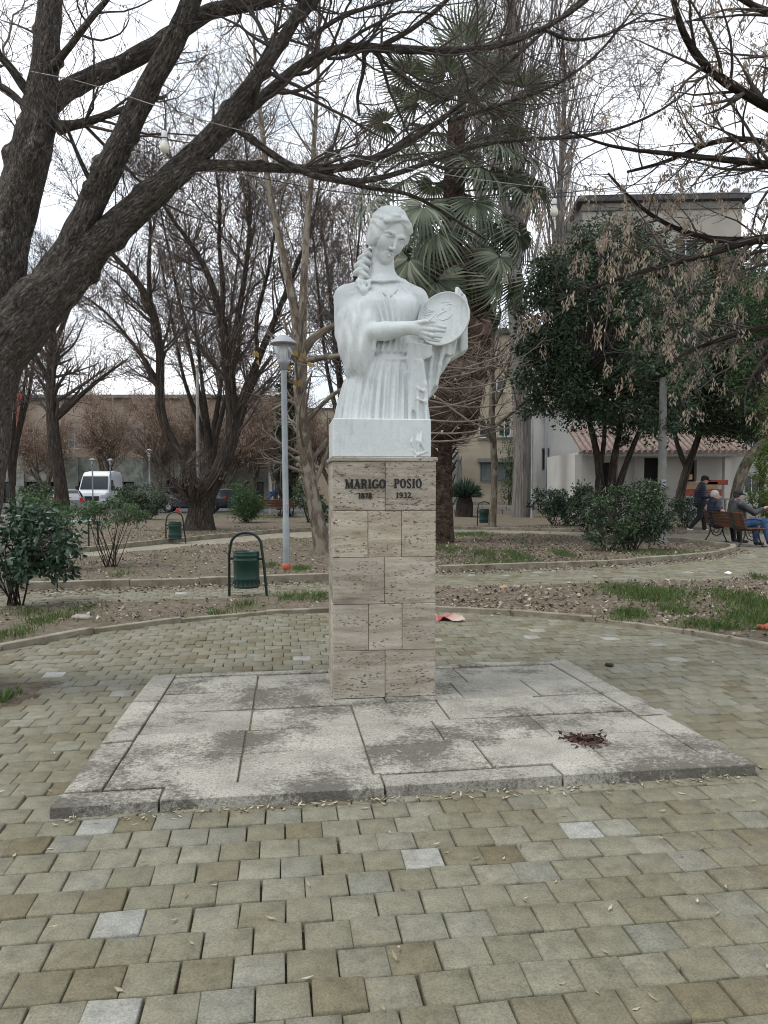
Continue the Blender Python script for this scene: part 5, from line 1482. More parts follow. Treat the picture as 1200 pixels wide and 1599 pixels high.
def palm():
    D = 19.2
    st = limb([(686, 856, 26), (685, 830, 24), (685, 780, 21), (687, 700, 20), (692, 600, 19), (698, 480, 18), (706, 360, 17), (711, 260, 16), (713, 190, 13)], 26, D)
    base = st[0][0].copy(); base[2] = 0
    root = tree_root('palm_tree', base, 'tall fan palm with a shaggy skirt of dead fronds behind the statue')
    put('trunk', bark_limbs('trunk', [st], 22, .06, 0, .05), 'bark_palm', root)
    # old leaf bases sticking out of the trunk
    tp = lambda t: np.array([np.interp(t, np.linspace(0, 1, len(st[0])), st[0][:, k]) for k in range(3)])
    bm = MB().prism([(-.05, 0), (.05, 0), (.018, .24), (-.018, .24)], -.012, .012)
    stub = bm.build('leaf_base', MAT['palm_dead'], root); sm = stub.data
    place = []
    for i in range(70):
        t = .10 + .30*i/70; a = i*2.4
        place.append((tp(t) + np.array((math.cos(a), math.sin(a), 0))*.34, a))
    for i, (p, a) in enumerate(place):
        o = stub if i == 0 else bpy.data.objects.new('leaf_base', sm)
        if i: COL.objects.link(o); o.parent = root
        o.location = Vector(p) - root.location
        o.rotation_euler = (R(random.uniform(18, 42)), random.uniform(-.2, .2), a - math.pi/2 + math.pi)
    # fronds
    fans = [fan_mesh(36, .95, 260, d, .05) for d in (.35, .6, .9, 1.3)]
    dead = [fan_mesh(26, 1.0, 150, d, .035) for d in (1.6, 2.4)]
    for m in fans: m.materials.append(MAT['palm'])
    for m in dead: m.materials.append(MAT['palm_dead'])
    pet = MB().tube([(0, 0, 0), (.5, 0, .04), (1.0, 0, 0)], [.028, .018, .013], 5)
    pm = pet.build('petiole', MAT['palm'], root); pme = pm.data
    bpy.data.objects.remove(pm)
    pd = MB().tube([(0, 0, 0), (.5, 0, .04), (1.0, 0, 0)], [.028, .018, .013], 5).build('petiole', MAT['palm_dead'], root); pdm = pd.data
    bpy.data.objects.remove(pd)
    def frond(start, az, el, plen, me, pme_, sc, hang, nm):
        d = Vector((math.cos(az)*math.cos(el), math.sin(az)*math.cos(el), math.sin(el)))
        f = link(nm, me, None, root); 
        end = Vector(start) + d*plen
        # the fan continues outward and tips over by `hang`
        el2 = el - hang
        f.location = end - root.location
        f.rotation_mode = 'XYZ'
        f.rotation_euler = (random.uniform(-.35, .35), -el2, az)
        f.scale = (sc,)*3
        p = link('petiole', pme_, None, f)
        M = (Matrix.Translation(Vector(start) - root.location) @ Matrix.Rotation(az, 4, 'Z') @ Matrix.Rotation(-el, 4, 'Y') @ Matrix.Diagonal((plen, 1, 1, 1)))
        F4 = Matrix.Translation(f.location) @ f.rotation_euler.to_matrix().to_4x4() @ Matrix.Diagonal((sc, sc, sc, 1))
        p.matrix_basis = F4.inverted() @ M
    n = 64
    for i in range(n):
        t = i/(n-1)                                # 0 = youngest on top
        az = i*2.39996 + random.uniform(-.2, .2)
        el = R(80 - 128*t**.75 + random.uniform(-8, 8))
        start = tp(1.0 - .30*t)
        frond(start, az, el, random.uniform(1.3, 2.1), fans[min(3, int(t*4.2))], pme, random.uniform(1.0, 1.3), R(12 + 38*t), 'frond')
    for i in range(190):
        t = i/189
        az = i*2.39996 + random.uniform(-.4, .4)
        start = tp(.76 - .38*t)
        right = .5 + .5*math.cos(az)
        el = R(-38 - 22*t + random.uniform(-8, 8) + 12*right*(t > .3))
        frond(start, az, el, random.uniform(.85, 1.3), dead[i % 2], pdm, random.uniform(.8, 1.15), R(32 + random.uniform(-6, 10)), 'dead_frond')

# ---- broad-leaved evergreens
def leafy(name, label, base, crowns, trunks, nleaf, L, Wd, mat, bark='bark_far', clump_r=.42, n_cl=220, cat='tree', nb_up=.6, twigs=True, droop=.35, shell=.5, Stem=9, group=None):
    root = tree_root(name, base, label, cat, group)
    if trunks: put('trunk' if cat == 'tree' else 'stems', bark_limbs('trunk', trunks, Stem, .14, .6, .05), bark, root)
    tot = sum(np.prod(np.array(r))**(2/3) for c, r in crowns)
    CC = np.concatenate([crown_centers(c, r, max(4, int(n_cl*np.prod(np.array(r))**(2/3)/tot)), shell) for c, r in crowns])
    rad = clump_r*rng.uniform(.4, 1.45, len(CC))
    C, p, idx = clumps(CC, rad, max(1, nleaf//len(CC)), .7)
    ax = p*1.0 + rvec(len(C))*.9
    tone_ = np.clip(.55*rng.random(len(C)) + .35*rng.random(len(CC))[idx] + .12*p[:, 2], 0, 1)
    nbv = rvec(len(C))*.8 + np.array((0, 0, nb_up))
    me = leaves('foliage', C, L*rng.uniform(.5, 1.45, len(C)), Wd*rng.uniform(.55, 1.35, len(C)), ax, droop, np.cross(nbv, ax), rnd=tone_)
    put('crown' if cat == 'tree' else 'foliage', me, mat, root)
    if twigs and trunks:
        tp = np.stack([t[0][-1] for t in trunks]); mid = np.stack([t[0][len(t[0])//2] for t in trunks])
        sel = CC[rng.random(len(CC)) < .6]
        k = np.argmin(np.linalg.norm(sel[:, None]-tp[None], axis=2), axis=1)
        t0 = tp[k]*.7 + mid[k]*.3
        s = np.linspace(0, 1, 6)[None, :, None]
        P = t0[:, None]*(1-s) + sel[:, None]*s + rng.normal(0, .06, (len(sel), 6, 3))*np.linalg.norm(sel-t0, axis=1)[:, None, None]*.35*np.array((0, 1, 1, 1, 1, .3))[None, :, None]
        r0 = np.linalg.norm(sel-t0, axis=1)*.011 + .003
        put('limbs', tube_mesh('limbs', P, r0[:, None]*np.linspace(1, .35, 6)[None], 4), 'twig', root)
    return root
def wl(px, py, d): return tuple(W(px, py, d))
def evergreens():
    D = 22.5
    s = D/1200
    tr = [limb([(942, 838, 14), (940, 790, 11), (938, 740, 10), (930, 690, 8), (915, 640, 6), (900, 560, 4)], 12, D), limb([(948, 832, 12), (952, 770, 10), (958, 720, 9), (970, 670, 7), (975, 590, 4)], 12, D),
          limb([(952, 830, 11), (965, 760, 9), (985, 705, 7), (1005, 660, 5), (1030, 600, 3)], 12, D), limb([(940, 836, 8), (930, 760, 7), (945, 700, 6), (945, 600, 4)], 12, D)]
    tr = [(P, r*.62) for P, r in tr]
    leafy('evergreen_tree', 'large dark evergreen with several stems behind the clipped round bush', (*G(945, 842)[:2], 0),
          [(wl(925, 500, D), (115*s, 2.2, 130*s)), (wl(1010, 510, D+.6), (100*s, 2.2, 140*s)), (wl(870, 600, D), (62*s, 1.5, 75*s)), (wl(980, 620, D-.6), (100*s, 1.8, 60*s)), (wl(960, 400, D), (75*s, 1.6, 50*s)), (wl(1035, 560, 19.4), (52*s, 1.0, 95*s)), (wl(850, 480, D), (45*s, 1.4, 80*s))], tr, 66000, .125, .058, 'evergreen', n_cl=560, clump_r=.42)
    D = 27.0
    s = D/1200
    tr = [limb([(1058, 806, 12), (1062, 770, 10), (1072, 730, 9), (1090, 690, 7), (1105, 640, 5), (1110, 560, 3)], 12, D), limb([(1072, 730, 6), (1055, 690, 5), (1050, 640, 4)], 8, D)]
    tr = [(P, r*.68) for P, r in tr]
    leafy('evergreen_tree', 'dark evergreen leaning over the white porch and walking man', (*G(1058, 822)[:2], 0),
          [(wl(1110, 500, D), (85*s, 2.0, 120*s)), (wl(1120, 600, D), (75*s, 1.8, 85*s)), (wl(1060, 620, D), (45*s, 1.4, 60*s)), (wl(1150, 440, D), (60*s, 1.6, 70*s)), (wl(1160, 620, D-1), (45*s, 1.3, 70*s))], tr, 36000, .14, .064, 'evergreen', n_cl=330, clump_r=.45)
    D = 24.0
    s = D/1200
    tr = [limb([(1143, 828, 11), (1146, 790, 9), (1156, 745, 8.5), (1170, 712, 8), (1192, 690, 7), (1225, 670, 6)], 14, D)]
    leafy('evergreen_tree', 'leaning pale trunk with olive foliage near the seated men', (*G(1143, 833)[:2], 0),
          [(wl(1215, 560, D), (70*s, 1.6, 110*s)), (wl(1190, 470, D), (45*s, 1.2, 45*s))], tr, 9000, .13, .055, 'fresh', 'bark_plane', n_cl=120)
    # cypress column behind the lamp post
    D = 34.0
    s = D/1200
    leafy('cypress_tree', 'narrow dark cypress column behind the near lamp post', (*W(447, 800, D)[:2], 0),
          [(wl(448, 700, D), (18*s, .5, 105*s)), (wl(449, 610, D), (15*s, .45, 50*s)), (wl(447, 760, D), (18*s, .5, 60*s))], [limb([(447, 812, 5), (447, 700, 4), (449, 590, 2)], 8, D)], 9000, .15, .05, 'cypress', clump_r=.2, n_cl=240, droop=-.8, shell=.3)
    D = 21
    leafy('conifer_tree', 'feathery light green conifer at the photo edge above the bench', (*W(1235, 800, D)[:2], 0),
          [(wl(1212, 725, D), (28*D/1200, .5, 42*D/1200)), (wl(1235, 640, D), (35*D/1200, .6, 60*D/1200))], [limb([(1235, 840, 6), (1235, 700, 4), (1235, 600, 2)], 8, D)], 5000, .16, .03, 'lime', clump_r=.25, n_cl=120)

def shrub_stems(px, py, d, n, w, h, r=.012):
    out = []
    for i in range(n):
        b = W(px + rng.uniform(-.12, .12)*w, py, d); b[1] += rng.uniform(-.1, .1)
        t = b + np.array((rng.uniform(-.5, .5)*w*d/1200, rng.uniform(-.3, .3)*w*d/1200, h*d/1200*rng.uniform(.7, 1.0)))
        m = (b+t)/2 + rng.normal(0, .04, 3)*h*d/1200
        out.append(resample([b, m, t], [r, r*.8, r*.45], 6))
    return out
def shrubs():
    def S(name, label, px, py, crowns, n, L, Wd, mat, ns=9, sw=60, sh=80, cl=.16, ncl=80, r=.014, d=None, **kw):
        g = G(px, py); d = d or g[1]
        s = d/1200
        cr = [(wl(cx, cy, d + dd), (rx*s, ry*s*(1.0), rz*s)) for cx, cy, rx, ry, rz, dd in crowns]
        leafy(name, label, (*W(px, py, d)[:2], 0), cr, shrub_stems(px, py, d, ns, sw, sh, r), n, L, Wd, mat, cat='shrub', n_cl=ncl, clump_r=cl, Stem=5, **kw)
    S('laurel_shrub', 'glossy dark laurel bush at the foot of the leaning maple', 22, 946, [(65, 845, 60, 50, 48, 0), (35, 830, 50, 40, 40, .2), (25, 880, 45, 40, 30, -.1), (95, 870, 28, 30, 35, 0)], 2600, .085, .052, 'laurel', 14, 110, 120, .14, 110, .012)
    S('leafy_shrub', 'soft light green shrub just behind the laurel bush', 45, 890, [(55, 800, 48, 40, 28, 0), (90, 812, 30, 30, 22, 0)], 3200, .06, .022, 'fresh', 10, 80, 80, .13, 80, .010, d=13.0)
    S('leggy_shrub', 'leggy shrub with bare canes and a feathery green top', 172, 888, [(170, 800, 54, 40, 22, 0), (130, 792, 26, 25, 14, 0), (205, 806, 26, 25, 16, 0)], 2600, .06, .020, 'fresh', 16, 75, 85, .12, 70, .009, d=13.6)
    S('round_shrub', 'round dark shrub in front of the parked silver car', 58, 800, [(58, 772, 25, 25, 18, 0)], 1400, .10, .05, 'evergreen', 6, 30, 30, .18, 50, .012, d=30.0)
    S('bushy_shrub', 'pair of dense dark shrubs with many stems by the white van', 228, 812, [(205, 772, 26, 25, 18, 0), (240, 775, 28, 25, 20, 0), (230, 790, 30, 25, 16, 0)], 3000, .11, .05, 'evergreen', 16, 60, 45, .2, 90, .016, d=31.0)
    S('spiky_shrub', 'bright green arching shrub beside the forked maple', 385, 815, [(385, 780, 30, 28, 22, 0), (385, 798, 24, 25, 16, 0)], 2200, .20, .035, 'fresh', 10, 40, 40, .22, 70, .014, d=29.0, droop=-.3)
    S('dark_shrub', 'dark leafy shrub between the plane tree and the pedestal', 482, 818, [(482, 775, 22, 22, 26, 0), (500, 800, 14, 20, 18, 0)], 1600, .12, .05, 'evergreen', 8, 30, 50, .2, 60, .014, d=29.0)
    S('clipped_shrub', 'big dense rounded bush in the bed before the grey pole', 985, 862, [(975, 800, 62, 55, 42, 0), (1015, 805, 36, 40, 48, 0), (955, 835, 40, 40, 22, 0), (1000, 775, 40, 40, 24, 0)], 9500, .075, .034, 'evergreen', 18, 90, 80, .17, 240, .012, d=16.8)
    S('broad_shrub', 'green bush at the foot of the thick poplar trunk', 868, 820, [(860, 785, 28, 25, 22, 0), (890, 795, 24, 22, 24, -.3)], 2600, .12, .055, 'laurel', 8, 50, 40, .22, 90, .014, d=27.0)
    S('evergreen_shrub', 'dark shrub partly hidden behind the big rounded bush', 918, 835, [(915, 790, 26, 25, 32, 0)], 1700, .10, .05, 'evergreen', 8, 40, 50, .2, 60, .013, d=21.5)
    S('hedge_shrub', 'yellow green clipped shrub behind the seated men', 1190, 838, [(1190, 775, 22, 22, 14, 0), (1210, 790, 30, 22, 18, 0)], 1600, .08, .04, 'lime', 8, 40, 50, .16, 60, .012, d=23.0)
    S('border_shrub', 'low dark shrub beside the walking man', 1072, 832, [(1068, 800, 20, 20, 24, 0)], 1100, .09, .045, 'laurel', 7, 30, 40, .18, 45, .012, d=25.5)
    S('scrub', 'sparse twiggy shrub growing against the beige wall', 715, 812, [(712, 720, 0.1, .1, .1, 0)], 8, .02, .01, 'fresh', 4, 20, 20, .1, 4, .01, d=38.5) if False else None
    S('wall_shrub', 'thin leafy climber shrub against the barred window', 795, 800, [(800, 700, 18, 15, 50, 0), (795, 760, 14, 12, 30, 0)], 1300, .12, .05, 'fresh', 7, 26, 110, .25, 60, .02, d=38.0)
    # round grey-green blade plant
    d = 34.0; g = W(726, 806, d)
    root = tree_root('blade_plant', (g[0], d, 0), 'round grey green spiky plant in front of the beige house', 'shrub')
    n = 900
    c = W(726, 775, d); dirs = rvec(n); dirs[:, 2] = np.abs(dirs[:, 2])*.9 - .1
    put('foliage', leaves('foliage', c + dirs*.12, rng.uniform(.5, .85, n), .07, dirs, -.1, fold=.2), 'blade', root)
    put('trunk', bark_limbs('trunk', [(np.array([W(726, 812, d), W(726, 790, d), W(726, 770, d)]), np.array((.42, .38, .25)))], 10, .2, 0, .1), 'bark_far', root)

# ---- woodland behind: three grown prototypes, copied
def wood():
    def proto(h, spread, nl, seed, twig, frac, seedmat, n=(90, 700, 900), sn=4, sl=.16):
        tr = []
        for i in range(nl):
            a = i*2.4 + rng.random(); top = np.array((math.cos(a)*spread*rng.uniform(.4, 1), math.sin(a)*spread*rng.uniform(.4, 1), h*rng.uniform(.7, 1)))
            mid = top*np.array((.35, .35, .45)) + rng.normal(0, .25, 3)
            tr.append(resample([(0, 0, h*.1*(i > 0)), (0.02, 0, h*.2), mid, top], [.20, .17, .10, .025], 14))
        return tr
    jobs = [  # px, py of base, depth, proto, label
        (165, 58, 0, 'brown leaved tree behind the white van'), (250, 59, 2, 'brown leaved tree over the dark parked car'), (300, 62, 0, 'brown leaved tree behind the forked maple'), (70, 61, 1, 'brown leaved tree beside the red banner'),
        (395, 61, 1, 'brown leaved tree behind the cypress'), (350, 61, 1, 'brown leaved tree farther behind the arching shrub'), (430, 58, 2, 'brown leaved tree behind the near lamp post'), (520, 60, 1, 'brown leaved tree behind the statue block'), (640, 59, 0, 'brown leaved tree hidden behind the palm trunk')]
    protos = {}
    for j, (px, d, k, lab) in enumerate(jobs):
        x = (px-600)/1200*d
        if k not in protos:
            r = generic_tree('brown_tree', lab, (0, 0, 0), proto((8.6, 7.6, 9.2)[k], (2.6, 3.0, 2.4)[k], (5, 6, 5)[k], k, None, 0, None), 'bark_plane', 'twig_brown', 120, 1300, 2300, (1.2, 3.2), (.5, 1.6), (.3, .8), 'dead_leaf', 3, .15, .5, S=8, rmin=(.02, .014, .011), step=.35, seedW=.42)
            protos[k] = r
        else:
            r = copy_tree(protos[k])
        r.location = (x, d, -.26); r.rotation_euler = (0, 0, j*1.3); s = rng.uniform(.9, 1.1); r.scale = (s, s, s)
        tag(r, lab, 'tree')
    # bare trees against the sky
    jobs = [(1000, 56, 0, 'bare branching tree standing behind the flat roof'), (1090, 60, 1, 'bare tree behind the chimney end of the flat roof'), (940, 62, 1, 'bare tree above the corner of the flat roof'), (540, 40, 0, 'bare tree behind the statue and palm crown'), (600, 46, 1, 'bare tree rising behind the white head of the statue'), (1190, 50, 0, 'bare tree at the photo edge beyond the roof'), (20, 44, 1, 'bare tree far behind the leaning maple'), (330, 44, 1, 'bare tall tree above the forked maple'), (-60, 46, 0, 'bare tree half cut by the photo edge')]
    protos = {}
    for j, (px, d, k, lab) in enumerate(jobs):
        x = (px-600)/1200*d
        if k not in protos:
            r = generic_tree('bare_tree', lab, (0, 0, 0), proto((20, 18)[k], (3.8, 4.4)[k], 6, k, None, 0, None), 'bark_far', 'twig_hazed', 150, 1500, 3200, (1.8, 4.5), (.8, 2.4), (.4, 1.1), 'seed', 3, .13, .4, S=9, rmin=(.024, .017, .013), step=.5)
            protos[k] = r
        else:
            r = copy_tree(protos[k])
        r.location = (x, d, -.26 if d > 38 else 0); r.rotation_euler = (0, 0, j*1.7); s = rng.uniform(.85, 1.1); r.scale = (s, s, s)
        tag(r, lab, 'tree')

MAT['twig_hazed'] = simple('hazed_twig_bark', (0.125, 0.108, 0.098), 0.9, var=0.3, scale=1)  # paler than the near twigs: aerial haze put into the bark colour
MAT['lime_dead'] = leafmat('yellow_leaf', [(0, (0.26, 0.17, 0.06)), (1, (0.42, 0.34, 0.12))], .7, .25)
big_maple(); side_maple(); forked_maple(); plane_tree(); slim_trees(); poplars(); palm(); evergreens(); shrubs(); wood()
# ------------------------------------------------------------------ buildings
def wall_holes(w, h, holes, depth=.25):
    """front wall in the xz plane facing -y with real openings; holes (x0,x1,z0,z1)"""
    xs = sorted({0, w, *[v for q in holes for v in q[:2]]}); zs = sorted({0, h, *[v for q in holes for v in q[2:]]})
    m = MB()
    for a, b in zip(xs[:-1], xs[1:]):
        for c, d in zip(zs[:-1], zs[1:]):
            mx, mz = (a+b)/2, (c+d)/2
            if any(q[0] < mx < q[1] and q[2] < mz < q[3] for q in holes): continue
            m.add([(a, 0, c), (b, 0, c), (b, 0, d), (a, 0, d)], [(0, 1, 2, 3)])
    for x0, x1, z0, z1 in holes:
        p = [(x0, z0), (x1, z0), (x1, z1), (x0, z1)]
        for i in range(4):
            (a, c), (b, d) = p[i], p[(i+1) % 4]
            m.add([(a, 0, c), (a, depth, c), (b, depth, d), (b, 0, d)], [(0, 1, 2, 3)])
    return m
def window(root, q, frame='window_white', pane='glass', bars=1, y=.12, fw=.07, sill=False, grate=None):
    x0, x1, z0, z1 = q
    m = MB()
    for a, b, c, d in ((x0, x0+fw, z0, z1), (x1-fw, x1, z0, z1), (x0+fw, x1-fw, z0, z0+fw), (x0+fw, x1-fw, z1-fw, z1)): m.box((a, y-.03, c), (b, y+.03, d))
    for i in range(bars):
        xm = x0 + (x1-x0)*(i+1)/(bars+1); m.box((xm-fw*.4, y-.025, z0+fw), (xm+fw*.4, y+.025, z1-fw))
    f = m.build('window', MAT[frame], root)
    MB().box((x0+fw*.5, y+.031, z0+fw*.5), (x1-fw*.5, y+.05, z1-fw*.5)).build('pane', MAT[pane], f)
    if sill: MB().box((x0-.08, -.12, z0-.09), (x1+.08, .02, z0-.002)).build('sill', MAT['concrete'], f)
    if grate:
        m = MB()
        n = max(3, int((x1-x0)/.14))
        for i in range(n+1):
            xx = x0 + (x1-x0)*i/n; m.box((xx-.015, -.10, z0-.05), (xx+.015, -.07, z1+.05))
        for zz in (z0, (z0+z1)/2, z1): m.box((x0-.03, -.075, zz-.015), (x1+.03, -.05, zz+.015))
        m.build('window_grate', MAT[grate], f)
    return f
def shell(root, w, h, dep, mat, name='wall'):
    m = MB()
    m.add([(0, .0, 0), (0, dep, 0), (w, dep, 0), (w, 0, 0), (0, 0, h), (0, dep, h), (w, dep, h), (w, 0, h)], [(0, 1, 5, 4), (1, 2, 6, 5), (2, 3, 7, 6), (4, 5, 6, 7)])
    return m.build(name, MAT[mat], root)
def building(name, label, x0, x1, d, h, z=0, dep=9, mat='beige_wall', rows=(), rz=0):
    root = empty(name, (x0, d, z), rz); tag(root, label, 'building')
    return root

def px2x(px, d): return (px-600)/1200*d
def py2z(py, d): return float(W(600, py, d)[2])

def beige_house():
    d = 40.0
    x0, x1 = px2x(640, d), px2x(872, d)
    root = building('beige_house', 'beige rendered three storey house behind the palm and poplar', x0, x1, d, 9)
    w, h = x1-x0, 9.2
    P = lambda a, b, c, e: (px2x(a, d)-x0, px2x(b, d)-x0, py2z(e, d), py2z(c, d))
    wins = [P(748, 772, 655, 684), P(778, 798, 652, 682), P(764, 788, 588, 612), P(690, 712, 590, 618), P(700, 722, 655, 684), P(820, 842, 590, 615), P(825, 845, 650, 680)]
    bars = [P(750, 800, 722, 752), P(690, 715, 722, 752)]
    wall_holes(w, h, wins + bars).build('wall', MAT['beige_wall'], root); shell(root, w, h, 9, 'beige_wall', 'side_wall')
    for q in wins: window(root, q, sill=True)
    for q in bars: window(root, q, 'concrete', 'pale_glass', 1, grate='green_grate')
    a = P(746, 806, 716, 722); MB().box((a[0], -.35, a[2]), (a[1], -.002, a[3])).build('ledge', MAT['concrete'], root)
    MB().box((-.2, -.3, h), (w+.2, 9.2, h+.25)).build('roof', MAT['roof_edge'], root)
    MB().tube([(px2x(806, d)-x0, -.10, .1), (px2x(806, d)-x0, -.10, h-.1)], .05, 8).build('downpipe', MAT['galv'], root)
    MB().box((px2x(735, d)-x0, -.12, 0), (w-.01, -.003, .55)).build('base_course', MAT['stone'], root)
def grey_annex():
    d = 38.6
    x0, x1 = px2x(838, d), px2x(905, d)
    root = building('grey_annex', 'low pale grey annex with a grated window beside the beige house', x0, x1, d, 5)
    w, h = x1-x0, py2z(640, d)
    P = lambda a, b, c, e: (px2x(a, d)-x0, px2x(b, d)-x0, py2z(e, d), py2z(c, d))
    q = P(884, 903, 720, 742); q2 = P(846, 858, 700, 735)
    wall_holes(w, h, [q, q2]).build('wall', MAT['grey_wall'], root); shell(root, w, h, 1.2, 'grey_wall', 'side_wall')
    window(root, q, 'concrete', 'glass', 1, grate='green_grate'); window(root, q2, 'concrete', 'glass', 0)
    MB().tube([(px2x(852, d)-x0, -.12, 0), (px2x(852, d)-x0, -.12, h)], .07, 8).build('downpipe', MAT['galv'], root)
    MB().box((-.1, -.2, h), (w+.1, 1.2, h+.12)).build('roof', MAT['roof_edge'], root)
def tall_block():
    d = 46.0
    x0, x1 = px2x(906, d), px2x(1146, d)
    h = py2z(318, d)
    root = building('apartment_block', 'tall beige apartment block with a dark flat roof edge above the evergreens', x0, x1, d, h, rz=R(-3))
    w = x1-x0
    wins = []
    for fl in range(5):
        for c in range(4):
            wins.append((.9 + c*2.25, 2.2 + c*2.25, 1.1 + fl*3.35, 2.5 + fl*3.35))
    wall_holes(w, h, wins).build('wall', MAT['pale_wall'], root)
    shell(root, w, h, 10, 'pale_wall', 'side_wall')
    for q in wins: window(root, q, sill=True)
    MB().box((-.35, -.45, h+.002), (w+.35, 10.3, h+.30)).build('roof', MAT['roof_edge'], root)
    MB().box((-.1, -.14, h-.45), (w+.1, -.003, h-.25)).build('cornice', MAT['concrete'], root)
    MB().box((w-.1, 1, h), (w+.30, 1.5, h+1.1)).build('chimney', MAT['tile'], root)
def porch():
    d = 31.5
    x0, x1 = px2x(903, d), px2x(1160, d)
    root = building('white_porch', 'low white house with a red tiled porch roof behind the walking man', x0, x1, d, 3)
    w = x1-x0; h = py2z(706, d)
    P = lambda a, b, c, e: (px2x(a, d)-x0, px2x(b, d)-x0, max(.0, py2z(e, d)), py2z(c, d))
    holes = [P(1006, 1032, 715, 800), P(1072, 1088, 718, 768), P(940, 965, 722, 760)]
    wall_holes(w, h, holes, .3).build('wall', MAT['white_wall'], root)
    for q in holes: MB().box((q[0], .28, q[2]), (q[1], .33, q[3])).build('door' if q[2] < .1 else 'opening', MAT['dark_hole'], root)
    m = MB()
    m.add([(-.1, -1.1, h-.05), (w, -1.1, h-.05), (w, 1.6, h+1.15), (-.1, 1.6, h+1.15), (-.1, -1.1, h-.13), (w, -1.1, h-.13), (w, 1.6, h+1.05), (-.1, 1.6, h+1.05)], [(0, 1, 2, 3), (4, 7, 6, 5), (0, 4, 5, 1), (1, 5, 6, 2), (2, 6, 7, 3), (3, 7, 4, 0)])
    rf = m.build('roof', MAT['tile'], root)
    # rows of round tiles
    n = int(w/.24)
    tm = None
    for i in range(n):
        x = -.05 + i*.24
        if tm is None:
            t = MB().tube([(0, -1.12, h-.03), (0, .2, h+.55), (0, 1.6, h+1.17)], .085, 8).build('tile_row', MAT['tile'], rf, (x, 0, 0)); tm = t.data
        else: link('tile_row', tm, None, rf, (x, 0, 0))
    MB().box((-.15, -1.2, h-.22), (w+.02, -1.05, h-.131)).build('eave', MAT['concrete'], root)
    for p in (1137, 903):
        x = px2x(p, d-1)-x0; MB().box((x-.13, -1.0, 0), (x+.13, -.74, h-.14)).build('post', MAT['white_wall'], root)
    MB().tube([(px2x(988, d)-x0, -.12, 0), (px2x(988, d)-x0, -.12, h-.15)], .04, 8).build('downpipe', MAT['galv'], root)
    shell(root, w, h, 6, 'white_wall', 'side_wall')
    # goods stacked before the porch
    for i, (a, b, c, e, mt, lab, nm) in enumerate(((1066, 1122, 752, 764, 'cardboard', 'flat cardboard sheet leaning before the white porch', 'cardboard_sheet'), (1100, 1138, 749, 757, 'red_board', 'long red board in front of the white porch wall', 'red_board'), (1066, 1128, 764, 774, 'red_board', 'dark red bench board behind the walking man', 'wooden_board'), (1070, 1082, 741, 749, 'cardboard', 'small brown box standing on the cardboard sheet', 'box'))):
        dd = 29.5 - (i == 3)*.1
        p0, p1 = W(a, e, dd), W(b, c, dd)
        o = MB().box((0, 0, 0), (p1[0]-p0[0], .35, p1[2]-p0[2])).build(nm, MAT[mt], None, (p0[0], dd, p0[2]), bevel=.01)
        tag(o, lab, 'box' if nm == 'box' else 'board')
    t = empty('market_table', (px2x(1096, 29.5), 29.7, 0)); tag(t, 'low wooden stand under the boards by the porch', 'table')
    MB().box((-1.0, -.3, .88), (1.0, .3, .93)).build('top', MAT['fence_wood'], t)
    for sx in (-.9, .9):
        for sy in (-.25, .25): MB().box((sx-.03, sy-.03, 0), (sx+.03, sy+.03, .879)).build('leg', MAT['fence_wood'], t)
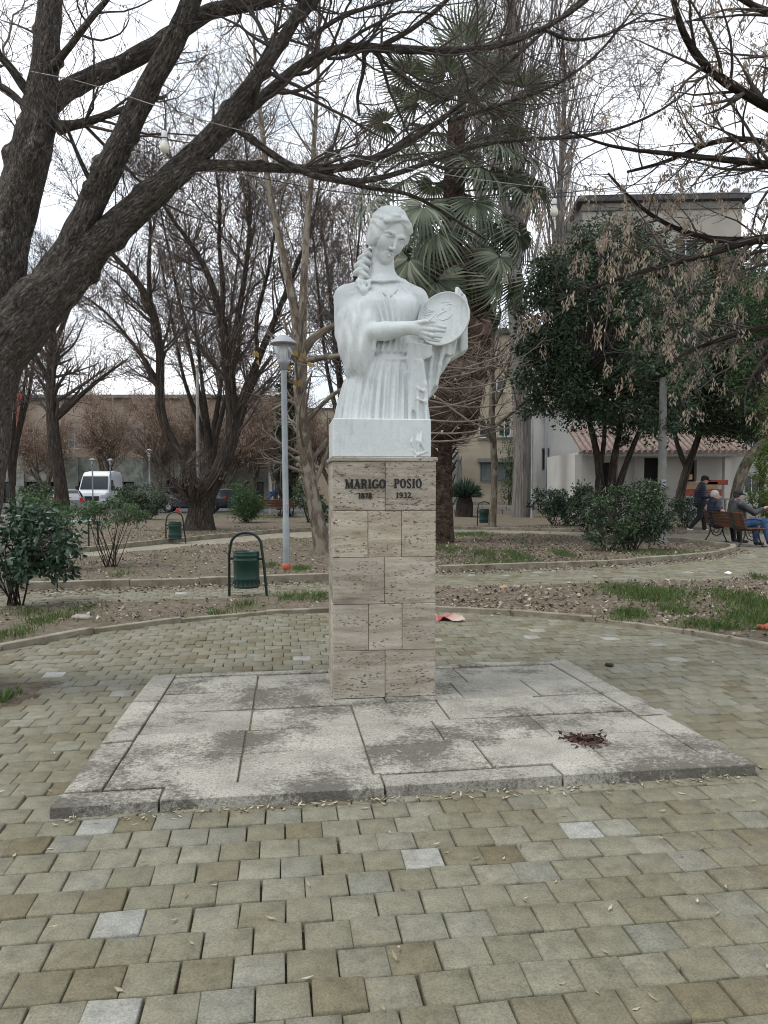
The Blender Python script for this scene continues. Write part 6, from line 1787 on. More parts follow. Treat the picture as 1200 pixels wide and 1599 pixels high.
def grey_building():
    d = 64.0
    x0, x1 = px2x(-160, d), px2x(420, d)
    root = building('clad_building', 'long building with green grey stone band and brown brick upper floors', x0, x1, d, 10, -.26)
    w = x1-x0
    Z = lambda py: py2z(py, d) + .26
    P = lambda a, b, c, e: (px2x(a, d)-x0, px2x(b, d)-x0, max(.01, Z(e)), Z(c))
    # ground floor with dark shop openings, stone band, brick floors
    zb0, zb1, zt = Z(752), Z(714), Z(622)
    low = []
    for a in range(-150, 400, 38): low.append(P(a, a+30, 752.5, 786))
    wall_holes(w, zb0, low, .5).build('ground_floor', MAT['grey_wall'], root)
    for q in low: window(root, q, 'dark_metal', 'glass', 2, .35, .08)
    MB().box((-.1, -.35, zb0+.003), (w, .2, zb1)).build('stone_band', MAT['cladding'], root)
    up = []
    for r in range(1):
        for a in range(-150, 410, 32):
            z0 = zb1 + .7 + r*3.4
            x = px2x(a, d)-x0; up.append((x, x+1.15, z0, z0+1.75))
    wall_holes(w, zt-zb1, [(a, b, c-zb1, e-zb1) for a, b, c, e in up], .3).build('upper_wall', MAT['brick'], root, (0, 0, zb1+.002))
    for i, q in enumerate(up): window(root, q, 'window_white', 'pale_glass' if i % 3 else 'glass', 1, .2, .09)
    for a in (34, 118, 222, 292):
        x = px2x(a, d)-x0; MB().box((x-.45, -.55, 0), (x+.45, -.36, zb1+2.2 if a == 34 else zb1-.02)).build('pier', MAT['cladding'], root)
    MB().box((-.3, -.6, zt), (w+.3, 10, zt+.25)).build('roof', MAT['concrete'], root)
    shell(root, w, zt, 9.8, 'grey_wall', 'side_wall')
    o = MB()
    n = 8
    dd = d - .75
    p0, p1 = W(23, 706, dd), W(36, 612, dd)
    vs, fs = [], []
    for i in range(n+1):
        z = p0[2] + (p1[2]-p0[2])*i/n
        for k in range(5):
            vs.append((p0[0] + (p1[0]-p0[0])*k/4, dd + .06*math.sin(k*1.7+i*.5), z))
    for i in range(n):
        for k in range(4): fs.append((i*5+k, i*5+k+1, (i+1)*5+k+1, (i+1)*5+k))
    b = o.add(vs, fs, True).build('banner', MAT['banner'], None)
    sol = b.modifiers.new('thickness', 'SOLIDIFY'); sol.thickness = .02
    tag(b, 'long red cloth banner hanging on the grey pier', 'banner')
    # lighter block beside the far lamp
    d2 = 60.0
    x0 = px2x(224, d2); r2 = building('grey_kiosk', 'small pale block with a barred window near the far lantern', x0, 0, d2, 4, -.26)
    w2 = px2x(284, d2)-x0; h2 = py2z(690, d2)+.26
    q = (w2*.62, w2*.92, 1.0, 2.1)
    wall_holes(w2, h2, [q]).build('wall', MAT['cladding'], r2); shell(r2, w2, h2, 3, 'cladding', 'side_wall')
    window(r2, q, 'dark_metal', 'glass', 1, grate='dark_metal')
    MB().box((-.15, -.2, h2), (w2+.15, 3.1, h2+.15)).build('roof', MAT['concrete'], r2)
def backdrop():
    # plain blocks closing the view farther off
    for px0, px1, d, ytop, mat, lab in ((430, 560, 78, 640, 'beige_wall', 'distant pale building behind the cypress'), (1150, 1260, 58, 560, 'grey_wall', 'distant grey building at the photo edge behind the bench')):
        x0, x1 = px2x(px0, d), px2x(px1, d)
        h = py2z(ytop, d)+.26
        root = building('distant_building', lab, x0, x1, d, h, -.26)
        w = x1-x0; wins = []
        for r in range(int(h//3)):
            for c in range(int(w//2.4)): wins.append((.6+c*2.4, 1.8+c*2.4, 1+r*3, 2.4+r*3))
        wall_holes(w, h, wins).build('wall', MAT[mat], root); shell(root, w, h, 8, mat, 'side_wall')
        for q in wins: window(root, q)
        MB().box((-.2, -.2, h), (w+.2, 8.2, h+.2)).build('roof', MAT['roof_edge'], root)
beige_house(); grey_annex(); tall_block(); porch(); grey_building(); backdrop()
# ------------------------------------------------------------------ litter bins
def make_bin():
    root = empty('litter_bin')
    # bent tube frame with one splayed leg
    pts = [(-.245, 0, 0), (-.245, 0, .55), (-.225, 0, .66)] + [(-.01 + .215*math.cos(a), 0, .665 + .185*math.sin(a)) for a in np.linspace(R(168), R(12), 12)] + [(.205, 0, .64), (.235, 0, .42), (.275, 0, .0)]
    MB().tube(pts, .019, 10).build('frame', MAT['frame_green'], root)
    r, z0, z1 = .172, .12, .60
    prof = [(0, z0+.01), (r*.96, z0), (r, z0+.012), (r, z0+.03), (r*.985, z0+.035), (r*.985, z0+.105), (r, z0+.11), (r, z0+.125), (r*.99, z0+.13), (r*.99, z1-.125), (r*1.015, z1-.12), (r*1.015, z1-.105), (r*.99, z1-.10), (r*.99, z1-.065), (r*1.015, z1-.06), (r*1.015, z1-.045), (r*.99, z1-.04), (r*1.0, z1-.01), (r*1.01, z1), (r*.95, z1), (r*.94, z1-.06), (r*.94, z0+.03), (0, z0+.03)]
    can = MB().lathe(prof, 28, (-.005, 0, 0)).build('can', MAT['bin_green'], root)
    slot = None
    for i in range(16):
        a = i*2*math.pi/16
        M = Matrix.Translation((-.005, 0, 0)) @ Matrix.Rotation(a, 4, 'Z')
        if slot is None:
            slot = MB().box((r*.98, -.012, z0+.045), (r*.99+.004, .012, z0+.095)).build('slot', MAT['dark_hole'], can)
            sd = slot.data
            slot.matrix_basis = M
        else:
            link('slot', sd, None, can).matrix_basis = M
    for s in (-1, 1):
        MB().box((min(s*r*.97, s*.232)-.005, -.012, z1-.115), (max(s*r*.97, s*.232)+.005, .012, z1-.085)).build('bracket', MAT['frame_green'], root)
    return root
b0 = make_bin()
g = G(386, 931); b0.location = (g[0], g[1], 0); b0.rotation_euler = (0, 0, R(-8))
tag(b0, 'dark green litter bin in a hoop frame standing on the cross path', 'litter bin', 'litter bins')
for px, py, rz, sc, lab in ((274, 849, 14, .92, 'dark green litter bin in front of the forked maple'), (757, 822, 0, 1.02, 'small distant green litter bin beside the sapling')):
    c = copy_tree(b0); g = G(px, py); c.location = (g[0], g[1], 0); c.rotation_euler = (0, 0, R(rz)); c.scale = (sc, sc, sc)
    tag(c, lab, 'litter bin', 'litter bins')
# the middle bin's can is a plain box-like sheet in the picture; it shares the same kind of hoop

# ------------------------------------------------------------------ lamp posts
def make_lamp(h=3.44):
    root = empty('lamp_post')
    MB().lathe([(.062, 0), (.060, .9), (.052, .92), (.050, h)], 16).build('pole', MAT['galv'], root)
    MB().lathe([(0, .001), (.082, .001), (.078, .10), (.070, .13), (.0625, .135)], 16).build('foot_sleeve', MAT['orange_foot'], root)
    MB().box((.045, -.02, 1.02), (.075, .02, 1.16)).build('service_hatch', MAT['grey_metal'], root, None, (0, 0, R(-60)), .004)
    lan = MB().lathe([(0, h-.02), (.055, h-.02), (.058, h+.05), (.085, h+.07), (.10, h+.105), (.105, h+.15), (.098, h+.155), (0, h+.155)], 20).build('lantern', MAT['grey_metal'], root)
    MB().lathe([(0, h+.415), (.225, h+.415), (.235, h+.425), (.225, h+.44), (.16, h+.50), (.095, h+.545), (.085, h+.56), (.03, h+.572), (0, h+.574)], 28).build('lantern_roof', MAT['grey_metal'], lan)
    MB().lathe([(.060, h+.16), (.072, h+.18), (.080, h+.40), (.0, h+.405)], 20).build('diffuser', MAT['opal'], lan)
    for i in range(6):
        a0, a1 = i*math.pi/3 + .05, (i+1)*math.pi/3 - .05
        m = MB(); v = []
        for a in (a0, a1):
            for rr, z in ((.100, h+.158), (.185, h+.414)):
                v.append((rr*math.cos(a), rr*math.sin(a), z))
        v2 = [(x*.975, y*.975, z) for x, y, z in v]
        m.add(v + v2, [(0, 2, 3, 1), (4, 5, 7, 6), (0, 4, 6, 2), (1, 3, 7, 5), (0, 1, 5, 4), (2, 6, 7, 3)]).build('glass_pane', MAT['clear'], lan)
        a = i*math.pi/3
        MB().tube([(.102*math.cos(a), .102*math.sin(a), h+.155), (.188*math.cos(a), .188*math.sin(a), h+.416)], .0045, 5).build('lantern_rib', MAT['grey_metal'], lan)
    return root
l0 = make_lamp()
g = G(448, 892); l0.location = (g[0], g[1], 0); l0.rotation_euler = (0, R(-.55), 0)
tag(l0, 'galvanised lamp post with glass lantern and faded orange foot beside the bin', 'lamp post', 'lamp posts')
for px, d, sc, lab in ((234, 38.0, .80, 'distant lamp post whose lantern shows beside the forked maple'), (145, 44.0, .80, 'distant lamp post standing in front of the white van'), (173, 50.0, .84, 'thin distant lamp post just beyond the white van')):
    c = copy_tree(l0); c.location = (px2x(px, d), d, -.25 if d > 39 else 0); c.rotation_euler = (0, 0, .4); c.scale = (sc, sc, sc)
    tag(c, lab, 'lamp post', 'lamp posts')
def pole(name, label, px, py, d, top_py, r0, r1, mat, cap=True):
    x = px2x(px, d); h = py2z(top_py, d)
    root = empty(name, (x, d, 0 if d < 38 else -.25)); tag(root, label, 'pole')
    MB().lathe([(r0*1.25, 0), (r0*1.2, .15), (r0, .17), ((r0+r1)/2, h*.5), (r1, h), (0, h)], 14).build('shaft', MAT[mat], root)
    MB().lathe([(r0*1.6, 0), (r0*1.6, .05), (r0*1.26, .06)], 14).build('foot', MAT['concrete'], root)
    MB().box((-.05, -r0-.04, 1.4), (.05, -r0*.7, 1.6)).build('hatch', MAT['grey_metal'], root)
pole('utility_pole', 'grey metal pole rising through the big rounded bush', 1034, 848, 19.3, 590, .115, .09, 'concrete')
pole('utility_pole', 'slim grey pole seen through the fork of the dark maple', 310, 815, 33.0, 570, .075, .06, 'concrete')
pole('utility_pole', 'thin green grey pole beside the thick poplar trunk', 831, 803, 33.0, 560, .055, .05, 'galv')

# ------------------------------------------------------------------ hanging bulbs and cables
def bulb(px, py, d, lab, top_py):
    c = W(px, py, d); root = empty('hanging_bulb', tuple(c)); tag(root, lab, 'bulb', 'hanging bulbs')
    s = d/1200
    MB().lathe([(0, -.030), (.016, -.027), (.028, -.014), (.031, 0), (.029, .015), (.022, .034), (.017, .046), (.0, .047)], 18).build('globe', MAT['bulb'], root)
    MB().lathe([(.018, .046), (.019, .060), (.017, .062), (.019, .070), (.018, .100), (.012, .106), (0, .107)], 16).build('socket', MAT['white_plastic'], root)
    MB().lathe([(.0205, .055), (.0205, .0625), (.018, .063)], 16).build('seal', MAT['cord'], root)
    h = py2z(top_py, d) - c[2]
    MB().tube([(0, 0, .105), (.01, 0, h*.5+.05), (.0, 0, h)], .004, 6).build('flex', MAT['cord'], root)
bulb(257, 231, 4.9, 'pale light bulb hanging in the leaning maple', 150)
bulb(866, 332, 6.0, 'pale light bulb hanging before the flat roof corner', 262)
def cable(name, lab, pts, r, mat):
    P, q = resample([W(*p) for p in pts], [r]*len(pts), 24)
    o = MB().tube(P, r, 5).build(name, MAT[mat], None)
    tag(o, lab, 'cable')
cable('light_cable', 'pale cable tied round the upper maple limb', [(48, 111, 5.32), (70, 108, 5.28), (92, 108, 5.3), (160, 135, 5.3), (257, 172, 4.9), (380, 205, 5.2), (560, 250, 5.6), (740, 280, 5.9), (866, 296, 6.0), (1000, 302, 6.3), (1200, 300, 6.6), (1420, 280, 6.8)], .0032, 'pale_cord')
cable('overhead_cable', 'dark overhead cable crossing behind the statue head', [(330, 262, 9), (520, 300, 9), (700, 312, 9), (900, 300, 9), (1200, 262, 9)], .005, 'cord')
cable('overhead_cable', 'dark upper cable crossing the sky above the flat roof', [(560, 330, 30), (900, 305, 30), (1240, 300, 30)], .014, 'cord')

# ------------------------------------------------------------------ benches
def make_bench(L=1.9, slats_back=5):
    root = empty('park_bench')
    # local: seat faces +x, length along y
    def iron(y):
        side = MB()
        side.tube([(-.16, y, .0), (-.10, y, .07), (-.02, y, .20), (.02, y, .33), (.0, y, .42), (-.06, y, .58), (-.12, y, .80)], [.020, .018, .018, .02, .02, .018, .015], 8)
        side.tube([(.46, y, .0), (.43, y, .06), (.36, y, .20), (.34, y, .32), (.38, y, .42)], [.020, .018, .018, .018, .018], 8)
        side.tube([(.0, y, .41), (.14, y, .395), (.30, y, .40), (.43, y, .425)], .018, 8)
        side.tube([(-.06, y, .60), (.08, y, .655), (.26, y, .655), (.40, y, .63), (.44, y, .57), (.40, y, .50), (.38, y, .42)], .016, 8)
        side.tube([(.02, y, .33), (.08, y, .20), (.18, y, .15), (.28, y, .20), (.34, y, .32)], .014, 8)
        side.tube([(.10, y, .30), (.15, y, .24), (.21, y, .24), (.25, y, .30), (.21, y, .35), (.15, y, .35), (.10, y, .30)], .010, 6)
        side.box((-.20, y-.025, 0), (-.12, y+.025, .02)); side.box((.42, y-.025, 0), (.50, y+.025, .02))
        side.build('iron_end', MAT['dark_metal'], root)
    for y in (-L/2+.12, L/2-.12): iron(y)
    for i in range(slats_back):
        t = i/(slats_back-1); x, z = -.035 - .085*t, .50 + .285*t
        M = Matrix.Translation((x, 0, z)) @ Matrix.Rotation(R(-18), 4, 'Y')
        MB().box((-.014, -L/2, -.030), (.014, L/2, .030)).build('back_slat', MAT['bench_wood'], root, bevel=.005).matrix_basis = M
    for i in range(6):
        x = .02 + .078*i; MB().box((-.033, -L/2, -.013), (.033, L/2, .013)).build('seat_slat', MAT['bench_wood'], root, (x, 0, .437), bevel=.004)
    return root
bn = make_bench()
BEN = np.array((8.42, 18.85)); BEN_RZ = R(4)
bn.location = (BEN[0], BEN[1], .004); bn.rotation_euler = (0, 0, BEN_RZ)
tag(bn, 'brown slatted bench with black iron ends carrying two seated men', 'bench', 'park benches')
c = copy_tree(bn); c.location = (px2x(428, 33), 33, .0); c.rotation_euler = (0, 0, R(95)); tag(c, 'distant reddish bench half hidden by the near lamp post', 'bench', 'park benches')

# ------------------------------------------------------------------ people
def figure_field(J, h=.011, pad=.12):
    A = np.array(list(J.values())); return Field(A.min(0)-pad-.12, A.max(0)+pad+.14, h)
def build_person(label, loc, rz, J, jacket, trousers, shoes, headwear, hair, quilt=True, group=None):
    """J: joints in metres, local frame: faces +x, y = own left, z up"""
    J = {k: np.array(v, float) for k, v in J.items()}
    root = empty('person', loc, rz); tag(root, label, 'person')
    hd = J['head']; fw = J['face'] / np.linalg.norm(J['face'])     # gaze direction
    side = np.cross((0, 0, 1), fw); side /= np.linalg.norm(side); up = np.cross(fw, side)
    M = np.stack([fw, side, up], 1)
    f = figure_field(J)
    f.ell(hd, (.098, .078, .118), .01, M); f.ell(hd + fw*.03 - up*.055, (.068, .058, .068), .03, M)
    f.cone(hd + fw*.085 - up*.005, hd + fw*.108 - up*.035, .010, .015, .01)
    f.ell(hd + fw*.080 - up*.078, (.022, .024, .018), .015, M)
    for q in (-1, 1):
        f.ell(hd + side*q*.078 - up*.012, (.022, .010, .032), .008, M)
        f.ell(hd + fw*.092 + side*q*.030 + up*.012, (.012, .018, .012), .012, M, 'sub')
    f.cone(hd - up*.06 - fw*.01, J['neck'], .055, .06, .03)
    f.cone(J['neck'], J['chest'], .09, .13, .05); f.cone(J['chest'], J['pelvis'], .135, .13, .05)
    for s in 'lr':
        f.cone(J['sh_'+s], J['el_'+s], .05, .042, .03); f.cone(J['el_'+s], J['wr_'+s], .042, .028, .02); f.cone(J['chest'], J['sh_'+s], .09, .055, .05)
        f.cone(J['hip_'+s], J['kn_'+s], .085, .058, .04); f.cone(J['kn_'+s], J['an_'+s], .055, .038, .03); f.cone(J['an_'+s], J['toe_'+s], .038, .032, .02)
        d = J['hand_'+s] - J['wr_'+s]; d /= np.linalg.norm(d)
        sd = np.cross(d, (0, 0, 1)); sd /= np.linalg.norm(sd) + 1e-9; n = np.cross(sd, d)
        pc = J['wr_'+s] + d*.05
        f.cone(J['wr_'+s], pc + d*.03, .028, .034, .02)
        for k in range(4):
            a = pc + d*.04 + sd*(k-1.5)*.019; l = (.062, .072, .068, .052)[k]
            m = a + d*l*.6 - n*.006; f.chain([a, m, m + d*l*.35 - n*.022], (.0105, .010, .008), .006)
        f.chain([pc - d*.01 - sd*.03, pc + d*.025 - sd*.052, pc + d*.055 - sd*.048 - n*.01], (.012, .011, .009), .008)
    link('body', f.mesh('body', 1), MAT['skin'], root)
    # jacket
    g = figure_field(J, .013)
    qb = (lambda X, Y, Z: .007*np.sin(Z*95)) if quilt else (lambda X, Y, Z: .004*vnoise(X*14, Y*14, Z*14))
    g.cone(J['neck'] - np.array((0, 0, .01)), J['chest'], .115, .185, .06, bump=qb); g.cone(J['chest'], J['pelvis'] + np.array((0, 0, -.02)), .185, .185, .06, bump=qb)
    g.cone(J['neck'] + np.array((0, 0, .03)), J['neck'] - np.array((0, 0, .03)), .082, .095, .02)
    for s in 'lr':
        g.cone(J['chest'], J['sh_'+s], .13, .085, .05); g.cone(J['sh_'+s], J['el_'+s], .085, .070, .03, bump=qb); g.cone(J['el_'+s], J['wr_'+s]*.9 + J['el_'+s]*.1, .070, .050, .02, bump=qb)
    link('jacket', g.mesh('jacket', 1), MAT[jacket], root)
    g = figure_field(J, .013)
    g.cone(J['hip_l'], J['hip_r'], .115, .115, .05)
    for s in 'lr':
        g.cone(J['pelvis'], J['hip_'+s], .13, .115, .05); g.cone(J['hip_'+s], J['kn_'+s], .108, .080, .03); g.cone(J['kn_'+s], J['an_'+s]*.95 + J['kn_'+s]*.05, .078, .062, .03)
    link('trousers', g.mesh('trousers', 1), MAT[trousers], root)
    for s in 'lr':
        a, t = J['an_'+s], J['toe_'+s]
        g = Field(np.minimum(a, t)-.12, np.maximum(a, t)+.12, .011)
        dn = np.array((0, 0, -.035))
        g.cone(a + dn*.6, t + dn*.3, .052, .040, .03); g.cone(a, a + dn, .050, .050, .02)
        link('shoe', g.mesh('shoe', 1), MAT[shoes], root)
    g = Field(hd-.24, hd+.24, .010)
    if hair == 'bald': pass
    g.ell(hd + up*.022 - fw*.014, (.108, .088, .112), .01, M)
    g.ell(hd + fw*.085 - up*.045, (.10, .12, .105), .02, M, 'sub')
    link('hair', g.mesh('hair', 1), MAT[hair], root)
    if headwear:
        g = Field(hd-.26, hd+.28, .010)
        g.ell(hd + up*.062 - fw*.006, (.116, .098, .082), .01, M); g.ell(hd - up*.03, (.2, .2, .055), .01, M, 'sub')
        g.ell(hd + up*.040 + fw*.115, (.085, .078, .012), .015, M)
        link('cap', g.mesh('cap', 1), MAT[headwear], root)
    return root, M
# walking man reading his phone
Jw = dict(head=(.10, 0, 1.60), face=(1, -.1, -.35), neck=(.03, 0, 1.46), chest=(.0, 0, 1.22), pelvis=(-.03, 0, .93), sh_l=(.02, .20, 1.40), sh_r=(.0, -.20, 1.40), el_l=(.03, .25, 1.11), el_r=(.02, -.25, 1.11),
          wr_l=(.27, .10, 1.10), wr_r=(.27, -.10, 1.10), hand_l=(.38, .05, 1.14), hand_r=(.38, -.05, 1.14), hip_l=(-.02, .10, .90), hip_r=(-.02, -.10, .90), kn_l=(.11, .10, .50), kn_r=(-.06, -.10, .49),
          an_l=(.14, .10, .09), an_r=(-.36, -.10, .13), toe_l=(.32, .11, .045), toe_r=(-.20, -.11, .045))
p = G(1092, 832)
wm, _ = build_person('standing man in a black cap and navy quilted jacket, looking at his phone', (p[0]+.05, p[1], 0.004), R(-8), Jw, 'navy_cloth', 'black_cloth', 'shoe_white', 'black_cloth', 'dark_hair')
ph = MB().box((-.004, -.036, -.07), (.004, .036, .07)).build('phone', MAT['glass'], None, bevel=.003)
ph.location = wm.matrix_basis @ Vector((.40, 0, 1.165)); ph.rotation_euler = (0, R(-50), R(-8)); tag(ph, 'small phone held by the standing man in the cap', 'phone')
# two men on the bench; bench frame: seat faces +x
def sit(y, face, arm=None, lean=0.0, cross=False):
    J = dict(head=(.02+lean, 0, 1.20), face=face, neck=(-.02+lean, 0, 1.06), chest=(.02+lean*.7, 0, .84), pelvis=(.10, 0, .545), sh_l=(-.01+lean, .20, 1.00), sh_r=(-.01+lean, -.20, 1.00), el_l=(.08+lean, .27, .74), el_r=(.08+lean, -.27, .74),
             wr_l=(.32, .16, .66), wr_r=(.32, -.16, .66), hand_l=(.42, .12, .63), hand_r=(.42, -.12, .63), hip_l=(.14, .10, .545), hip_r=(.14, -.10, .545), kn_l=(.56, .15, .53), kn_r=(.56, -.15, .53),
             an_l=(.60, .15, .09), an_r=(.60, -.15, .09), toe_l=(.78, .17, .045), toe_r=(.78, -.17, .045))
    if arm:
        J['el_l'], J['wr_l'], J['hand_l'] = arm
    return J
def on_bench(y): return bn.matrix_basis @ Vector((0, y, 0))
bpy.context.view_layer.update()
J1 = sit(0, (.9, -.45, -.05)); J1['el_r'] = np.array((-.10, -.36, .86)); J1['wr_r'] = np.array((-.12, -.58, .83)); J1['hand_r'] = np.array((-.12, -.68, .83))
J1 = {k: np.array(v) for k, v in J1.items()}
build_person('white haired man in a navy jacket seated at the far end of the bench', on_bench(.62), BEN_RZ, J1, 'navy_cloth', 'black_cloth', 'shoe_dark', None, 'grey_hair')
J2 = sit(0, (.95, .12, -.05), lean=.03)
J2['el_r'], J2['wr_r'], J2['hand_r'] = (.30, -.28, .80), (.56, -.22, .90), (.66, -.20, .94)
J2['kn_r'], J2['an_r'], J2['toe_r'] = (.62, -.12, .60), (.74, -.16, .12), (.92, -.18, .06)
build_person('seated man in a black cap, dark leather jacket and jeans, one arm out', on_bench(-.42), BEN_RZ, J2, 'leather', 'denim', 'shoe_dark', 'black_cloth', 'dark_hair', quilt=False)

# ------------------------------------------------------------------ vehicles
def wheel(root, x, y, r, w):
    t = MB().lathe([(r*.62, -w/2), (r*.92, -w/2), (r, -w*.36), (r, w*.36), (r*.92, w/2), (r*.62, w/2)], 20).build('wheel', MAT['tyre'], root, (x, y, r), (R(90), 0, 0))
    MB().lathe([(0, -w*.40), (r*.3, -w*.42), (r*.62, -w*.46), (r*.62, w*.46), (r*.3, w*.42), (0, w*.40)], 14).build('rim', MAT['rim'], t)
def body_loft(secs, n=None):
    """secs: list of (x, [(y,z) half outline from bottom centre up to roof centre]) mirrored in y"""
    m = MB(); rings = []
    for x, prof in secs:
        full = [(y, z) for y, z in prof] + [(-y, z) for y, z in prof[::-1]]
        rings.append([(x, y, z) for y, z in full])
    k = len(rings[0])
    vs = [p for r in rings for p in r]; fs = []
    for i in range(len(rings)-1):
        for j in range(k):
            q = (j+1) % k; fs.append((i*k+j, i*k+q, (i+1)*k+q, (i+1)*k+j))
    fs += [tuple(range(k))[::-1], tuple((len(rings)-1)*k + j for j in range(k))]
    return m.add(vs, fs)
def van(px, d, rz):
    root = empty('delivery_van', (px2x(px, d), d, -.246), rz); tag(root, 'white panel van facing the park, parked on the road', 'van')
    # front at -x
    def pr(w, zt, zb=.35, ws=None, r=.12): return [(w*.9, zb), (w, zb+.15), (w, 1.1), (ws or w*.96, zt-r*2), ((ws or w*.96)*.93, zt-r*.4), ((ws or w*.96)*.75, zt)]
    secs = [(-2.75, pr(.86, .95, .4, .84, .05)), (-2.68, pr(.96, 1.12, .34, .93, .05)), (-2.1, pr(1.0, 1.30, .32, .95, .06)), (-1.45, pr(1.0, 2.30, .32, .90, .10)), (-1.1, pr(1.0, 2.52, .32, .90, .12)), (0, pr(1.0, 2.6, .32, .92)), (2.4, pr(1.0, 2.58, .32, .92)), (2.6, pr(.97, 2.5, .36, .90))]
    body_loft(secs).build('body', MAT['van_white'], root, bevel=.0)
    # windscreen, side windows
    m = MB(); m.add([(-2.07, -.88, 1.36), (-2.07, .88, 1.36), (-1.50, .80, 2.20), (-1.50, -.80, 2.20), (-2.10, -.88, 1.39), (-2.10, .88, 1.39), (-1.53, .80, 2.23), (-1.53, -.80, 2.23)], [(4, 5, 6, 7), (0, 3, 2, 1), (0, 1, 5, 4), (2, 3, 7, 6), (1, 2, 6, 5), (3, 0, 4, 7)])
    m.build('windscreen', MAT['glass'], root)
    for s in (-1, 1):
        m = MB(); y = s*.985
        m.add([(-1.85, y, 1.30), (-.75, y, 1.30), (-.75, s*.945, 1.98), (-1.45, s*.945, 1.98), (-1.85, y+s*.025, 1.31), (-.75, y+s*.025, 1.31), (-.75, s*.975, 1.97), (-1.45, s*.975, 1.97)], [(4, 5, 6, 7), (0, 3, 2, 1), (0, 1, 5, 4), (1, 2, 6, 5), (2, 3, 7, 6), (3, 0, 4, 7)]).build('side_window', MAT['glass'], root)
        MB().box((-1.80, s*1.16-.10, 1.28), (-1.68, s*1.16+.10, 1.62)).build('mirror', MAT['dark_metal'], root, bevel=.03)
        MB().box((-2.80, s*.72-.14, .82), (-2.60, s*.72+.14, 1.04)).build('headlight', MAT['head_light'], root, bevel=.03)
        for x in (-1.75, 1.65): wheel(root, x, s*.90, .34, .22)
    MB().box((-2.82, -.45, .62), (-2.70, .45, .92)).build('grille', MAT['dark_metal'], root, bevel=.02)
    MB().box((-2.83, -.92, .36), (-2.62, .92, .58)).build('bumper', MAT['grey_metal'], root, bevel=.03)
van(158, 53, R(98))
def car(px, d, rz, mat, lab, estate=True):
    root = empty('parked_car', (px2x(px, d), d, -.246), rz); tag(root, lab, 'car', 'parked cars')
    def pr(w, zt, wt, zb=.25): return [(w*.92, zb), (w, zb+.12), (w, .62), (w*.985, .84), (wt, zt-.06), (wt*.85, zt)]
    secs = [(-2.1, pr(.70, .70, .62, .35)), (-2.0, pr(.82, .78, .72)), (-1.2, pr(.87, .95, .74)), (-.85, pr(.88, .98, .72)), (-.2, pr(.88, 1.38, .62)), (.3, pr(.88, 1.44, .62)), (1.5 if estate else .9, pr(.88, 1.40, .60)), (1.95 if estate else 1.6, pr(.86, 1.02, .70)), (2.08, pr(.80, .86, .70, .35))]
    body_loft(secs).build('body', MAT[mat], root)
    def glass(name, v):
        m = MB(); c = np.mean(v, 0); n = np.cross(np.array(v[1])-np.array(v[0]), np.array(v[2])-np.array(v[0])); n = n/np.linalg.norm(n)
        if np.dot(n, c - np.array((.3, 0, 1.0))) < 0: n = -n
        a = [np.array(p)+n*.015 for p in v]; b = [np.array(p)-n*.01 for p in v]
        m.add(a+b, [(0, 1, 2, 3), (7, 6, 5, 4), (0, 4, 5, 1), (1, 5, 6, 2), (2, 6, 7, 3), (3, 7, 4, 0)]).build(name, MAT['glass'], root)
    glass('windscreen', [(-.80, -.66, .99), (-.80, .66, .99), (-.22, .55, 1.34), (-.22, -.55, 1.34)])
    xb = 1.95 if estate else 1.6
    xt = 1.5 if estate else .9
    glass('rear_window', [(xb-.04, -.64, 1.02), (xb-.04, .64, 1.02), (xt+.04, .54, 1.36), (xt+.04, -.54, 1.36)])
    for s in (-1, 1):
        glass('side_window', [(-.62, s*.84, .95), (.45, s*.84, .95), (.45, s*.66, 1.34), (-.15, s*.66, 1.33)])
        glass('side_window', [(.52, s*.84, .95), (xb-.2, s*.83, .97), (xt+.02, s*.66, 1.33), (.52, s*.66, 1.34)])
        MB().box((1.93, s*.68-.10, .72), (2.09, s*.68+.11, 1.00)).build('tail_light', MAT['red_light'], root, bevel=.02)
        MB().box((-2.11, s*.58-.15, .60), (-1.98, s*.58+.15, .74)).build('headlight', MAT['head_light'], root, bevel=.02)
        MB().box((-.62, s*.97-.09, .92), (-.50, s*.97+.09, 1.04)).build('mirror', MAT[mat], root, bevel=.02)
        for x in (-1.3, 1.3): wheel(root, x, s*.80, .31, .2)
car(100, 43.0, R(-62), 'silver', 'silver estate car with a red tail lamp beside the white van')
car(300, 47.0, R(8), 'navy_paint', 'dark car parked behind the forked maple', False)
car(345, 47.5, R(4), 'navy_paint', 'dark car seen past the grey pole', False)

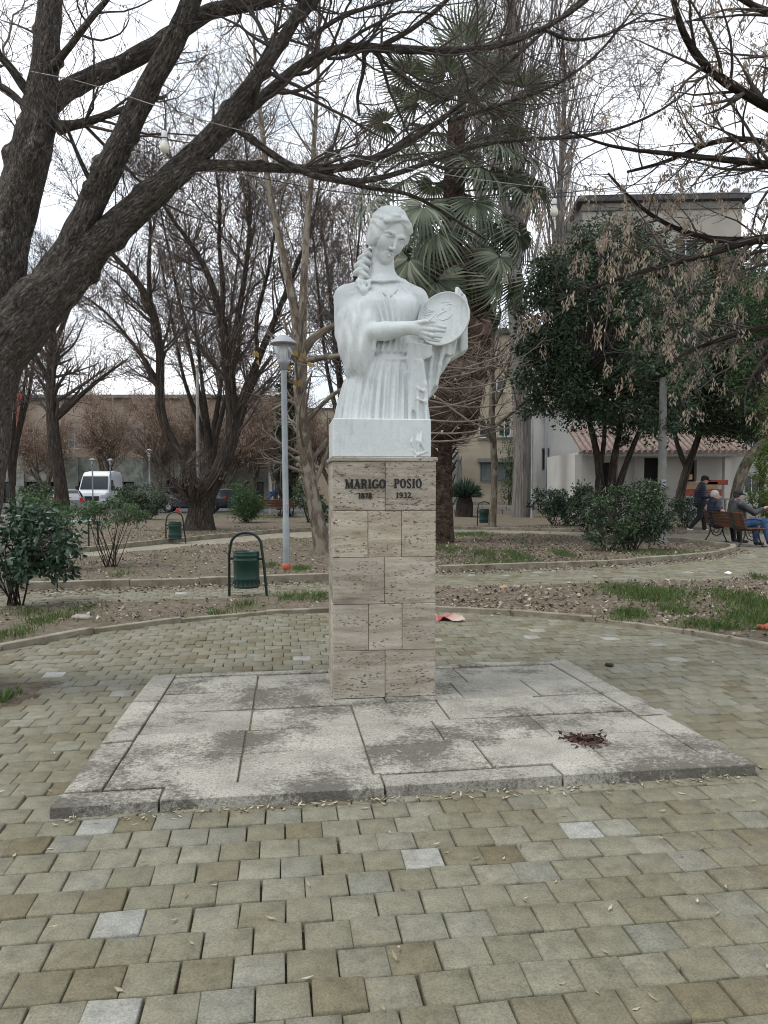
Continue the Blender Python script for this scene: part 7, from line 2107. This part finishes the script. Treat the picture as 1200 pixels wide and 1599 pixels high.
# ------------------------------------------------------------------ small things in the park
def red_barrier():
    d = 39.0
    root = empty('road_barrier', (px2x(278, d), d, -.2)); tag(root, 'small red plastic barrier lying near the parked dark car', 'barrier'); root.scale = (.75, .75, .75)
    MB().prism([(-.22, 0), (.22, 0), (.17, .18), (.10, .20), (.06, .34), (-.08, .36), (-.17, .18)], -.08, .08).build('shell', MAT['red_plastic'], root, (0, 0, .24), bevel=.015)
    MB().box((-.26, -.12, 0), (.26, .12, .239)).build('base', MAT['red_plastic'], root, bevel=.02)
red_barrier()
def play_slide():
    d = 40.0
    root = empty('play_slide', (px2x(434, d), d, -.2)); tag(root, 'blue playground slide chute showing beside the near lamp post', 'slide')
    z = py2z(762, d)+.2
    m = MB()
    m.add([(-.45, -.2, z-.55), (.45, -.2, z+.2), (.45, .2, z+.2), (-.45, .2, z-.55), (-.45, -.2, z-.30), (.45, -.2, z+.42), (.45, .2, z+.42), (-.45, .2, z-.30)], [(0, 1, 2, 3), (0, 4, 5, 1), (3, 2, 6, 7), (0, 3, 7, 4), (1, 5, 6, 2), (4, 7, 6, 5)]).build('chute', MAT['blue_plastic'], root, bevel=.02)
    for x in (-.38, .38):
        for y in (-.15, .15): MB().tube([(x, y, 0), (x, y, z-.5+(x > 0)*.6)], .03, 8).build('leg', MAT['grey_metal'], root)
play_slide()
def green_table():
    p = W(121, 813, 17.5)
    root = empty('green_table', (p[0], 17.5, .02)); tag(root, 'pale green table top standing behind the leggy shrub', 'table')
    h = p[2]-.02
    MB().box((-.42, -.35, h-.03), (.42, .35, h)).build('top', MAT['green_board'], root, bevel=.006)
    for x in (-.36, .36):
        for y in (-.28, .28): MB().tube([(x, y, 0), (x, y, h-.03)], .02, 8).build('leg', MAT['frame_green'], root)
green_table()
def wall_statue():
    d = 39.2
    x = px2x(714, d)
    root = empty('wrapped_plant', (x, d, 0)); tag(root, 'grey shrouded upright shape standing against the beige wall', 'shroud')
    z1 = py2z(705, d); z0 = py2z(752, d)
    f = Field((-.5, -.35, 0), (.5, .35, z1+.1), .03)
    f.cone((0, 0, .2), (0, 0, z1-.3), .30, .20, .05, bump=lambda X, Y, Z: .05*np.sin(X*22+2*vnoise(X*4, Y*4, Z*2))); f.cone((.02, 0, z1-.4), (-.05, 0, z1-.12), .2, .08, .05)
    link('cover', f.mesh('cover', 1), MAT['concrete'], root)
    MB().box((-.3, -.3, 0), (.3, .3, .18)).build('foot', MAT['stone'], root, bevel=.01)
wall_statue()
def fence():
    # pale railing before the beige house
    d = 36.8
    root = empty('garden_wall', (px2x(690, d), d, 0)); tag(root, 'low stone garden wall under the barred window', 'wall')
    x = 0
    while x < px2x(835, d)-px2x(690, d):
        w = rng.uniform(.45, .75)
        for r in range(2):
            MB().box((0, 0, 0), (w-.02, .25, .21)).build('wall_stone', MAT['stone'], root, (x + r*.2, 0, r*.222), bevel=.015)
        x += w
fence()

# ------------------------------------------------------------------ loose stuff on the ground
def ground_height(x, y): return np.where(paved(x, y), 0.0, soil_z(x, y))
def flat_leaves(name, X, Y, L, Wd, mat, z=.006, tilt=.35, parent=None, zfix=None):
    n = len(X)
    a = rng.uniform(0, 6.283, n); ax = np.stack([np.cos(a), np.sin(a), rng.normal(0, tilt, n)], 1)
    Z = (ground_height(X, Y) if zfix is None else zfix) + z + rng.random(n)*.006
    nb = np.stack([-np.sin(a), np.cos(a), rng.normal(0, tilt, n)], 1)
    me = leaves(name, np.stack([X, Y, Z], 1), L*rng.uniform(.6, 1.3, n), Wd*rng.uniform(.7, 1.2, n), ax, nb=np.cross(ax, nb), fold=.12)
    o = link(name, me, MAT[mat])
    return o
def litter():
    X = rng.uniform(-9, 9.5, 60000); Y = 8 + 18*rng.random(60000)**1.3
    den = np.where(X > .5, .75, .42) + .35*vnoise(X*.7, Y*.7, 0*X)
    ok = ~paved(X, Y) & (rng.random(60000) < den) & (np.abs(X) < .56*Y)
    X, Y = X[ok], Y[ok]
    o = flat_leaves('leaf_litter', X, Y, .055 + .012*(Y > 14), .040, 'litter', .004, .4); tag(o, 'brown fallen leaves strewn over the soil beds', 'leaves', kind='stuff')
    # larger dry leaves in the bed by the path and along the kerbs
    X = rng.uniform(.8, 6.5, 5200); Y = rng.uniform(7.2, 17.5, 5200)
    ok = ~paved(X, Y) & (rng.random(5200) < .5 + .6*vnoise(X*1.1, Y*1.1, 0*X+8)); X, Y = X[ok], Y[ok]
    o = flat_leaves('dry_leaves', X, Y, .078, .056, 'litter', .008, .5); tag(o, 'larger curled dry leaves on the soil near the plaza kerb', 'leaves', kind='stuff')
    # thin samaras on the paving and along the platform's edge
    X = rng.uniform(-4, 4, 1500); Y = 2.1 + 6.6*rng.random(1500)**1.2
    ok = in_plaza(X, Y) & ~in_base(X, Y, -.02); X, Y = X[ok], Y[ok]
    X, Y = X[:430], Y[:430]
    t = rng.random(190); e = BASE[0][None]*(1-t)[:, None] + BASE[1][None]*t[:, None] + np.stack([rng.normal(0, .02, 190), -.02 - np.abs(rng.normal(0, .035, 190))], 1)
    o = flat_leaves('fallen_samaras', np.concatenate([X, e[:, 0]]), np.concatenate([Y, e[:, 1]]), .038, .011, 'fallen', .006, .15); tag(o, 'thin pale winged seeds scattered on the paving', 'leaves', kind='stuff')
    # on the path and by its kerb
    X = rng.uniform(-6, 9, 2600); Y = np.interp(X, F1X, F1Y) - np.abs(rng.normal(0, .25, 2600))
    ok = in_path1(X, Y); o = flat_leaves('path_leaves', X[ok], Y[ok], .06, .04, 'litter', .006, .3); tag(o, 'dry leaves gathered along the path kerb', 'leaves', kind='stuff')
    n = 140
    X = rng.uniform(-1.4, 1.6, n); Y = rng.uniform(3.6, 6, n); ok = in_base(X, Y, .03)
    o = flat_leaves('platform_leaves', X[ok], Y[ok], .030, .010, 'fallen', .061, .15); tag(o, 'few winged seeds lying on the stone platform', 'leaves', kind='stuff')
litter()
def grass():
    C = []
    def patch(px, py, rx, ry, n):
        g = G(px, py); g2 = G(px, py-ry)
        sx = rx*g[1]/1200; sy = (g2[1]-g[1])
        x = g[0] + rng.normal(0, .5, n)*sx; y = g[1] + rng.normal(0, .5, n)*sy
        C.append(np.stack([x, y], 1))
    for p in ((1020, 935, 60, 12, 1300), (985, 926, 40, 9, 420), (1050, 955, 26, 8, 260), (1170, 945, 44, 16, 1200), (1190, 975, 44, 18, 1100), (1120, 985, 60, 7, 350), (985, 962, 25, 5, 400), (880, 868, 14, 6, 350), (805, 870, 22, 8, 450), (755, 868, 20, 8, 350),
              (380, 948, 20, 6, 90), (468, 937, 40, 6, 150), (450, 940, 16, 4, 40), (345, 962, 20, 4, 50), (500, 940, 24, 4, 80), (95, 966, 14, 6, 70), (20, 1000, 30, 14, 130), (130, 955, 30, 6, 60), (190, 900, 20, 5, 60), (45, 960, 30, 6, 90), (70, 975, 30, 10, 120),
              (420, 888, 12, 4, 120), (470, 892, 12, 4, 140), (735, 835, 40, 5, 900), (840, 832, 40, 4, 500), (780, 880, 60, 8, 500), (700, 862, 30, 8, 350), (430, 808, 60, 4, 900), (770, 800, 50, 3, 700), (330, 806, 60, 3, 400), (1090, 870, 30, 6, 250), (1020, 868, 40, 6, 350), (18, 1100, 26, 8, 260), (1180, 905, 10, 5, 120), (940, 975, 40, 5, 250)):
        patch(*p)
    X = rng.uniform(-8, 9, 5000); Y = rng.uniform(8, 24, 5000); ok = (vnoise(X*.5, Y*.5, 0*X+2) > .12); C.append(np.stack([X[ok], Y[ok]], 1))
    C = np.concatenate(C); C = C[~paved(C[:, 0], C[:, 1])]
    n = len(C)
    # three blades a tuft
    C = np.repeat(C, 2, 0) + rng.normal(0, .012, (2*n, 2)); n *= 2
    C = C[~paved(C[:, 0], C[:, 1])]; n = len(C)
    ax = np.stack([rng.normal(0, .45, n), rng.normal(0, .45, n), np.ones(n)], 1)
    me = leaves('grass', np.stack([C[:, 0], C[:, 1], soil_z(C[:, 0], C[:, 1]) - .005], 1), rng.uniform(.04, .115, n), rng.uniform(.006, .011, n), ax, fold=.1)
    o = link('grass', me, MAT['grass']); tag(o, 'tufts of short green grass growing in the soil', 'grass', kind='stuff')
    # moss and weeds in the joints near the platform
grass()
def dried_bouquet():
    p = G(915, 1157, .058)
    root = empty('dried_flowers', (p[0], p[1], .057)); tag(root, 'dark red heap of dried flowers lying on the platform', 'flowers')
    n = 160
    C = np.stack([rng.normal(0, .055, n), rng.normal(0, .05, n), np.abs(rng.normal(0, .007, n))], 1)
    link('petals', leaves('petals', C, .035, .022, rvec(n)*np.array((1, 1, .4)), fold=.2), MAT['petal'], root)['kind'] = 'stuff'
    m = MB()
    for i in range(14):
        a = random.uniform(-.5, .5) + (math.pi if i % 3 == 0 else 0); l = random.uniform(.07, .15)
        m.tube([(0, 0, .012), (math.cos(a)*l*.5, math.sin(a)*l*.5, .022), (math.cos(a)*l, math.sin(a)*l, .006)], [.003, .0025, .002], 5)
    m.build('stems', MAT['petal'], root)
dried_bouquet()
def wrapping():
    g = G(700, 968)
    f = rng.normal
    n = 13
    xs = np.linspace(-.15, .15, n); ys = np.linspace(-.12, .12, n)
    X, Y = np.meshgrid(xs, ys, indexing='ij')
    edge = 1 + .25*vnoise(X*9, Y*9, 0*X)
    Z = .03 + .035*vnoise(X*14, Y*14, 0*X+4) + .02*vnoise(X*33, Y*33, 0*X)
    V = np.stack([X*edge, Y*edge, np.maximum(Z, .003)], -1).reshape(-1, 3)
    i, j = np.meshgrid(np.arange(n-1), np.arange(n-1), indexing='ij'); a = (i*n+j).ravel()
    me = mesh_np('crumpled_wrapper', V, np.stack([a, a+n, a+n+1, a+1], 1), False, {'rnd': np.clip(.5+.9*vnoise(V[:, 0]*11, V[:, 1]*11, 0*V[:, 0]), 0, 1)})
    o = link('crumpled_wrapper', me, MAT['pink_wrap'], None, (g[0], g[1], .002)); so = o.modifiers.new('thickness', 'SOLIDIFY'); so.thickness = .004; so.offset = 1
    tag(o, 'crumpled pink and red wrapper on the paving behind the pedestal', 'wrapper')
    for k, (px, py, s, mt, lab, nm) in enumerate(((788, 923, .07, 'cardboard', 'pale orange scrap of paper on the soil beyond the plaza', 'paper_scrap'), (952, 1040, .035, 'bark_far', 'dark dry fruit lying on the open paving', 'dry_fruit'), (1193, 988, .075, 'brick_red', 'red brick fragment in the grass at the photo edge', 'brick_fragment'), (1138, 897, .07, 'white_plastic', 'white litter scrap at the end of the bed kerb', 'litter_scrap'), (930, 902, .05, 'stone', 'small grey stone on the path near the bed kerb', 'small_stone'), (435, 1003, .0, 'stone', '', ''), (128, 972, .09, 'stone', 'flat pale stone on the soil beside the laurel', 'flat_stone'), (700, 893, .08, 'dead_leaf', '', ''))):
        if not nm: continue
        g = G(px, py)
        f = Field((-s*2, -s*2, -s), (s*2, s*2, s*1.6), s/7)
        f.ell((0, 0, s*.28), (s, s*.75, s*.42), s*.2, bump=lambda X, Y, Z: s*.28*vnoise(X/s*1.3+k*3, Y/s*1.3, Z/s*1.3))
        o = link(nm, f.mesh(nm, 1), MAT[mt], None, (g[0], g[1], float(ground_height(g[:1], g[1:2])[0])))
        tag(o, lab, 'litter' if 'scrap' in nm else 'stone' if 'stone' in nm or 'brick' in nm else 'fruit')
wrapping()
